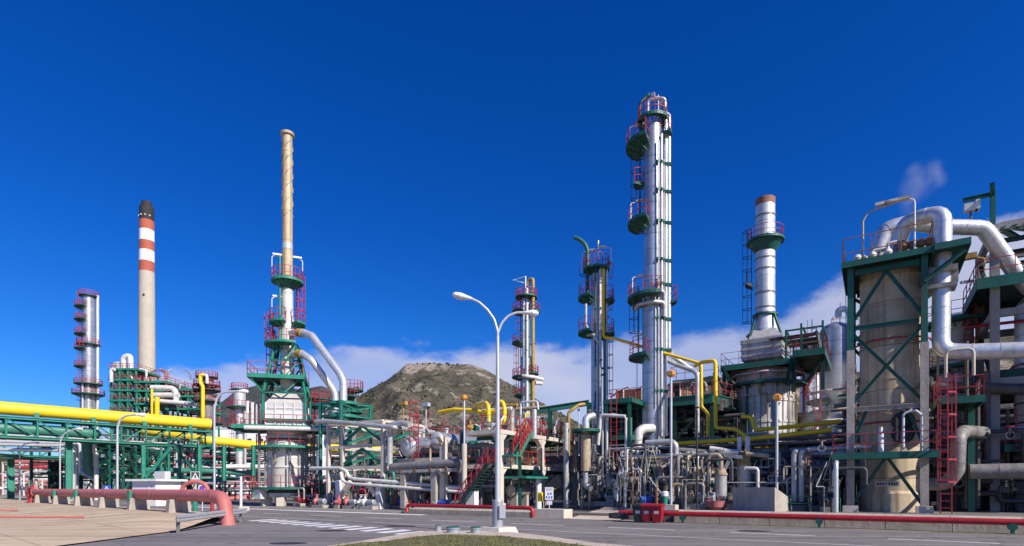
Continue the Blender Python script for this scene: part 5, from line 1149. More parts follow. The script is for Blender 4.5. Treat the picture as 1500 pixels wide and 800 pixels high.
    # drums
    c0 = at(599, 654, 4.5); a = drum('storage_drum', 'larger left silver drum on concrete saddles with its round end facing the road', c0+Nv*3.5, Nv, .92, 7.0, 'cladding', zg=3.3, head='cladding_pale')
    c1 = at(640, 645, 4.9); b = drum('storage_drum', 'smaller right silver drum with two dark saddle straps beside the larger drum', c1+Nv*3.5, Nv, .72, 7.0, 'cladding', zg=3.3, head='cladding_pale')
    # floor under the drums: two storey steel structure
    uA, uB = U(576, 5.0), U(676, 5.0); zf = Z(626, 673, 5); zt = Z(626, 634, 5)
    t = thing('steel_platform', 'green and red steel platform structure carrying the two silver drums', 'platform', W((uA+uB)/2, 5, .3))
    for i in range(4):
        u = uA+(uB-uA)*i/3
        for v_ in (5.0, 10, 15.0): MB().fbox(u-.2, u+.2, v_-.2, v_+.2, .2, zf-.1).obj('concrete_leg', 'concrete_pale', t); (v_ > 5 or i == 3) and MB().ib(W(u, v_, zf), W(u, v_, zt), .2).obj('post', 'green', t)
    fdeck(t, uA, uB, 4.6, 15.4, zf, 'concrete_grey', 'concrete_pale', rail='f', sk=.3, rr=.045)
    fdeck(t, uA, uA+2.2, 10, 15.4, zt, rail='fblr', sk=.25, rr=.05); fdeck(t, uA+2.3, uB, 12.2, 15.4, zt, rail='fblr', sk=.25, rr=.05)
    l = MB().ladder(W(U(612, 4.6), 4.4, 0), zf, zt+1.5, -Nv, .5, .035).obj('ladder', 'red', t); MB().cage(W(U(612, 4.6), 4.4, 0), zf+1.5, zt+2.6, -Nv, .8, .03).obj('safety_cage', 'red', l)
    for i in range(12):
        p = W(uA+.6+i*(uB-uA-1)/12, 12.8+.3*(i % 3), zt); tag(MB().tube([p, p+z3*random.uniform(.8, 1.8), p+z3*1.2+Dv*.8], .09, 7, .2).obj('deck_pipe', random.choice(['pipe_white', 'pipe_dull', 'red'])), 'short bent pipe on the walkway above the two drums', 'pipe', 'small pipes above the drums')
    for px, pyt, hd, lab in ((591, 591, 'yellow_dirty', 'tan floodlight on a thin mast above the left drum'), (624, 593, 'lamp_grey', 'small bent lamp on a thin mast above the right drum')):
        p = at(px, 636, 10); tag(MB().tube([p, at(px, pyt, 10)], .06, 6, 0).box(at(px, pyt, 10), .8, .4, .35).obj('deck_floodlight', hd), lab, 'floodlight')
mid_left()
# ------------------------------------------------------------------ two storey concrete platform by the driveway (front face along the road, right face along the driveway)
def platform_block():
    v0 = 2.6; uR = U(733, v0); uL = U(686, v0)-.3; v1 = v0+13.2
    zu = 6.15; zl = 3.65; g = .3
    t = thing('concrete_platform', 'two storey concrete platform with red railings and green stairs by the driveway', 'platform', W(uR, v0, g))
    for v_ in (v0+.25, v0+6.2, v0+12.7):
        for u in (uR-.25, uR-5.5):
            k = MB(); k.fbox(u-.23, u+.23, v_-.23, v_+.23, g, zu-.3)
            for zz_ in (zu-.3, zl-.3):
                for s in (-1, 1): k.hexa([W(u-.2, v_+s*.23, zz_-.5), W(u+.2, v_+s*.23, zz_-.5), W(u+.2, v_+s*.24, zz_-.5), W(u-.2, v_+s*.24, zz_-.5), W(u-.2, v_+s*.23, zz_), W(u+.2, v_+s*.23, zz_), W(u+.2, v_+s*.75, zz_), W(u-.2, v_+s*.75, zz_)])
            k.obj('concrete_post', 'concrete_pale', t); MB().fbox(u-.33, u+.33, v_-.33, v_+.33, g-.1, g+.5).obj('footing', 'concrete_pale', t)
    for z, s in ((zu, 0), (zl, 0)):
        MB().fbox(uL, uR, v0, v1, z-.3, z).obj('slab', 'concrete_pale', t)
        x = MB(); x.rail([W(uL, v0+.05, z), W(uR-.05, v0+.05, z), W(uR-.05, v1-.05, z)], 1.1, 1.3, .042); x.obj('railing', 'red', t)
    for v_ in (v0+1.5, v0+4, v0+8, v0+10.5): MB().ib(W(uL, v_, zl-.45), W(uR-.1, v_, zl-.45), .25).obj('beam', 'green', t); MB().ib(W(uL, v_, zu-.45), W(uR-.1, v_, zu-.45), .25).obj('beam', 'green', t)
    # front stair: rises from lower left to the first floor
    def stair(name, p0, p1, w_, side, m='green', rm='red'):
        k = MB(); n = int((p1.z-p0.z)/.2); 
        k.beam(p0+side*w_/2, p1+side*w_/2, .06, .28); k.beam(p0-side*w_/2, p1-side*w_/2, .06, .28)
        for i in range(n): q = p0.lerp(p1, (i+.5)/n); k.beam(q-side*w_/2, q+side*w_/2, .26, .05, z3)
        o = k.obj(name, m, t); x = MB()
        for s in (-1, 1):
            q0, q1 = p0+side*s*w_/2, p1+side*s*w_/2
            for i in range(7): q = q0.lerp(q1, i/6); x.beam(q, q+z3*1.05, .07)
            x.beam(q0+z3*1.05, q1+z3*1.05, .07); x.beam(q0+z3*.55, q1+z3*.55, .06)
        x.obj('railing', rm, o); return o
    stair('stair_flight', W(uL+.2, v0-1.0, g), W(uR-.1, v0-1.0, zl), .9, Nv, 'green_dark')
    stair('stair_flight', W(uR+.55, v0+1.3, zu-1.85), W(uR+.55, v0+3.0, zu), .6, Dv, 'green_bright')
    MB().fbox(uR+.02, uR+1.0, v0+.2, v0+1.3, zu-1.95, zu-1.85).obj('landing', 'green_bright', t)
    MB().fbox(uR+.02, uR+1.9, v0+.5, v0+3.6, zl-1.05, zl-.9).obj('landing', 'green_bright', t)
    MB().ib(W(uR+.9, v0+1.2, g), W(uR+.9, v0+1.2, zu-1.95), .2).obj('post', 'green', t)
    p = W(uR+1.2, v0+3.4, g); MB().cyl(p, .22, zl-1.05-g, 16).obj('round_post', 'white', t)
    for q in (4.6, 5.3): MB().ib(W(uR+.15, v0+q, zl-1.3), W(uR+.15, v0+q, zl-.3), .22).obj('hanger', 'green_bright', t)
    # things on the floors
    dr = drum('small_drum', 'small tan drum on its side under the green landing by the driveway', at(748, 719, v0+1.2)+Nv*1.2, Nv, .45, 2.4, 'pipe_dull', zg=g, head='pipe_tan')
    cab = W(uR-2.1, v0-.6, g); MB().box(cab+z3*.75, .8, .5, 1.3).obj('cabinet', 'white', None, 'small white cabinet on the ground left of the double lamp pole', 'cabinet')
    for i in range(14):
        lev = zl if i % 2 else zu; u = uR-.8-random.random()*4; v_ = v0+1+random.random()*11
        pump(W(u, v_, lev), random.choice((0, 1.57))-TH, 'small machine on a floor of the concrete platform behind red railings', 'machines on the concrete platform', random.choice(['yellow_dirty', 'pipe_dull', 'red']), .8, random.choice(['green', 'lamp_base', 'orange']))
    for i in range(26):
        lev = zl if i % 3 else g; u = uR-.5-random.random()*5; v_ = v0+.8+random.random()*12; hh = random.uniform(1.3, 2.3)
        tag(MB().tube([W(u, v_, lev), W(u, v_, lev+hh), W(u+random.choice((-1, 1))*random.uniform(.6, 2), v_, lev+hh)], random.uniform(.06, .16), 8, .25).obj('bent_pipe', random.choice(['pipe_metal', 'pipe_dull', 'pipe_tan', 'yellow_dirty', 'green_pipe'])), 'bent pipe standing on a floor of the concrete platform by the driveway', 'pipe', 'bent pipes on the concrete platform')
    for i in range(7):
        lev = (zl, zu, zl, g)[i % 4]+1.5+.4*(i % 2)
        tag(MB().tube([W(uL-.5, v0+1.3+i*1.6, lev), W(uR-.9, v0+1.3+i*1.6, lev)], .12+.05*(i % 3), 10, 0).obj('cross_pipe', ('pipe_dull', 'pipe_white', 'pipe_metal')[i % 3]), 'straight pipe crossing a floor of the concrete platform', 'pipe', 'straight pipes in the concrete platform')
    drum('small_drum', 'grey drum on the upper floor of the concrete platform half hidden by railings', W(uR-2.2, v0+8, zu+1.0), Nv, .6, 3.6, 'pipe_dull', zg=zu)
    drum('small_drum', 'dark drum lying on the lower floor of the concrete platform', W(uR-2.4, v0+6.5, zl+1.0), Nv, .65, 4.6, 'pipe_tan', zg=zl)
    # yellow pipes on the roof
    pa = [at(643, 604, 6), at(665, 600, 6), at(690, 601, 6), at(718, 606, 6)]
    pipe('yellow_pipe', 'yellow pipe bending gently over the walkway left of the lamp pole', pa, .17, 'yellow', n=12)
    pipe('yellow_pipe', 'yellow pipe forming an arch down to the upper platform floor left of the lamp pole', [at(698, 594, 6), at(712, 590.5, 5), at(715.5, 596, 4.2), at(715.5, 628, 4.2)], .17, 'yellow', n=12, fil=.3)
    pipe('yellow_pipe', 'yellow pipe arched over just right of the lamp pole', [at(708, 603, 5), at(728, 603, 5), at(729, 588, 5), at(737, 589, 5), at(739, 600, 5), at(739, 622, 5)], .16, 'yellow', n=12, fil=.35)
    pipe('yellow_pipe', 'short dirty yellow pipe above the railings right of the lamp pole', [at(742, 594, 9), at(758, 594, 9)], .16, 'yellow_dirty', n=12)
    pipe('tan_pipe', 'tan pipe crossing the roof of the concrete platform toward the far column', [at(757, 600, 12), at(800, 597, 12)], .19, 'pipe_tan', n=12)
    pipe('white_pipe', 'white square topped pipe over the roof near the far column', [at(762, 640, 9), at(763, 589, 9), at(787, 588, 9), at(788.5, 600, 9)], .08, 'sign_grey', fil=.2)
    for px, r_, m_ in ((750, .2, 'pipe_metal'), (783, .19, 'duct_metal'), (829.5, .22, 'pipe_metal')):
        pipe('upright_pipe', {750: 'upright pipe standing through the roof railing just right of the lamp pole', 783: 'bright upright pipe on the roof beside the middle concrete post', 829.5: 'long bluish upright pipe near the right end of the concrete platform'}[px], [at(px, 640 if px < 800 else 744, 7 if px < 800 else 8), at(px, 600 if px < 800 else 620, 7 if px < 800 else 8)], r_, m_, n=12)
    # green overhead beam
    a, b = at(784, 602, 9), at(863, 590, 11)
    t2 = thing('overhead_beam', 'long sloping green beam over the driveway side of the platform', 'beam', Vector((a.x, a.y, g)))
    MB().ib(a, b, .35, .45).obj('beam', 'green', t2); MB().ib(Vector((b.x, b.y, g)), b, .3).obj('post', 'green', t2); q = a.lerp(b, .28); MB().ib(Vector((q.x, q.y, zu)), q, .28).obj('post', 'green', t2)
    pipe('yellow_pipe', 'dirty yellow pipe dropping in a slant below the green overhead beam', [at(856, 592, 10), at(848, 593, 9.5), at(833, 604, 9), at(832.5, 668, 9)], .13, 'yellow_dirty', fil=.3)
    # railings and bits far along the driveway side
    for i in range(10):
        p = W(uR-.6, v0+.8+1.2*i, zu); tag(MB().tube([p, p+z3*(.5+random.random()*1.2), p+z3*(.9+random.random())+Nv*.6], .08, 7, .15).sphere(p+z3*.6, .2, 8).obj('roof_valve', random.choice(['orange', 'red', 'pipe_dull', 'pipe_white', 'yellow'])), 'small valve assembly behind the roof railing of the concrete platform', 'valve', 'valves on the platform roof')
    lampmast('floodlight_mast', 'white floodlight mast with a yellow lantern left of the concrete platform', G(680, 2.2, .3), Z(680, 586, 2.2)-.3)
    MB().cyl(G(680, 2.2, .25), .2, Z(680, 650, 2.2)-.25, 14).obj('mast_sleeve', 'concrete_pale', None, 'thick pale pole foot under the floodlight mast left of the platform', 'pole')
platform_block()
# ------------------------------------------------------------------ left: yellow duct on the green pipe bridge
def left_racks():
    G1, G2 = 'green_bright', 'green'
    # bridge A (front): along Nv; ends near (305, 690)
    A0, A1 = Q(-40, 608, 68), Q(312, 630, 88)
    pA = Vector((A0.x, A0.y, 0)); dA = Vector((A1.x-A0.x, A1.y-A0.y, 0)); LA = dA.length; dA.normalize(); nA = Vector((dA.y, -dA.x, 0))
    zt = Q(0, 609, 70.2).z; zb = Q(0, 642, 70.2).z
    t = thing('pipe_bridge', 'long green truss bridge carrying the big yellow duct at the left', 'bridge', pA)
    wd = 3.4
    for s in (0, 1):
        o_ = -nA*wd*s
        for z in (zt-.2, zb+.2): MB().ib(pA+o_+z3*z, pA+dA*LA+o_+z3*z, .3).obj('chord', G1, t)
        n = 9
        for i in range(n+1):
            p = pA+o_+dA*LA*i/n; MB().ib(p+z3*zb, p+z3*(zt-.2), .2).obj('vertical', G1, t)
            if i < n:
                q = pA+o_+dA*LA*(i+1)/n; a, b = (p+z3*(zt-.3), q+z3*(zb+.3)) if (i < n/2) else (p+z3*(zb+.3), q+z3*(zt-.3)); MB().ib(a, b, .17).obj('diagonal', G1, t)
    for i in range(10):
        p = pA+dA*LA*i/9
        for z in (zt-.25, zb+.25): MB().ib(p+z3*z, p-nA*wd+z3*z, .2).obj('cross_beam', G2, t)
    MB().hexa([pA+z3*(zb+.05), pA+dA*LA+z3*(zb+.05), pA+dA*LA-nA*wd+z3*(zb+.05), pA-nA*wd+z3*(zb+.05), pA+z3*(zb+.11), pA+dA*LA+z3*(zb+.11), pA+dA*LA-nA*wd+z3*(zb+.11), pA-nA*wd+z3*(zb+.11)]).obj('bottom_deck', 'green_dark', t)
    for i in range(9):
        o_ = -nA*(.4+.33*i); r_ = (.08, .13, .1, .16)[i % 4]; zz_ = zb+.3+r_+(.9 if i % 3 == 2 else 0)
        tag(MB().tube([pA+o_+z3*zz_, pA+dA*LA*(.8+.02*i)+o_+z3*zz_, pA+dA*LA*(.8+.02*i)+o_+z3*(zz_-4)], r_, 8, .4).obj('bridge_pipe', ('pipe_dull', 'pipe_white', 'green_pipe', 'pipe_metal', 'pipe_rust')[i % 5]), 'slim pipe lying inside the upper green bridge under the yellow duct', 'pipe', 'slim pipes inside the upper bridge')
    # yellow duct on saddles
    rY = .84; zc = zt+rY+.25; off = -nA*wd*.45
    e = pA+dA*(LA-1.0)+off
    du = thing('yellow_duct', 'huge bright yellow duct lying on top of the green pipe bridge', 'duct', pA+z3*zt)
    pts = [pA-dA*20+off+z3*zc, pA+off+z3*zc, e+z3*zc, e+dA*1.1+z3*zc]
    MB().tube(pts, rY, 28, 1.1, bands=8).obj('duct', 'yellow_duct', du)
    for i in (2, 4, 6, 8): p = pA+dA*LA*i/9+off; MB().box(p+z3*(zt+.2)+nA*rY*.75, .5, .6, 1.0, math.atan2(dA.y, dA.x)).obj('saddle', G1, du)
    # green pipe inside the truss, turning down
    g1 = Q(128, 634, 82)
    pipe('green_pipe', 'large sea green pipe inside the bridge turning down to the rack below', [pA-dA*10-nA*1.2+z3*(zb+1.35), pA+dA*LA*.46-nA*1.2+z3*(zb+1.35), Vector((g1.x, g1.y, zb+1.2)), Vector((g1.x, g1.y, Q(128, 690, 82).z)), Q(150, 694, 84)], .7, 'green_pipe', n=20, fil=1.2)
    # portals
    def portal(name, lab, px, Y, top, w2=.55, brace=False):
        p = Q(px, 740, Y); p.z = .05; tt = thing(name, lab, 'post', p); MB().ib(p, p+z3*(top-.05), w2, w2, dA).obj('post', G1, tt); MB().box(p+z3*.15, w2*2, w2*2, .3).obj('footing', 'concrete', tt); return tt
    portal('bridge_post', 'broad green bridge post standing by the curved grey pipes', 101, 76, zb, .75)
    portal('bridge_post', 'green bridge post behind the lower truss at the far left', 16, 84, zb-2, .8)
    # bridge B (lower, behind)
    B0, B1 = Q(-40, 652, 80), Q(118, 656, 88); pB = Vector((B0.x, B0.y, 0)); dB = Vector((B1.x-B0.x, B1.y-B0.y, 0)); LB = dB.length; dB.normalize(); nB = Vector((dB.y, -dB.x, 0))
    zt2, zb2 = Q(0, 647, 82).z, Q(0, 667, 82).z
    t = thing('pipe_bridge', 'lower green truss bridge with silver pipes below the yellow duct bridge', 'bridge', pB)
    for s in (0, 1):
        o_ = -nB*3*s
        for z in (zt2, zb2): MB().ib(pB+o_+z3*z, pB+dB*LB+o_+z3*z, .25).obj('chord', G1, t)
        for i in range(6):
            p = pB+o_+dB*LB*i/5; MB().ib(p+z3*zb2, p+z3*zt2, .18).obj('vertical', G1, t)
            if i < 5: q = pB+o_+dB*LB*(i+1)/5; a, b = (p+z3*zt2, q+z3*zb2) if i < 2 else (p+z3*zb2, q+z3*zt2); MB().ib(a, b, .15).obj('diagonal', G1, t)
    MB().hexa([pB+z3*(zb2-.5), pB+dB*LB+z3*(zb2-.5), pB+dB*LB-nB*3+z3*(zb2-.5), pB-nB*3+z3*(zb2-.5), pB+z3*(zb2-.3), pB+dB*LB+z3*(zb2-.3), pB+dB*LB-nB*3+z3*(zb2-.3), pB-nB*3+z3*(zb2-.3)]).obj('bottom_deck', 'green_dark', t)
    for i, (pz, r, pxd, pyd) in enumerate(((zb2+.55, .27, 108, 735), (zb2+1.35, .25, 112, 735), (zt2-.1, .27, 117, 690))):
        o_ = nB*.15-nB*.9*i
        e = Q(pxd, 680, 80+2*i); f_ = Q(pxd, pyd, 80+2*i)
        pts = [pB-dB*8+o_+z3*pz, Vector((e.x-.9*dB.x, e.y-.9*dB.y, pz)), Vector((e.x, e.y, pz)), Vector((f_.x, f_.y, max(.1, f_.z)))]
        if i == 2: pts += [Q(140, 704, 84)]
        pipe('silver_pipe', ('lowest silver pipe on the lower bridge, dropping nearest the broad green post', 'middle silver pipe on the lower bridge, dropping behind the broad green post', 'top silver pipe on the lower bridge, bending down then right at its foot')[i], pts, r, 'duct_metal', n=14, fil=.8)
    pipe('silver_pipe', 'upright white pipe with an offset top right of the sea green pipe', [Q(141, 742, 82), Q(141, 668, 82), Q(138.5, 662, 82), Q(138.5, 652, 82)], .3, 'pipe_white', n=12, fil=.4)
    # dense green rack behind (140-240) running along Nv to the right
    rack('dark green pipe rack full of pipes under the end of the yellow duct', Q(138, 745, 88), Q(232, 745, 108), 9, (4.2, 6.6, 9.0), 5, 1.1, 'green', 10, .95, plab='pipe packed in the dark green rack under the yellow duct', grp='pipes in the dark green rack', brace=2, dk=True)
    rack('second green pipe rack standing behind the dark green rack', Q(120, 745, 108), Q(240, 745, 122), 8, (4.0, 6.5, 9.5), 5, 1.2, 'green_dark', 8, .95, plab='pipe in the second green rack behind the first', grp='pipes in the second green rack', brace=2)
    # green portal frames (210-305)
    for px, Y, lab in ((210, 76, 'left green braced portal post beside the white kiosk'), (292, 84, 'tall green portal post behind the square crossing sign'), (328, 88, 'green rack post right of the curved street lamp'), (371, 92, 'green rack post nearest the white furnace')):
        zt_ = Q(px, 652, Y).z; portal('rack_post', lab, px, Y, zt_, .5)
    def tr(a, b, m=G1, w_=.28): return MB().ib(a, b, w_)
    P = lambda px, py, Y: Q(px, py, Y)
    t = thing('steel_portal', 'green cross braced portal frame behind the white kiosk', 'frame', Vector((P(210, 745, 76).x, 76, .1)))
    for a, b in (((212, 700, 76), (250, 656, 80)), ((256, 656, 80), (290, 697, 84)), ((263, 735, 80), (290, 745, 84)), ((212, 745, 76), (248, 703, 80)), ((252, 703, 80), (285, 745, 84)), ((206, 652, 76), (312, 653, 88)), ((210, 700, 76), (292, 699, 84)), ((247, 700, 80), (247, 655, 80)), ((263, 745, 81), (263, 655, 81)), ((236, 745, 79), (236, 655, 79))):
        tr(P(*a), P(*b)).obj('brace', G1, t)
    pipe('green_pipe', 'sea green pipe running through the portal frame above the white kiosk', [P(205, 689, 78), P(300, 690, 88), P(385, 695, 96)], .42, 'green_pipe', n=14)
    pipe('white_pipe', 'white stained pipe with a sagging look through the rack left of the furnace', [P(325, 684, 90), P(345, 683.5, 91), P(400, 684, 95)], .38, 'pipe_white', n=14)
    for i, (a, b, r, m, lab) in enumerate((((258, 708, 86), (395, 709, 98), .24, 'duct_metal', 'low silver pipe passing behind the square crossing sign'), ((262, 700, 88), (395, 701, 98), .22, 'green_pipe', 'low green pipe passing above the silver pipe behind the crossing sign'), ((280, 718, 86), (395, 719, 96), .2, 'green_pipe', 'lowest green pipe near the ground left of the furnace'), ((205, 728, 84), (395, 731, 96), .4, 'salmon', 'pinkish red pipe near the ground left of the furnace'))):
        pipe('low_pipe', lab, [P(*a), P(*b)], r, m, n=12)
    rack('green pipe rack with many small pipes left of the white furnace', P(292, 745, 100), P(392, 745, 116), 8, (3.6, 5.6, 7.6, 9.6), 5, 1.0, 'green', 8, .95, plab='pipe on the green rack left of the white furnace', grp='pipes on the rack left of the furnace', cols=('pipe_dull', 'red', 'pipe_metal', 'pipe_rust', 'pipe_white', 'salmon', 'green_pipe'))
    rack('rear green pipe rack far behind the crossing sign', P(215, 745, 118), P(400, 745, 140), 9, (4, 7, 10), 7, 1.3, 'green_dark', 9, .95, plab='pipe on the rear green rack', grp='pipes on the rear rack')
    # second yellow duct
    pts = [P(205, 631, 100), P(300, 645, 92), P(330, 647.5, 94), P(395, 654.5, 100), P(480, 656, 108), P(582, 660, 120)]
    du = thing('yellow_duct', 'second yellow duct passing behind the white furnace at rack height', 'duct', Vector((pts[0].x, pts[0].y, pts[0].z-.9)))
    MB().tube(pts, .72, 24, 2, bands=7).obj('duct', 'yellow_duct', du)
    for px, Y, py in ((308, 92.5, 654), (350, 96, 658), (520, 112, 665)): p = P(px, py, Y); MB().box(p, .5, 1.2, .7).obj('saddle', G1, du)
    # rack under the second duct to the right of the furnace
    rack('green pipe rack behind the pale concrete frame under the second yellow duct', P(440, 745, 108), P(590, 745, 122), 8, (3.8, 6, 8.2), 7, 1.2, 'green', 8, .95, plab='pipe on the green rack behind the pale concrete frame', grp='pipes behind the pale concrete frame', cols=('pipe_dull', 'pipe_metal', 'green_pipe', 'red', 'pipe_white'))
    rack('red and grey low pipe rack at the foot of the furnace', P(330, 745, 70), P(395, 745, 76), 4, (1.6, 2.6), 3, .9, 'red', 6, .95, plab='thin pipe on the low red rack left of the furnace', grp='pipes on the low red rack', brace=False, cols=('salmon', 'red', 'pipe_white', 'pipe_dull'), w_=.16)
    # tank farm far left below the bridges
    for i in range(16):
        px = -10+i*9; Y = random.uniform(120, 170); p = P(px, 725, Y); h = random.uniform(4, 8)
        p.z = 0; tag(MB().tube([p, p+z3*h, p+z3*h+Vector((random.choice((-1, 1))*random.uniform(6, 16), 3, 0))], random.uniform(.15, .4), 8, .8).obj('far_pipe', random.choice(['pipe_white', 'salmon', 'pipe_white', 'pipe_metal', 'red'])), 'distant pipe of the far yard seen beneath the pipe bridges', 'pipe', 'pipes of the far yard')
    for i in range(9):
        px = 0+i*15; Y = 150; a = P(px-8, 700+random.uniform(-6, 16), Y); b = P(px+26, 700, Y+4); b.z = a.z
        tag(MB().tube([a, b], random.uniform(.2, .5), 8, 0).obj('far_line', random.choice(['pipe_white', 'pipe_white', 'salmon', 'pipe_dull'])), 'distant level pipe of the far yard beneath the pipe bridges', 'pipe', 'level pipes of the far yard')
    rack('white distant pipe rack in the far yard under the lower bridge', P(30, 745, 150), P(135, 745, 170), 6, (4, 6.5, 9), 4, 1.4, 'pipe_white', 5, .9, plab='pipe on the distant white rack', grp='pipes on the distant white rack', brace=False, cols=('pipe_white', 'salmon', 'pipe_metal'))
    for px in (79, 84): 
        p = P(px, 745, 95); p.z = .1; MB().beam(p, p+z3*6.3, 1.2, 1.2).obj('dark_pier', 'dark_steel' if px == 79 else 'green_dark', None, 'dark square pier under the lower bridge, %s one' % ('outer' if px == 79 else 'inner'), 'pier')
    # kiosk
    p = P(230, 745, 60); p.z = .02; t = thing('kiosk', 'low white kiosk with an overhanging flat roof behind the salmon pipe', 'building', p)
    rz = R(-18); MB().box(p+z3*1.3, 3.3, 3.0, 2.6, rz).obj('wall', 'white', t); MB().box(p+z3*2.71, 4.3, 3.8, .22, rz).obj('roof', 'paint_white', t)
    ax = Vector((math.cos(rz), math.sin(rz), 0)); ay = Vector((-math.sin(rz), math.cos(rz), 0))
    MB().box(p-ax*1.67-ay*.3+z3*1.2, .06, 1.1, 2.1, rz).obj('door', 'pipe_rust', t); MB().beam(p+ax*.7-ay*1.53+z3*.05, p+ax*.7-ay*1.53+z3*2.6, .06).obj('down_pipe', 'sign_grey', t)
    p = P(238, 700, 66); MB().box(p, 1.6, .8, 1.5, rz).obj('roof_cabinet', 'sign_grey', None, 'grey square cabinet seen just above the white kiosk roof', 'cabinet')
    MB().beam(Vector((p.x, p.y, 0)), p, .3).obj('cabinet_post', 'sign_grey', None, 'post holding the grey square cabinet behind the white kiosk', 'post')
left_racks()
# ------------------------------------------------------------------ far units at the left
def far_left():
    P = lambda px, py, Y: Q(px, py, Y)
    # chimney
    Y = 170; c = P(215, 745, Y); c.z = 0; zz = lambda py: EYE+(HOR-py)*Y/F
    t = thing('chimney', 'tall concrete chimney with red and white bands and a black top', 'chimney', c)
    r0, r1 = 2.5, 1.95
    def rr(py): return r1+(r0-r1)*(py-300)/(715-300)
    for a, b, m, nm in ((740, 399, 'chimney_concrete', 'shaft'), (399, 384, 'chimney_red', 'red_band'), (384, 368, 'white', 'white_band'), (368, 354, 'chimney_red', 'red_band'), (354, 338, 'white', 'white_band'), (338, 324, 'chimney_red', 'red_band'), (324, 304, 'chimney_black', 'black_band')):
        MB().lathe(c, [(rr(a), max(0, zz(a))), (rr(b), zz(b))], 36).obj(nm, m, t)
    MB().lathe(c, [(rr(304), zz(304)), (1.45, zz(303.5)), (1.4, zz(296)), (1.2, zz(296)), (1.2, zz(300))], 28).obj('inner_flue', 'chimney_black', t)
    for a in (215, 255, 290, 325): MB().sphere(c+Vector((rr(318)*math.cos(R(a)), rr(318)*math.sin(R(a)), zz(318.5))), .28, 8).obj('warning_lamp', 'pipe_white', t)
    MB().lathe(c+Vector((.55, -2.2, zz(435))), [(0, -.0), (.3, 0), (.3, .12), (0, .14)], 10, Vector((.2, -1, 0))).obj('port', 'black', t)
    # far column with red platforms
    Y = 135; c = P(129.5, 745, Y); zz = lambda py: EYE+(HOR-py)*Y/F
    pl = [(zz(434), 0, 360, .6), (zz(451), 130, 250, 1.4), (zz(470), 130, 250, 1.4), (zz(491), 130, 250, 1.4), (zz(505), 60, 390, 1.0), (zz(512), 130, 250, 1.4), (zz(538), 130, 250, 1.4), (zz(563), 0, 360, 1.4), (zz(578), 0, 360, 1.7)]
    column('distillation_column', 'distant grey column with many red platforms left of the chimney', 'column', c, 0, [(1.55, 0), (1.55, zz(568)), (1.4, zz(562)), (1.35, zz(434)), (0, zz(431))], 'cladding', plats=pl, ladders=[(190, zz(600), zz(434), 'red')], risers=[(340, 1.9, .3, 0, zz(432), 'pipe_white'), (270, 1.6, .2, 0, zz(562), 'pipe_white'), (235, 1.9, .25, 0, zz(562), 'duct_metal')], rr=.09)
    MB().tube([c+z3*zz(434), c+z3*zz(424)], .15, 6, 0).tube([c+z3*zz(430)-Vector((.8, 0, 0)), c+z3*zz(426)-Vector((.8, 0, 0)), c+z3*zz(426)+Vector((.4, 0, 0))], .12, 6, 0).obj('top_vent', 'pipe_white', None, 'white vent pipes on the top of the distant grey column', 'vent')
    # process unit 160-245
    Y = 128; zz = lambda py: EYE+(HOR-py)*Y/F
    t = thing('process_unit', 'distant green steel frame full of pipes in front of the chimney', 'frame', P(190, 745, Y))
    def blk(x0, x1, Y0, dY, tops, m='green'):
        a = kk(x0)*Y0; b = kk(x1)*Y0
        for i in range(4):
            x = a+(b-a)*i/3
            for y in (Y0, Y0+dY): MB().beam((x, y, 0), (x, y, zz(tops[0])), .38).obj('post', m, t)
        for py in tops:
            z = zz(py); MB().box(((a+b)/2, Y0+dY/2, z-.08), b-a+.6, dY+.6, .16, 0).obj('deck', 'green_dark', t)
            k = MB()
            for y in (Y0-.3, Y0+dY+.3): k.box(((a+b)/2, y, z-.15), b-a+.8, .12, .45, 0)
            for x in (a-.36, b+.36): k.box((x, Y0+dY/2, z-.15), .12, dY+.7, .44, 0)
            k.obj('deck_edge', m, t); x = MB().rail([(a-.3, Y0+dY, z), (a-.3, Y0-.3, z), (b+.3, Y0-.3, z), (b+.3, Y0+dY, z)], 1.1, 1.6, .08); x.obj('railing', 'red', t)
        for i in range(3):
            xa = a+(b-a)*i/3; xb = a+(b-a)*(i+1)/3
            for q in range(len(tops)-1): MB().beam((xa, Y0-.1, zz(tops[q])), (xb, Y0-.1, zz(tops[q+1])), .22).obj('brace', m, t)
    blk(163, 199, 128, 8, (540, 556, 571, 586, 604, 625), 'green_bright'); blk(200, 243, 127, 10, (560, 573, 592, 612), 'green_bright'); blk(246, 290, 126, 9, (572, 582, 600), 'green_bright')
    c = P(178, 745, 132); tag(MB().lathe((c.x, c.y, 0), [(2.1, 0), (2.1, zz(532)), (1.4, zz(526)), (0, zz(525))], 24).obj('process_vessel', 'cladding_pale'), 'pale round vessel inside the distant green frame left of the chimney', 'vessel')
    pipe('white_pipe', 'white pipe arched like a cane above the distant green frame', [P(181, 545, 130), P(181, 523, 130), P(191, 521, 130), P(192, 560, 129)], .62, 'pipe_white', n=12, fil=1.4)
    pipe('white_pipe', 'short upright white pipe on the left side of the distant green frame', [P(163, 560, 127), P(163, 541, 127), P(168, 541, 127)], .4, 'pipe_white', n=12, fil=.6)
    for a, b, r, lab in (((222, 568, 124), (258, 590, 124), .62, 'upper long silver pipe bending down right of the chimney'), ((224, 579, 124), (262, 579, 124), .6, 'middle short silver pipe right of the chimney'), ((224, 587, 123.5), (285, 592, 123.5), .5, 'lower thin silver pipe right of the chimney')):
        A, B = P(*a), P(*b); pts = [A, B] if a[1] != 568 else [A, P(252, 569, 124), P(257, 573, 124), B]
        pipe('silver_pipe', lab, pts, r, 'pipe_white', n=12, fil=1.)
    pipe('yellow_pipe', 'short upright yellow pipe in the frame just right of the chimney', [P(230, 612, 122), P(230, 582, 122)], .5, 'yellow', n=12)
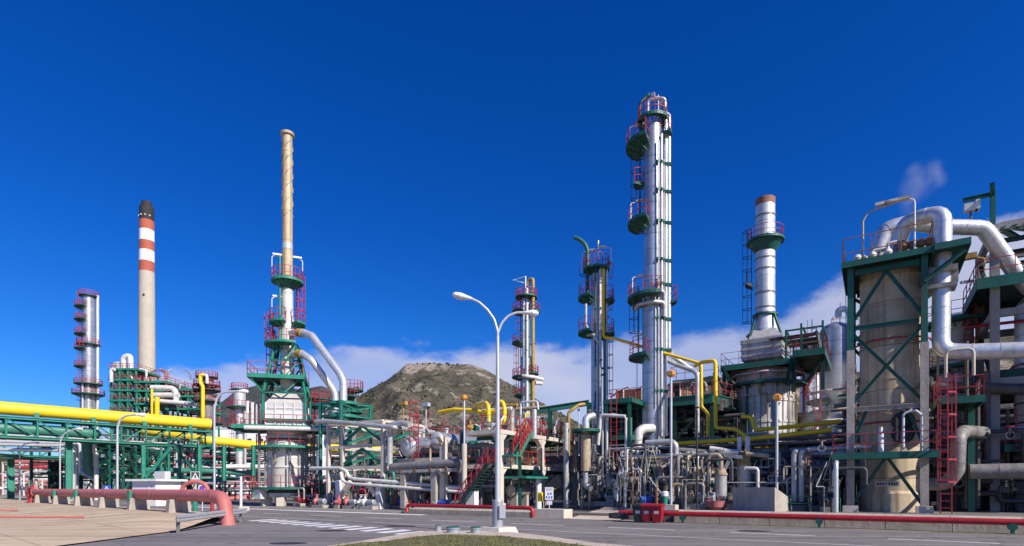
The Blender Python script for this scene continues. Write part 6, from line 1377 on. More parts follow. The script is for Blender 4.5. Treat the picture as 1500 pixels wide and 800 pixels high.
    pipe('yellow_pipe', 'thin upright yellow pipe at the right edge of the chimney frame', [P(222.5, 612, 122), P(222.5, 570, 122)], .25, 'yellow', n=12)
    for i in range(26):
        px = random.uniform(164, 285); Y_ = random.uniform(127, 134); py = random.choice((556, 573, 586, 592, 604)); 
        p = P(px, py, Y_); tag(MB().tube([p, p+z3*random.uniform(1, 2.4), p+z3*2.4+Vector((random.choice((-1, 1))*1.5, 0, 0))], random.uniform(.12, .35), 7, .4).obj('unit_pipe', random.choice(['pipe_white', 'salmon', 'pipe_dull', 'pipe_metal', 'red'])), 'short pipe crowded on the decks of the distant green frame', 'pipe', 'pipes on the distant frame decks')
    # column with yellow pipe at 300, white column at 350
    Y = 118; zz = lambda py: EYE+(HOR-py)*Y/F; c = P(303, 745, Y)
    t, pol = column('small_column', 'grey column with a hooked yellow pipe left of the curved lamp', 'column', c, 0, [(1.2, 0), (1.2, zz(551)), (0, zz(549))], 'pipe_dull', plats=[(zz(553), 0, 360, .9), (zz(565), 0, 360, 1.3), (zz(572), 0, 360, 1.4), (zz(588), 0, 360, 1.1), (zz(620), 0, 360, 1.8)], rr=.08, deckm='dark_steel')
    pipe('yellow_pipe', 'hooked yellow pipe clamped to the grey column left of the curved lamp', [P(297, 612, 115), P(297, 566, 115), P(293.5, 561, 115), P(293.5, 550, 115), P(298, 549, 115)], .38, 'yellow', n=12, fil=.7)
    pipe('white_pipe', 'white pipe bent over the top of the grey column left of the curved lamp', [P(296, 550, 115), P(303, 549, 115), P(303.5, 562, 115)], .3, 'pipe_white', n=12, fil=.5)
    Y = 104; zz = lambda py: EYE+(HOR-py)*Y/F; c = P(351, 745, Y)
    t, pol = column('small_column', 'slim white column with a davit on top behind the curved lamp head', 'column', c, 0, [(.7, 0), (.7, zz(600)), (1.05, zz(598)), (1.05, zz(574)), (.8, zz(569)), (0, zz(568))], 'cladding_pale', plats=[(zz(571), 0, 360, .5), (zz(597), 0, 360, 1.1), (zz(627), 130, 300, 1.4)], ladders=[(175, zz(660), zz(570), 'red')], risers=[(320, 1.2, .25, 0, zz(600), 'duct_metal')], rr=.07)
    MB().tube([c+z3*zz(570), c+z3*zz(553)], .1, 6, 0).tube([c+z3*zz(556)-Vector((2, 0, 0)), c+z3*zz(555)], .12, 6, 0).obj('davit_arm', 'pipe_dull', None, 'davit arm on the slim white column behind the curved lamp', 'davit')
    # pale buildings behind
    for x0, x1, y0, y1, Y_, m, lab in ((306, 425, 628, 650, 190, 'white', 'long white low building far behind the curved street lamp'), (250, 300, 622, 640, 185, 'pale_wall', 'pale far building behind the end of the yellow duct')):
        a, b = P(x0, y0, Y_), P(x1, y0, Y_); t = thing('far_building', lab, 'building', Vector(((a.x+b.x)/2, Y_, 0)))
        MB().box(((a.x+b.x)/2, Y_+5, a.z/2), b.x-a.x, 10, a.z, 0).obj('wall', m, t); MB().box(((a.x+b.x)/2, Y_+5, a.z+.15), b.x-a.x+.6, 10.6, .3, 0).obj('roof', 'sign_grey', t)
        for i in range(7): MB().box((a.x+(b.x-a.x)*(i+.5)/7, Y_-.03, a.z*.82), 1.4, .1, 1.2, 0).obj('window', 'dark_steel', t)
far_left()
# ------------------------------------------------------------------ salmon pipe on the apron, guard rail, odds and ends
def foreground():
    pd_ = pd; zc = 1.48; r = .345
    t = thing('fire_main', 'fat salmon red pipe across the concrete apron, bending into the ground', 'pipe', Pp0)
    a = Pp0+pd_*46; 
    pts = [a+z3*zc, Pp0+pd_*1.5+z3*zc, Pp0+pd_*.2+z3*zc-Vector((0, 0, .1)), Pp0-pd_*.4+z3*-.15]
    MB().tube(pts, r, 24, .65, bands=9).obj('pipe', 'salmon', t)
    for s_ in (6.2, 13.0, 19.5, 26.0, 33.0, 40.0):
        p = Pp0+pd_*s_; k = MB(); ang = math.atan2(pd_.y, pd_.x)
        w0, w1 = .66, .54; th = .28
        A = [p+pd_*x*th+pn*y*w0+z3*(-.05) for x, y in ((-1, -1), (1, -1), (1, 1), (-1, 1))]; B = [p+pd_*x*th+pn*y*w1+z3*(zc-r+.1) for x, y in ((-1, -1), (1, -1), (1, 1), (-1, 1))]
        k.hexa(A+B); o = k.obj('pipe_support', 'concrete', None, None)
        idx = [6.2, 13.0, 19.5, 26.0, 33.0, 40.0].index(s_)
        tag(o, 'concrete support slab under the salmon pipe, %s along it' % ('nearest the elbow', 'second from the elbow', 'third from the elbow', 'fourth from the elbow', 'fifth from the elbow', 'farthest')[idx], 'support')
        if idx in (1, 3, 4): MB().beam(p+pn*.5+z3*(zc-r), p+pn*.5+z3*(zc+.25), .3, .2).obj('strap', 'green_bright', t)
    # valve wheel & hydrants
    p = Pp0+pd_*7.2-pn*1.3; t = thing('fire_hydrant', 'salmon ring shaped pipe loop behind the fat salmon pipe', 'hydrant', Vector((p.x, p.y, .1)))
    MB().tube([p+Vector((math.cos(i*math.pi/12)*.8, 0, 1.75+math.sin(i*math.pi/12)*.55)) for i in range(24)]+[p+Vector((.8, 0, 1.75))], .13, 10, 0).obj('loop', 'salmon', t); MB().tube([p+z3*.05, p+z3*1.3], .14, 10, 0).obj('stem', 'green_bright', t)
    p = Q(311, 752, 41); p.z = .05; t = thing('hydrant', 'dark red hydrant cluster behind the foot of the curved street lamp', 'hydrant', p)
    MB().tube([p, p+z3*1.6], .14, 10, 0).obj('riser', 'red', t)
    for i in range(6): a_ = i*60; MB().tube([p+z3*(.8+.13*i), p+z3*(.8+.13*i)+Vector((math.cos(R(a_)), math.sin(R(a_)), 0))*.6], .1, 8, 0).sphere(p+z3*(.8+.13*i)+Vector((math.cos(R(a_)), math.sin(R(a_)), 0))*.6, .17, 8).obj('outlet', 'red_pipe', t)
    k = Q(353, 744, 46); k.z = .05; t = thing('bollard_post', 'short pale post on a block beside the guard rail end', 'post', k); MB().tube([k, k+z3*2.8], .11, 10, 0).obj('post', 'sign_grey', t); MB().box(k+z3*.15, .9, .9, .35).obj('base_block', 'concrete_pale', t)
    # guard rail
    A, B = Vector((-14.0, 23.6, 0)), Vector((-15.1, 31.3, 0)); t = thing('guard_rail', 'short galvanised guard rail on two posts at the end of the apron', 'guard rail', A)
    d = (B-A).normalized(); n_ = Vector((d.y, -d.x, 0)); k = MB()
    prof = [(0, .46), (.07, .50), (.07, .57), (0, .61), (.07, .66), (.07, .73), (0, .77)]
    a_ = A-d*.5; b_ = B+d*.6
    vs = []
    for q in (a_, b_):
        for (o_, z) in prof: vs.append(q+n_*o_+z3*z)
        for (o_, z) in prof: vs.append(q+n_*(o_-.02)+z3*z)
    m_ = len(prof); fs = []
    for i in range(m_-1): fs.append((i, i+1, 2*m_+i+1, 2*m_+i)); fs.append((m_+i+1, m_+i, 3*m_+i, 3*m_+i+1))
    fs += [(0, 2*m_, 3*m_, m_), (m_-1, 2*m_-1, 4*m_-1, 3*m_-1)]
    k.add(vs, fs).obj('beam', 'duct_metal', t)
    for q in (A, B): MB().box(q-n_*.1+z3*.36, .1, .12, .8, math.atan2(d.y, d.x)).obj('post', 'pipe_dull', t)
    # thin red pipes on the apron
    a, b = gp(-40, 769), gp(123, 767.5); pipe('thin_red_pipe', 'longer thin red pipe lying across the concrete apron at the left', [a+z3*.42, b+z3*.36], .055, 'salmon')
    a, b = gp(-40, 760), gp(26, 759); pipe('thin_red_pipe', 'shorter thin red pipe near the left edge of the apron', [a+z3*.5, b+z3*.5], .055, 'salmon')
    # red pipework at left end
    for i in range(7):
        p = Pp0+pd_*(40+i*1.2)+pn*(1-.3*i); h = random.uniform(.7, 2.2)
        tag(MB().tube([Vector((p.x, p.y, .1)), p+z3*h, p+z3*h+pd_*1.5*random.choice((-1, 1))], .11, 8, .2).sphere(p+z3*h*.6, .22, 8).obj('fire_valve', random.choice(('red', 'salmon', 'red_pipe'))), 'red fire valve pipe at the far left end of the salmon pipe', 'valve', 'red fire valves at the left end')
    # red pipe in front of the plant, middle and right
    zr = .62
    pipe('fire_pipe', 'dark red pipe along the middle low wall, bending down by the driveway', [G(596, -.1, .1), G(596, .0, .62), G(770, .0, .62), G(780, .0, .6), G(780.5, .0, .05)], .13, 'red_pipe', cat='pipe', fil=.35, n=14)
    P2 = [G(907, -.25, .48), G(1000, -.25, .5), W(60, -.25, .5)]
    t = thing('fire_pipe', 'long bright red pipe along the low wall at the right', 'pipe', G(907, -.25, .1)); MB().tube(P2, .135, 16, 0).obj('pipe', 'red_pipe', t)
    for px in (1000, 1200, 1483): 
        p = G(px, -.25, 0); MB().beam(p, p+z3*.36, .12).tube([p+z3*.3-Nv*.12, p+z3*.3+Nv*.12], .16, 10, 0).obj('pipe_foot', 'green', t)
    p = G(909, -.25, 0); MB().box(p+z3*.3, .9, .5, .34).box(p+z3*.3-Dv*.5, .3, .4, .3).obj('end_valve', 'dark_steel', t)
    # bins
    def bin_(label, px, m, sc_=1.):
        p = G(px, -.95, .003); t = thing('wheelie_bin', label, 'bin', p, None); ang = -TH+R(3)
        rt = Matrix.Rotation(ang, 3, 'Z'); L_ = lambda x, y, z: p+rt@Vector((x, y, z))
        b0, b1, hz_ = .22, .29, .92
        MB().hexa([L_(-b0, -b0*1.1, .06), L_(b0, -b0*1.1, .06), L_(b0, b0*1.1, .06), L_(-b0, b0*1.1, .06), L_(-b1, -b1*1.2, hz_), L_(b1, -b1*1.2, hz_), L_(b1, b1*1.2, hz_), L_(-b1, b1*1.2, hz_)]).obj('body', m, t)
        MB().hexa([L_(-b1-.03, -b1*1.2-.06, hz_), L_(b1+.03, -b1*1.2-.06, hz_), L_(b1+.03, b1*1.2+.05, hz_), L_(-b1-.03, b1*1.2+.05, hz_), L_(-b1+.02, -b1*1.2, hz_+.09), L_(b1-.02, -b1*1.2, hz_+.09), L_(b1-.02, b1*1.2, hz_+.13), L_(-b1+.02, b1*1.2, hz_+.13)]).tube([L_(-.24, .4, hz_+.02), L_(.24, .4, hz_+.02)], .025, 8, 0).obj('lid', m, t)
        for x in (-.25, .25): MB().tube([L_(x-.03, .27, .1), L_(x+.03, .27, .1)], .1, 14, 0).obj('wheel', 'black', t)
        k = MB().hexa([L_(-.13, -.258, .3), L_(.13, -.258, .3), L_(.13, -.24, .3), L_(-.13, -.24, .3), L_(-.13, -.327, .66), L_(.13, -.327, .66), L_(.13, -.3, .66), L_(-.13, -.3, .66)]).obj('notice_sheet', 'sign_grey', t)
        return t
    bin_('dark green wheelie bin with a pale notice at the left of the row', 936.5, 'bin_green'); bin_('middle dark red wheelie bin with a pale notice', 949, 'bin_red'); bin_('right hand red wheelie bin with its sunlit red side showing', 963.5, 'bin_red')
    # concrete box
    A, B, Cc, Dd = (12.63, 32.0), (14.5, 30.75), (16.9, 33.5), (14.9, 35.0); zb = .6; 
    h0 = Q(0, 714, 31.4).z; h1 = Q(0, 729, 33.5).z
    A, B = G(1073, 3.5), G(1135, 2.3); h0 = Z(1104, 714, 2.9)
    Cc = Vector((kk(1160)*31.6, 31.6, 0)); Dd = Cc+(A-B)
    t = MB().hexa([A+z3*.55, B+z3*.55, Cc+z3*.55, Dd+z3*.55, A+z3*h0, B+z3*h0, Cc+z3*1.25, Dd+z3*1.25]).obj('concrete_block', 'concrete', None, 'big concrete wedge block with a sunlit right side behind the red pipe', 'block')
    # bench-like steps
    p = G(1172, 4.0, .6); t = thing('step_bench', 'small green metal step stand right of the concrete wedge block', 'steps', p)
    for x in (-.5, .5): MB().beam(p+Dv*x, p+Dv*x*.8+z3*.85, .07).obj('leg', 'green_bright', t)
    MB().beam(p-Dv*.6+z3*.85, p+Dv*.6+z3*.85, .3, .05).obj('tread', 'green', t); MB().beam(p-Dv*.6+z3*.45, p+Dv*.6+z3*.45, .3, .05).obj('tread', 'green', t)
    # lids on the grass corner
    for px, py, r_, lab in ((642, 782.5, .13, 'small dark green cover at the tip of the grass verge'), (664, 784.8, .27, 'larger round green cover on the grass verge near the kerb'), (697, 785.5, .2, 'green cover on the grass verge closest to the lamp')):
        p = gp(px, py); p.z = .13; t = thing('valve_cover', lab, 'cover', p); MB().lathe(p, [(r_, 0), (r_, .14), (r_*1.1, .15), (r_*1.1, .2)], 16).obj('base', 'lamp_base', t); MB().lathe(p, [(r_*1.1, .2), (r_*.9, .24), (0, .25)], 16).obj('lid', 'green', t)
foreground()
# ------------------------------------------------------------------ middle right: cooler deck, racks, ground equipment
GZ = .6
def cooler():
    v = 14; zt = Z(1043, 577, v); A = G(886, v); B = G(1043, v); Cq = Vector((kk(1114)*49.2, 49.2, 0)); Dq = A+(Cq-B)
    t = thing('air_cooler', 'high green air cooler deck with red railings behind the two tall silver columns', 'cooler', Vector((B.x, B.y, GZ)))
    P4 = [A, B, Cq, Dq]
    def prism(pts, z0, z1, nm, m): return MB().hexa([p+z3*z0 for p in pts]+[p+z3*z1 for p in pts]).obj(nm, m, t)
    prism(P4, zt-.25, zt-.05, 'deck', 'green_dark')
    for i in range(4):
        a, b = P4[i], P4[(i+1) % 4]; MB().ib(a+z3*(zt-.35), b+z3*(zt-.35), .2, .75).obj('edge_beam', 'green', t)
    MB().rail([A+z3*zt, B+z3*zt, Cq+z3*zt, Dq+z3*zt], 1.1, 1.15, .035).obj('railing', 'red', t)
    e1 = (B-A).normalized(); e2 = (Cq-B).normalized()
    q = [A+e1*.5+e2*.8, B-e1*4.2+e2*.8, Cq-e1*4.2-e2*1, Dq+e1*.5-e2*1]; prism(q, zt+.02, zt+1.15, 'tube_bundle', 'pipe_rust')
    for i in range(6):
        for j in range(2): p = A+e1*(1.4+i*1.45)+e2*(1.8+j*3.6); MB().lathe(p, [(.6, zt-1.2), (.68, zt-1.2), (.68, zt-.3), (.6, zt-.3)], 20).obj('fan_ring', 'dark_steel', t)
    for s in (.02, .33, .66, .98):
        for r_ in (.04, .96):
            p = A.lerp(B, s)+e2*(Cq-B).length*r_; MB().ib(p+z3*GZ, p+z3*(zt-.3), .3).obj('post', 'green_dark', t)
    for s in (.02, .33, .66):
        a = A.lerp(B, s)+e2*.3; b = A.lerp(B, s+.32)+e2*.3; MB().ib(a+z3*(zt-3.4), b+z3*(zt-.5), .16).obj('brace', 'green_dark', t); MB().ib(a+z3*(zt-3.4), b+z3*(zt-3.4), .2).obj('beam', 'green_dark', t)
    MB().ib(B+e2*2+z3*(zt-2.6), B+e2*5.5+z3*(zt-.5), .16).obj('brace', 'green', t)
    # upper header deck
    zu = Z(1010, 555, 15.5); a, b = G(983, 15.5), G(1046, 15.5)
    t2 = thing('header_deck', 'upper green walkway with red railings above the air cooler deck', 'platform', Vector((a.x, a.y, zt)))
    n_ = Nv*1.5; k = [a, b, b+n_, a+n_]
    MB().hexa([p+z3*(zu-.45) for p in k]+[p+z3*zu for p in k]).obj('deck', 'green', t2); MB().rail([k[3]+z3*zu, a+z3*zu, b+z3*zu, k[2]+z3*zu], 1.1, 1.1, .035).obj('railing', 'red', t2)
    for s in (.08, .92): p = a.lerp(b, s)+Nv*.7; MB().ib(p+z3*(zt-.1), p+z3*(zu-.4), .2).obj('post', 'green', t2)
    for px0, px1 in ((978, 1012), (1005, 1032)): pipe('cooler_header', 'dark hooped header pipe between the two cooler decks, %s one' % ('left' if px0 < 1000 else 'right'), [at(px0, 571, 14.6), at(px0+2, 564, 14.6), at(px0+8, 562, 14.6), at(px1, 560, 14.6), at(px1+2, 566, 14.6), at(px1+2, 573, 14.6)], .14, 'pipe_dull', fil=.3)
    for i in range(14):
        p = A.lerp(B, .04+.06*i)+e2*.4+z3*zt; tag(MB().tube([p, p+z3*(.6+.3*(i % 3)), p+z3*(.9+.2*(i % 3))+e1*.5], .07, 7, .15).obj('cooler_pipe', ('pipe_dull', 'red', 'pipe_white')[i % 3]), 'short bent pipe along the front of the air cooler deck', 'pipe', 'short pipes on the cooler deck')
cooler()
def racks_right():
    cg = ('pipe_dull', 'pipe_metal', 'pipe_dark', 'pipe_dull', 'pipe_white', 'pipe_rust', 'pipe_tan')
    for (pa, pb, v, wd, lv, nb, npp, lab, m, g_) in (
        (884, 1236, 8.4, 5.0, (3.1, 4.7), 5, 9, 'grey front pipe rack between the slim column and the tan vessel', 'dark_steel', 'front rack'),
        (862, 1078, 15.2, 6.0, (3.2, 5.4, 7.4), 5, 9, 'second pipe rack behind the tall silver column', 'dark_steel', 'second rack'),
        (1082, 1245, 12.8, 3.6, (2.6, 3.9), 4, 8, 'low pipe rack in front of the stained heater drum', 'dark_steel', 'low heater rack'),
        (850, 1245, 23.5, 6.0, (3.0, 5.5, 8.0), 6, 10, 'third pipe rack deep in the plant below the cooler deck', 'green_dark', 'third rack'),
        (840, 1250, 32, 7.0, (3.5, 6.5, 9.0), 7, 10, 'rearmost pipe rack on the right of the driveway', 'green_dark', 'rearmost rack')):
        rack(lab, W(U(pa, v), v), W(U(pb, v), v), wd, lv, nb, 1.0, m, npp, .95, plab='straight pipe lying on the '+g_+' of the right hand plant', grp='pipes on the '+g_, cols=cg, w_=.24, g=GZ, brace=(v > 9), dk=(14 < v < 20))
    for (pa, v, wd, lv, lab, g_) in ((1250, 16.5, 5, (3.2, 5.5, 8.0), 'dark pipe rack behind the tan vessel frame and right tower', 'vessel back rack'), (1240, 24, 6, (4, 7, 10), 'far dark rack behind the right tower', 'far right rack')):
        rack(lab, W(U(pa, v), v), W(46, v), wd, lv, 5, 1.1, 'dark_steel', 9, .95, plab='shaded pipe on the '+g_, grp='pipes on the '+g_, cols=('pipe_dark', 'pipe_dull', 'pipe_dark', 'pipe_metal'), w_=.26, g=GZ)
    # long dark blocks added to close the back view and stand in for shade
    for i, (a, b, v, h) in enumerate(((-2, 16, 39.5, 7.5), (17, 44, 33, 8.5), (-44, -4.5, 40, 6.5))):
        t = thing('rear_shade_block', ('low dark block added as shade behind the middle racks', 'low dark block added as shade behind the silver flues and right tower', 'long dark block added as shade behind the drums and platform')[i], 'building', W((a+b)/2, v, .1))
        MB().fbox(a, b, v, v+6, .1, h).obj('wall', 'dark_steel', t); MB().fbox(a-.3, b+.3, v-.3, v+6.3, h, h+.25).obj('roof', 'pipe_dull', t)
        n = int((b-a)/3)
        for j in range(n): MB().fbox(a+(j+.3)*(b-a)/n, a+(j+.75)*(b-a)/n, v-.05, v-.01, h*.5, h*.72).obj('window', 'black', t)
    # concrete pipe sleeper beam with its pipes
    t = thing('pipe_sleeper', 'long grey concrete beam on posts carrying pipes left of the tan vessel', 'beam', W(U(1165, 9.6), 9.6, GZ)); a, b = U(1092, 9.6), U(1240, 9.6); zb = Z(1165, 664, 9.6)
    MB().fbox(a, b, 9.4, 10.4, zb-.3, zb+.35).obj('beam', 'concrete', t)
    for px in (1096, 1128, 1166, 1205, 1236): u = U(px, 9.6); MB().fbox(u-.18, u+.18, 9.5, 10.2, GZ, zb-.3).obj('post', 'concrete_grey', t)
    pipe('grey_pipe', 'thick dull grey pipe lying on the long concrete beam', [at(1098, 646, 10), at(1132, 645, 10), at(1136, 642, 10), at(1160, 641.5, 10), at(1240, 637, 10)], .2, 'pipe_dull', n=12)
racks_right()
def gear():
    rs = random.Random(21)
    mats = ['pipe_metal']*3+['pipe_dull']*5+['pipe_white']+['pipe_tan', 'pipe_tan', 'pipe_dark', 'pipe_rust', 'duct_metal']
    names = ['vertical_pipe', 'hooked_pipe', 'bent_pipe']
    # upright and hooked pipes in the front zone
    for i in range(150):
        px = rs.uniform(866, 1238); v = rs.uniform(3.6, 8.6)
        if 1058 < px < 1180 and v < 6: v += 3
        if 828 < px < 902 and v < 6.4: v = rs.uniform(6.6, 10)
        h = rs.uniform(.35, 1.)*(Z(px, 664 if px > 985 else 648, v)-GZ); r = rs.choice((.03, .04, .05, .06, .08, .12)); p = G(px, v, GZ); kind = i % 3; s = rs.choice((-1, 1)); L_ = rs.uniform(.5, 1.6)
        if kind == 0: pts = [p, p+z3*h, p+z3*h+Nv*rs.uniform(.6, 3)]
        elif kind == 1: pts = [p, p+z3*h, p+z3*h+Dv*s*L_, p+z3*(h-rs.uniform(.6, 1.5))+Dv*s*L_]
        else: pts = [p+z3*rs.uniform(.4, 1), p+z3*h*.6, p+z3*h*.6+Dv*s*L_, p+z3*h+Dv*s*L_, p+z3*h+Dv*s*L_+Nv*2]
        o = pipe(names[kind], ('upright pipe bending back into the front rack right of the driveway', 'hook shaped pipe among the machinery right of the driveway', 'stepped pipe among the machinery right of the driveway')[kind], pts, r, rs.choice(mats), ('upright pipes in the right front zone', 'hooked pipes in the right front zone', 'stepped pipes in the right front zone')[kind], n=9, fil=r*3)
        if i % 2 == 0: MB().tube([p+z3*.7, p+z3*.76], r*1.6, 10, 0).obj('flange', 'pipe_dull', o)
    for i in range(120):
        px = rs.uniform(862, 1238); v = rs.uniform(3.4, 9)
        if 1058 < px < 1180 and v < 6: v += 3
        if 828 < px < 902 and v < 6.4: v = rs.uniform(6.6, 10)
        valve(G(px, v, GZ+rs.uniform(.5, 3.6)), rs.uniform(.05, .13), 'small handwheel valve among the pipes right of the driveway', 'valves in the right front zone', rs.choice(('pipe_dull', 'green', 'pipe_metal', 'pipe_tan')), rs.choice(('red', 'pipe_rust', 'green', 'dark_steel')), rs.choice((Dv, Nv)))
    for i in range(14):
        px = 868+i*26+rs.uniform(-6, 6); v = rs.uniform(4.2, 6.5)
        if 1060 < px < 1170: v = 6.8
        if px < 902: v = 7
        pump(G(px, v, GZ), -TH+rs.choice((0, 1.57, .3)), 'pump with a small motor on a concrete plinth right of the driveway', 'pumps in the right front zone', rs.choice(('pipe_dull', 'pipe_dark', 'pipe_tan')), rs.uniform(.8, 1.15), rs.choice(('green', 'blue', 'lamp_base', 'pipe_dark')))
    for i, px in enumerate((905, 925, 1003, 1025, 1180, 1200, 1222)):
        pot(G(px, 5.6+.6*(i % 3), GZ), .28+.05*(i % 3), 2.0+.3*(i % 2), 'slim upright vessel on legs among the pipes right of the driveway', 'slim vessels in the right front zone', ('pipe_metal', 'pipe_dull', 'cladding_pale')[i % 3])
    for i, (px, v, z_, r) in enumerate(((905, 9.2, 2.2, .5), (1010, 8.2, 2.0, .55), (1190, 9, 1.9, .5), (1215, 7.5, 3.0, .4), (1000, 11, 3.4, .6), (1150, 12, 2.5, .7))):
        drum('heat_exchanger', 'horizontal grey exchanger drum lying among pipes right of the driveway', G(px, v, z_), (Nv, Dv)[i % 2], r, 3.2, ('pipe_dull', 'pipe_metal', 'pipe_dark')[i % 3], 'exchanger', 'exchangers in the right zone', zg=GZ)
    for i in range(30):
        px = rs.uniform(872, 1230); v = rs.uniform(5, 9); z_ = GZ+rs.uniform(1.0, 4.2)
        a = G(px, v, z_); pipe('level_pipe', 'short level pipe among the uprights right of the driveway', [a, a+Dv*rs.uniform(1.2, 4.5)], rs.choice((.04, .06, .09, .13)), rs.choice(mats), 'level pipes in the right front zone', n=9)
    for i in range(200):
        px = rs.uniform(864, 1240); v = rs.uniform(3.4, 9.5)
        if 1058 < px < 1180 and v < 6: v += 3
        if 828 < px < 902 and v < 6.4: v = rs.uniform(6.6, 10)
        p = G(px, v, GZ); h = rs.uniform(.4, 1.05)*(Z(px, 655, v)-GZ); r = rs.choice((.018, .022, .03))
        pipe('conduit', 'thin conduit running up among the machinery right of the driveway', [p, p+z3*h*.5, p+z3*h*.5+Dv*rs.uniform(-.5, .5), p+z3*h+Dv*rs.uniform(-.5, .5)], r, rs.choice(('pipe_white', 'pipe_dark', 'pipe_dull', 'pipe_rust', 'green', 'pipe_metal')), 'thin conduits in the right front zone', n=5, fil=.05)
    for i in range(120):
        px = rs.uniform(436, 690); v = rs.uniform(3.0, 14); p = G(px, v, .15); zt_ = rs.choice((2.2, 3.2, 4.5, 5.6))*rs.uniform(.6, 1.1); r = rs.choice((.02, .03, .04, .05))
        pipe('conduit', 'thin conduit running up between the furnace and the concrete platform', [p, p+z3*zt_*.6, p+z3*zt_*.6+Dv*rs.uniform(-1.2, 1.2), p+z3*zt_+Dv*rs.uniform(-1.2, 1.2)], r, rs.choice(('pipe_white', 'pipe_dark', 'red', 'pipe_dull', 'pipe_rust', 'green', 'pipe_metal')), 'thin conduits in the left middle zone', n=5, fil=.06)
    for i in range(90):
        px = rs.uniform(1244, 1500); v = rs.uniform(8.8, 15.5) if px > 1362 else rs.uniform(10, 15); p = G(px, v, GZ); h = rs.uniform(1, 9.); r = rs.choice((.03, .05, .07, .1, .14)); s = rs.choice((-1, 1))
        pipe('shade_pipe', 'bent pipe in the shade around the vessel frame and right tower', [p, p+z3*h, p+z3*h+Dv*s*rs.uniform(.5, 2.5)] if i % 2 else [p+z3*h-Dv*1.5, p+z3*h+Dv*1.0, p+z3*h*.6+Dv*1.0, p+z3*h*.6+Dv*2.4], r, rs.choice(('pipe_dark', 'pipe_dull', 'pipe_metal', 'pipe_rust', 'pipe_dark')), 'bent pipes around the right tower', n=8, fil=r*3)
    for i in range(24):
        px = rs.uniform(1362, 1500); v = rs.uniform(8, 11); valve(G(px, v, GZ+rs.uniform(.4, 4.5)), rs.uniform(.09, .17), 'handwheel valve in the shade of the right tower', 'valves at the right tower', rs.choice(('pipe_dull', 'pipe_dark')), rs.choice(('red', 'green', 'pipe_dull')), rs.choice((Dv, Nv)))
    for i in range(10):
        u = U(1240, 10)+i*1.3; fz = rs.choice((3.4, 5.2, 7.5)); tag(MB().rail([W(u, 9.9, fz), W(u+rs.uniform(2, 4), 9.9, fz)], 1.1, 1.2, .04).obj('handrail', 'red'), 'red handrail in the shade behind the tan vessel and right tower', 'handrail', 'handrails behind the tan vessel')
    # named pieces
    v = 6.5; c = G(858, v, .4); zz = lambda py: Z(858, py, v)
    t = thing('filter_vessel', 'tan stained upright filter vessel with a green collar by the driveway', 'vessel', c)
    r = .36
    MB().lathe(c-z3*.4, [(r, zz(690)), (r, zz(633)), (r*1.2, zz(633)), (r*1.2, zz(630)), (r, zz(630)), (r*.8, zz(627)), (r*.5, zz(624))], 20).obj('shell', 'pipe_tan', t)
    MB().tube([at(858, 700, v)-z3*.1, at(858, 690, v)], .2, 14, 0).tube([at(858, 702, v), at(858, 712, v), at(866, 716, v)], .22, 14, .3).obj('outlet', 'pipe_metal', t)
    MB().tube([at(858, 626, v), at(858, 612, v), at(870, 609, v+.5)], .27, 16, .4).obj('inlet_elbow', 'duct_metal', t)
    MB().deck(G(858, v, zz(631)), .5, 1.0, 0, 360, .08, .2).obj('collar_platform', 'green', t)
    for s in (-.3, .3): MB().ib(c+Dv*s, c+Dv*s+z3*(zz(700)-.4), .14).obj('leg', 'pipe_tan', t)
    pipe('large_pipe', 'rust stained elbow pipe leaving the tall silver column low on its left', [at(956, 628, 11.2), at(943, 628, 10.4), at(935, 633, 10), at(934, 648, 10), at(934, 745, 10)], .36, 'stack_white', n=18, fil=.6, bands=1)
    t = thing('coil_valve', 'rusty orange coil topped valve standing just behind the red bins', 'valve', G(962, 2.6, .6)); p = G(962, 2.6, .6)
    MB().tube([p, p+z3*1.3], .06, 8, 0).obj('stem', 'pipe_rust', t); MB().tube([p+z3*(.35+i*.03)+Vector((math.cos(i*.7), math.sin(i*.7), 0))*.09 for i in range(40)], .032, 6, 0).obj('coil', 'pipe_rust', t)
    t = thing('green_valve', 'green topped hydrant with a white collar right of the bins', 'hydrant', G(974, 3, .6)); p = G(974, 3, .6); MB().lathe(p, [(.16, 0), (.16, .8), (.2, .8), (.2, .95), (.05, 1.1), (0, 1.1)], 14).obj('body', 'green_bright', t); MB().lathe(p, [(.17, .8), (.21, .8), (.21, 1.05), (.17, 1.1)], 14).obj('collar', 'white', t)
    for px, lab in ((983, 'tall floodlight mast with a yellow lantern in front of the silver column base'), (1138, 'floodlight mast with a yellow lantern standing behind the concrete wedge block')):
        vv = 2.6 if px < 1000 else 4.6; lampmast('floodlight_mast', lab, G(px, vv, GZ), Z(px, 552 if px < 1000 else 587, vv)-GZ)
    MB().tube([G(1021, 3.2, GZ), at(1021, 602, 3.2), at(1017, 597, 3.2), at(1024, 597, 3.2)], .055, 8, .1).obj('dark_mast', 'black', None, 'thin black mast standing right of the silver columns', 'mast')
    pipe('large_pipe', 'grey pipe bending down at the right of the tall floodlight mast', [at(946, 649, 5.2), at(984, 647, 5.2), at(990, 652, 5.2), at(990, 745, 5.2)], .19, 'pipe_metal', n=14, fil=.4)
    pipe('large_pipe', 'grey level pipe running right from the mast to the white strut', [at(990, 660, 6.4), at(1040, 664, 6.4), at(1085, 668, 6.4)], .22, 'pipe_dull', n=14)
    pipe('large_pipe', 'pale pipe lying on the white strut', [at(1040, 657, 6.2), at(1082, 663, 6.2)], .16, 'pipe_white', n=12)
    pipe('white_pipe', 'pale tan pipe reaching right from behind the white strut', [at(1085, 664, 6.6), at(1127, 668, 6.6)], .15, 'pipe_tan', n=12)
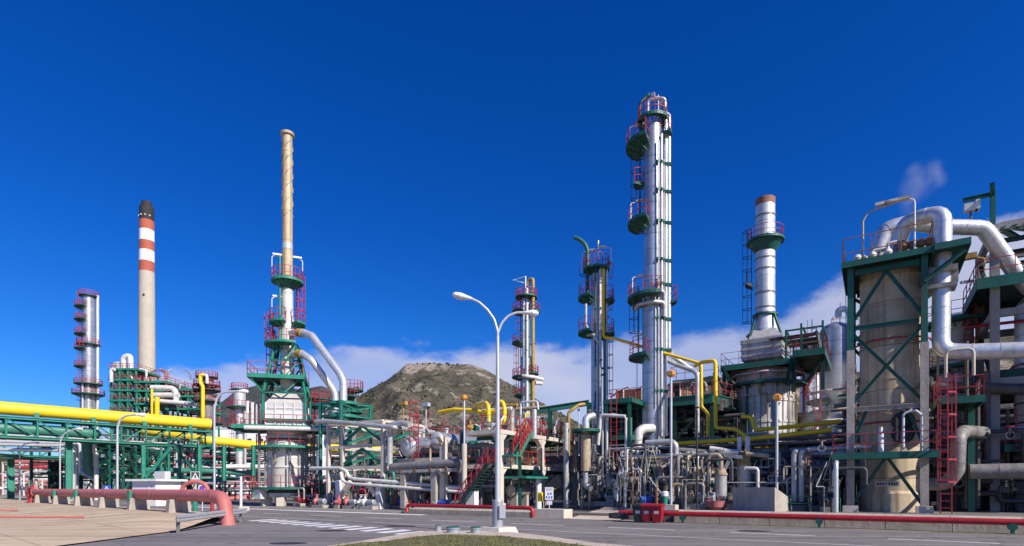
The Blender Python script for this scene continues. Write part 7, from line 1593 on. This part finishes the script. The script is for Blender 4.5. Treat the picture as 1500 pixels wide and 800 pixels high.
    for px in (1003, 1010, 1027): pipe('hooked_pipe', 'blue grey upright pipe hooked at its top left of the white strut', [at(px, 725, 6), at(px, 666, 6), at(px+6, 663, 6), at(px+9, 667, 6.5)], .13, 'pipe_dull', 'blue grey hooked uprights', n=10, fil=.3)
    t = thing('strut_frame', 'white painted Y shaped steel strut in front of the middle racks', 'strut', G(1058, 6, GZ)); a = at(1060, 690, 6)
    MB().ib(G(1055, 6, GZ), a, .22).ib(a, at(1043, 664, 6), .16).ib(a, at(1072, 668, 6), .16).ib(at(1040, 664, 6), at(1088, 670, 6), .2).obj('strut', 'pipe_white', t)
    pot(G(1056, 4.6, GZ), .34, 2.6, 'silver upright vessel with a tan cap left of the concrete wedge block'); pot(G(1091, 6.4, GZ), .36, 3.4, 'silver upright vessel with a rusty domed cap above the concrete wedge block', capm='yellow_dirty')
    p = G(1049, 3.6, GZ); MB().lathe(p, [(.38, 0), (.55, .18), (.6, .5), (.62, .55), (.55, .55), (.5, .45), (0, .45)], 20).obj('red_basin', 'salmon', None, 'round red basin on the ground left of the concrete wedge block', 'basin')
    p = G(1041, 5.2, 2.6); MB().lathe(p, [(0, -.12), (.42, -.12), (.42, .12), (0, .12)], 20, -Nv+Dv*.3).obj('round_flange', 'pipe_white', None, 'big pale round end flange in the pipes left of the wedge block', 'flange')
    for px in (1163.5, 1174): pipe('hooked_pipe', ('left' if px < 1170 else 'right')+' of two silver uprights hooked over at the top before the dark racks', [at(px, 735, 5.4), at(px, 664, 5.4), at(px+3, 661, 5.4), at(px+9, 662, 6)], .16, 'pipe_metal', n=12, fil=.25)
    for px in (1083, 1095): pipe('vertical_pipe', ('left' if px < 1090 else 'right')+' of two pale uprights rising behind the wedge block to the yellow pipe', [at(px, 740, 6.8), at(px, 640, 6.8)], .14 if px < 1090 else .16, 'pipe_white', n=12)
    pipe('hooked_pipe', 'pale square hook pipe above the right part of the wedge block', [at(1091, 688, 5.6), at(1091, 686, 5.6), at(1110, 686, 5.6), at(1110.5, 735, 5.6)], .1, 'pipe_white', n=10, fil=.2)
    # row of insulators / yellow bits under the concrete beam
    for i in range(16):
        p = at(1140+i*4.1, 676, 9); tag(MB().lathe(p, [(.05, -.35), (.12, -.2), (.06, -.1), (.12, 0), (.05, .12), (0, .14)], 8).obj('spring_hanger', 'pipe_tan' if i % 3 else 'yellow_dirty'), 'small tan spring hanger in a row under the long concrete beam', 'hanger', 'spring hangers under the concrete beam')
    # steel frame right of the slim column
    t = thing('braced_frame', 'green steel frame with grey pipes between the two tall silver columns', 'frame', G(912, 9, GZ)); steel(t, U(889, 9), U(922, 9), 9, 12, [Z(905, 640, 9), Z(905, 588, 9)], z0=GZ, m='green', w=.22)
    fdeck(t, U(889, 9)-.2, U(922, 9)+.2, 8.9, 12.1, Z(905, 590, 9)+.2, rail='b', sk=.25); fdeck(t, U(889, 9)-.2, U(922, 9)+.2, 8.8, 12.1, Z(905, 640, 9), rail='f', sk=.25)
    p = G(899, 8.6, 0); MB().ladder(p, GZ, Z(899, 590, 8.6)+1, -Nv).obj('ladder', 'red', t)
    pipe('white_pipe', 'pale pipe running left to right from the slim column across the green frame', [at(876, 652, 7.6), at(880, 608, 7.6), at(916, 610, 7.6)], .13, 'pipe_white', n=12, fil=.3)
    for px, m_ in ((883, 'pipe_metal'), (889, 'duct_metal'), (917, 'pipe_white'), (924, 'green_pipe')): pipe('vertical_pipe', 'upright pipe crossing the green frame between the silver columns', [at(px, 740, 7.8), at(px, 612, 7.8)], .1, m_, 'uprights before the green frame', n=10)
    # left middle: small pipework at the feet of the frames and drums
    for i in range(80):
        px = rs.uniform(436, 684); v = rs.uniform(3.0, 11); p = G(px, v, .15); h = rs.uniform(.8, 3.2); s = rs.choice((-1, 1)); r = rs.choice((.06, .08, .12, .16))
        k = i % 2
        o = pipe(('bent_pipe', 'hooked_pipe')[k], ('bent pipe in the shade between the furnace and the concrete platform', 'hooked pipe in the shade between the furnace and the concrete platform')[k], [p, p+z3*h, p+z3*h+Dv*s*rs.uniform(.8, 2.6)] if k == 0 else [p, p+z3*h, p+z3*h+Dv*s*.8, p+z3*h*.4+Dv*s*.8], r, rs.choice(['pipe_metal', 'pipe_white', 'pipe_dull', 'red', 'salmon', 'pipe_rust', 'green_pipe']), ('bent pipes in the left middle zone', 'hooked pipes in the left middle zone')[k], n=8, fil=r*3)
        if i % 4 == 0: MB().sphere(p+z3*h*.5, r*2, 8).obj('valve_body', 'red', o)
    for i in range(24):
        px = rs.uniform(440, 690); v = rs.uniform(4, 12); a = G(px, v, rs.uniform(.8, 3.0)); pipe('level_pipe', 'level pipe in the shade between the furnace and the concrete platform', [a, a+Dv*rs.uniform(3, 9)], rs.choice((.08, .12, .2, .26)), rs.choice(['pipe_white', 'pipe_metal', 'pipe_dull', 'pipe_white']), 'level pipes in the left middle zone', n=10)
    for i in range(12):
        px = 446+i*20; pump(G(px, rs.uniform(2.2, 5), .14), -TH+rs.choice((0, 1.57)), 'red or grey pump at the feet of the frames left of the concrete platform', 'pumps in the left middle zone', rs.choice(('salmon', 'red', 'pipe_white', 'pipe_dull')), .95, rs.choice(('lamp_base', 'blue', 'red', 'green')))
    rack('grey pipe rack in the shade under the two silver drums', W(U(560, 16), 16), W(U(735, 16), 16), 6, (2.6, 4.2, 6.0), 5, 1.1, 'dark_steel', 8, .95, plab='pipe on the rack under and behind the silver drums', grp='pipes behind the drums', cols=('pipe_dull', 'pipe_metal', 'pipe_white', 'pipe_dark'), w_=.22, g=.15)
    # wire posts and thin uprights that break up the skyline above the racks
    for i in range(26):
        px = rs.uniform(560, 868); v = rs.uniform(7, 14); zt = Z(px, rs.uniform(596, 640), v); p = G(px, v, 4.5)
        tag(MB().tube([p, Vector((p.x, p.y, zt))], .035, 5, 0).box((p.x, p.y, zt), .22, .14, .16).obj('thin_mast', rs.choice(('pipe_dull', 'red', 'sign_grey'))), 'thin mast with a small box standing up from the middle structures', 'mast', 'thin masts of the middle structures')
gear()
# ------------------------------------------------------------------ steam
def steam(name, lab, pts, dens, sc_=.5, seed=0):
    k = MB()
    for (p, r) in pts: k.sphere(p, r, 14)
    bm = bmesh.new(); vs = [bm.verts.new(p) for p in k.v]
    for f in k.f:
        try: bm.faces.new([vs[i] for i in f])
        except ValueError: pass
    m = bpy.data.materials.new(name); m.use_nodes = True; n = m.node_tree.nodes; l = m.node_tree.links; n.remove(n['Principled BSDF']); out = n['Material Output']
    pv = n.new('ShaderNodeVolumePrincipled'); pv.inputs['Color'].default_value = (.95, .95, .97, 1); pv.inputs['Anisotropy'].default_value = .2
    geo = n.new('ShaderNodeTexCoord'); nz = n.new('ShaderNodeTexNoise'); nz.inputs['Scale'].default_value = sc_; nz.inputs['Detail'].default_value = 5; nz.inputs['Roughness'].default_value = .62; nz.inputs['Distortion'].default_value = .6
    l.new(geo.outputs['Object'], nz.inputs['Vector'])
    # fall-off from the axis of the plume
    mr = n.new('ShaderNodeMapRange'); mr.inputs[1].default_value = .42; mr.inputs[2].default_value = .72; mr.inputs[4].default_value = dens; l.new(nz.outputs[0], mr.inputs[0])
    acc = None
    for (p, r) in pts:
        ds = n.new('ShaderNodeVectorMath'); ds.operation = 'DISTANCE'; l.new(geo.outputs['Object'], ds.inputs[0]); ds.inputs[1].default_value = p
        q = n.new('ShaderNodeMapRange'); q.interpolation_type = 'SMOOTHSTEP'; q.inputs[1].default_value = r*.15; q.inputs[2].default_value = r*.98; q.inputs[3].default_value = 1; q.inputs[4].default_value = 0; l.new(ds.outputs['Value'], q.inputs[0])
        if acc is None: acc = q.outputs[0]
        else:
            ad = n.new('ShaderNodeMath'); ad.operation = 'MAXIMUM'; l.new(acc, ad.inputs[0]); l.new(q.outputs[0], ad.inputs[1]); acc = ad.outputs[0]
    mu = n.new('ShaderNodeMath'); mu.operation = 'MULTIPLY'; l.new(acc, mu.inputs[0]); l.new(mr.outputs[0], mu.inputs[1])
    l.new(mu.outputs[0], pv.inputs['Density']); l.new(pv.outputs[0], out.inputs['Volume'])
    me = bpy.data.meshes.new(name); 
    bmesh.ops.recalc_face_normals(bm, faces=bm.faces[:]); bm.to_mesh(me); bm.free(); me.materials.append(m)
    o = bpy.data.objects.new(name, me); C.objects.link(o)
    md = o.modifiers.new('remesh', 'REMESH'); md.mode = 'VOXEL'; md.voxel_size = .35
    return tag(o, lab, 'steam')
steam('steam_plume', 'white steam drifting round the foot of the silver tower', [(at(1196, 614, 19), 1.3), (at(1206, 596, 19), 1.6), (at(1214, 575, 19), 1.7), (at(1222, 556, 19), 1.5), (at(1186, 625, 19), 1.2), (at(1228, 540, 19), 1.1)], .75, .55)
steam('steam_plume', 'thin wisp of steam rising against the blue sky above the vessel ducts', [(at(1330, 304, 14), .75), (at(1334, 290, 14), .95), (at(1342, 275, 14), 1.25), (at(1352, 262, 14), 1.4), (at(1366, 256, 14), 1.2), (at(1376, 262, 14), .8), (at(1340, 250, 14), .7)], .42, .55)
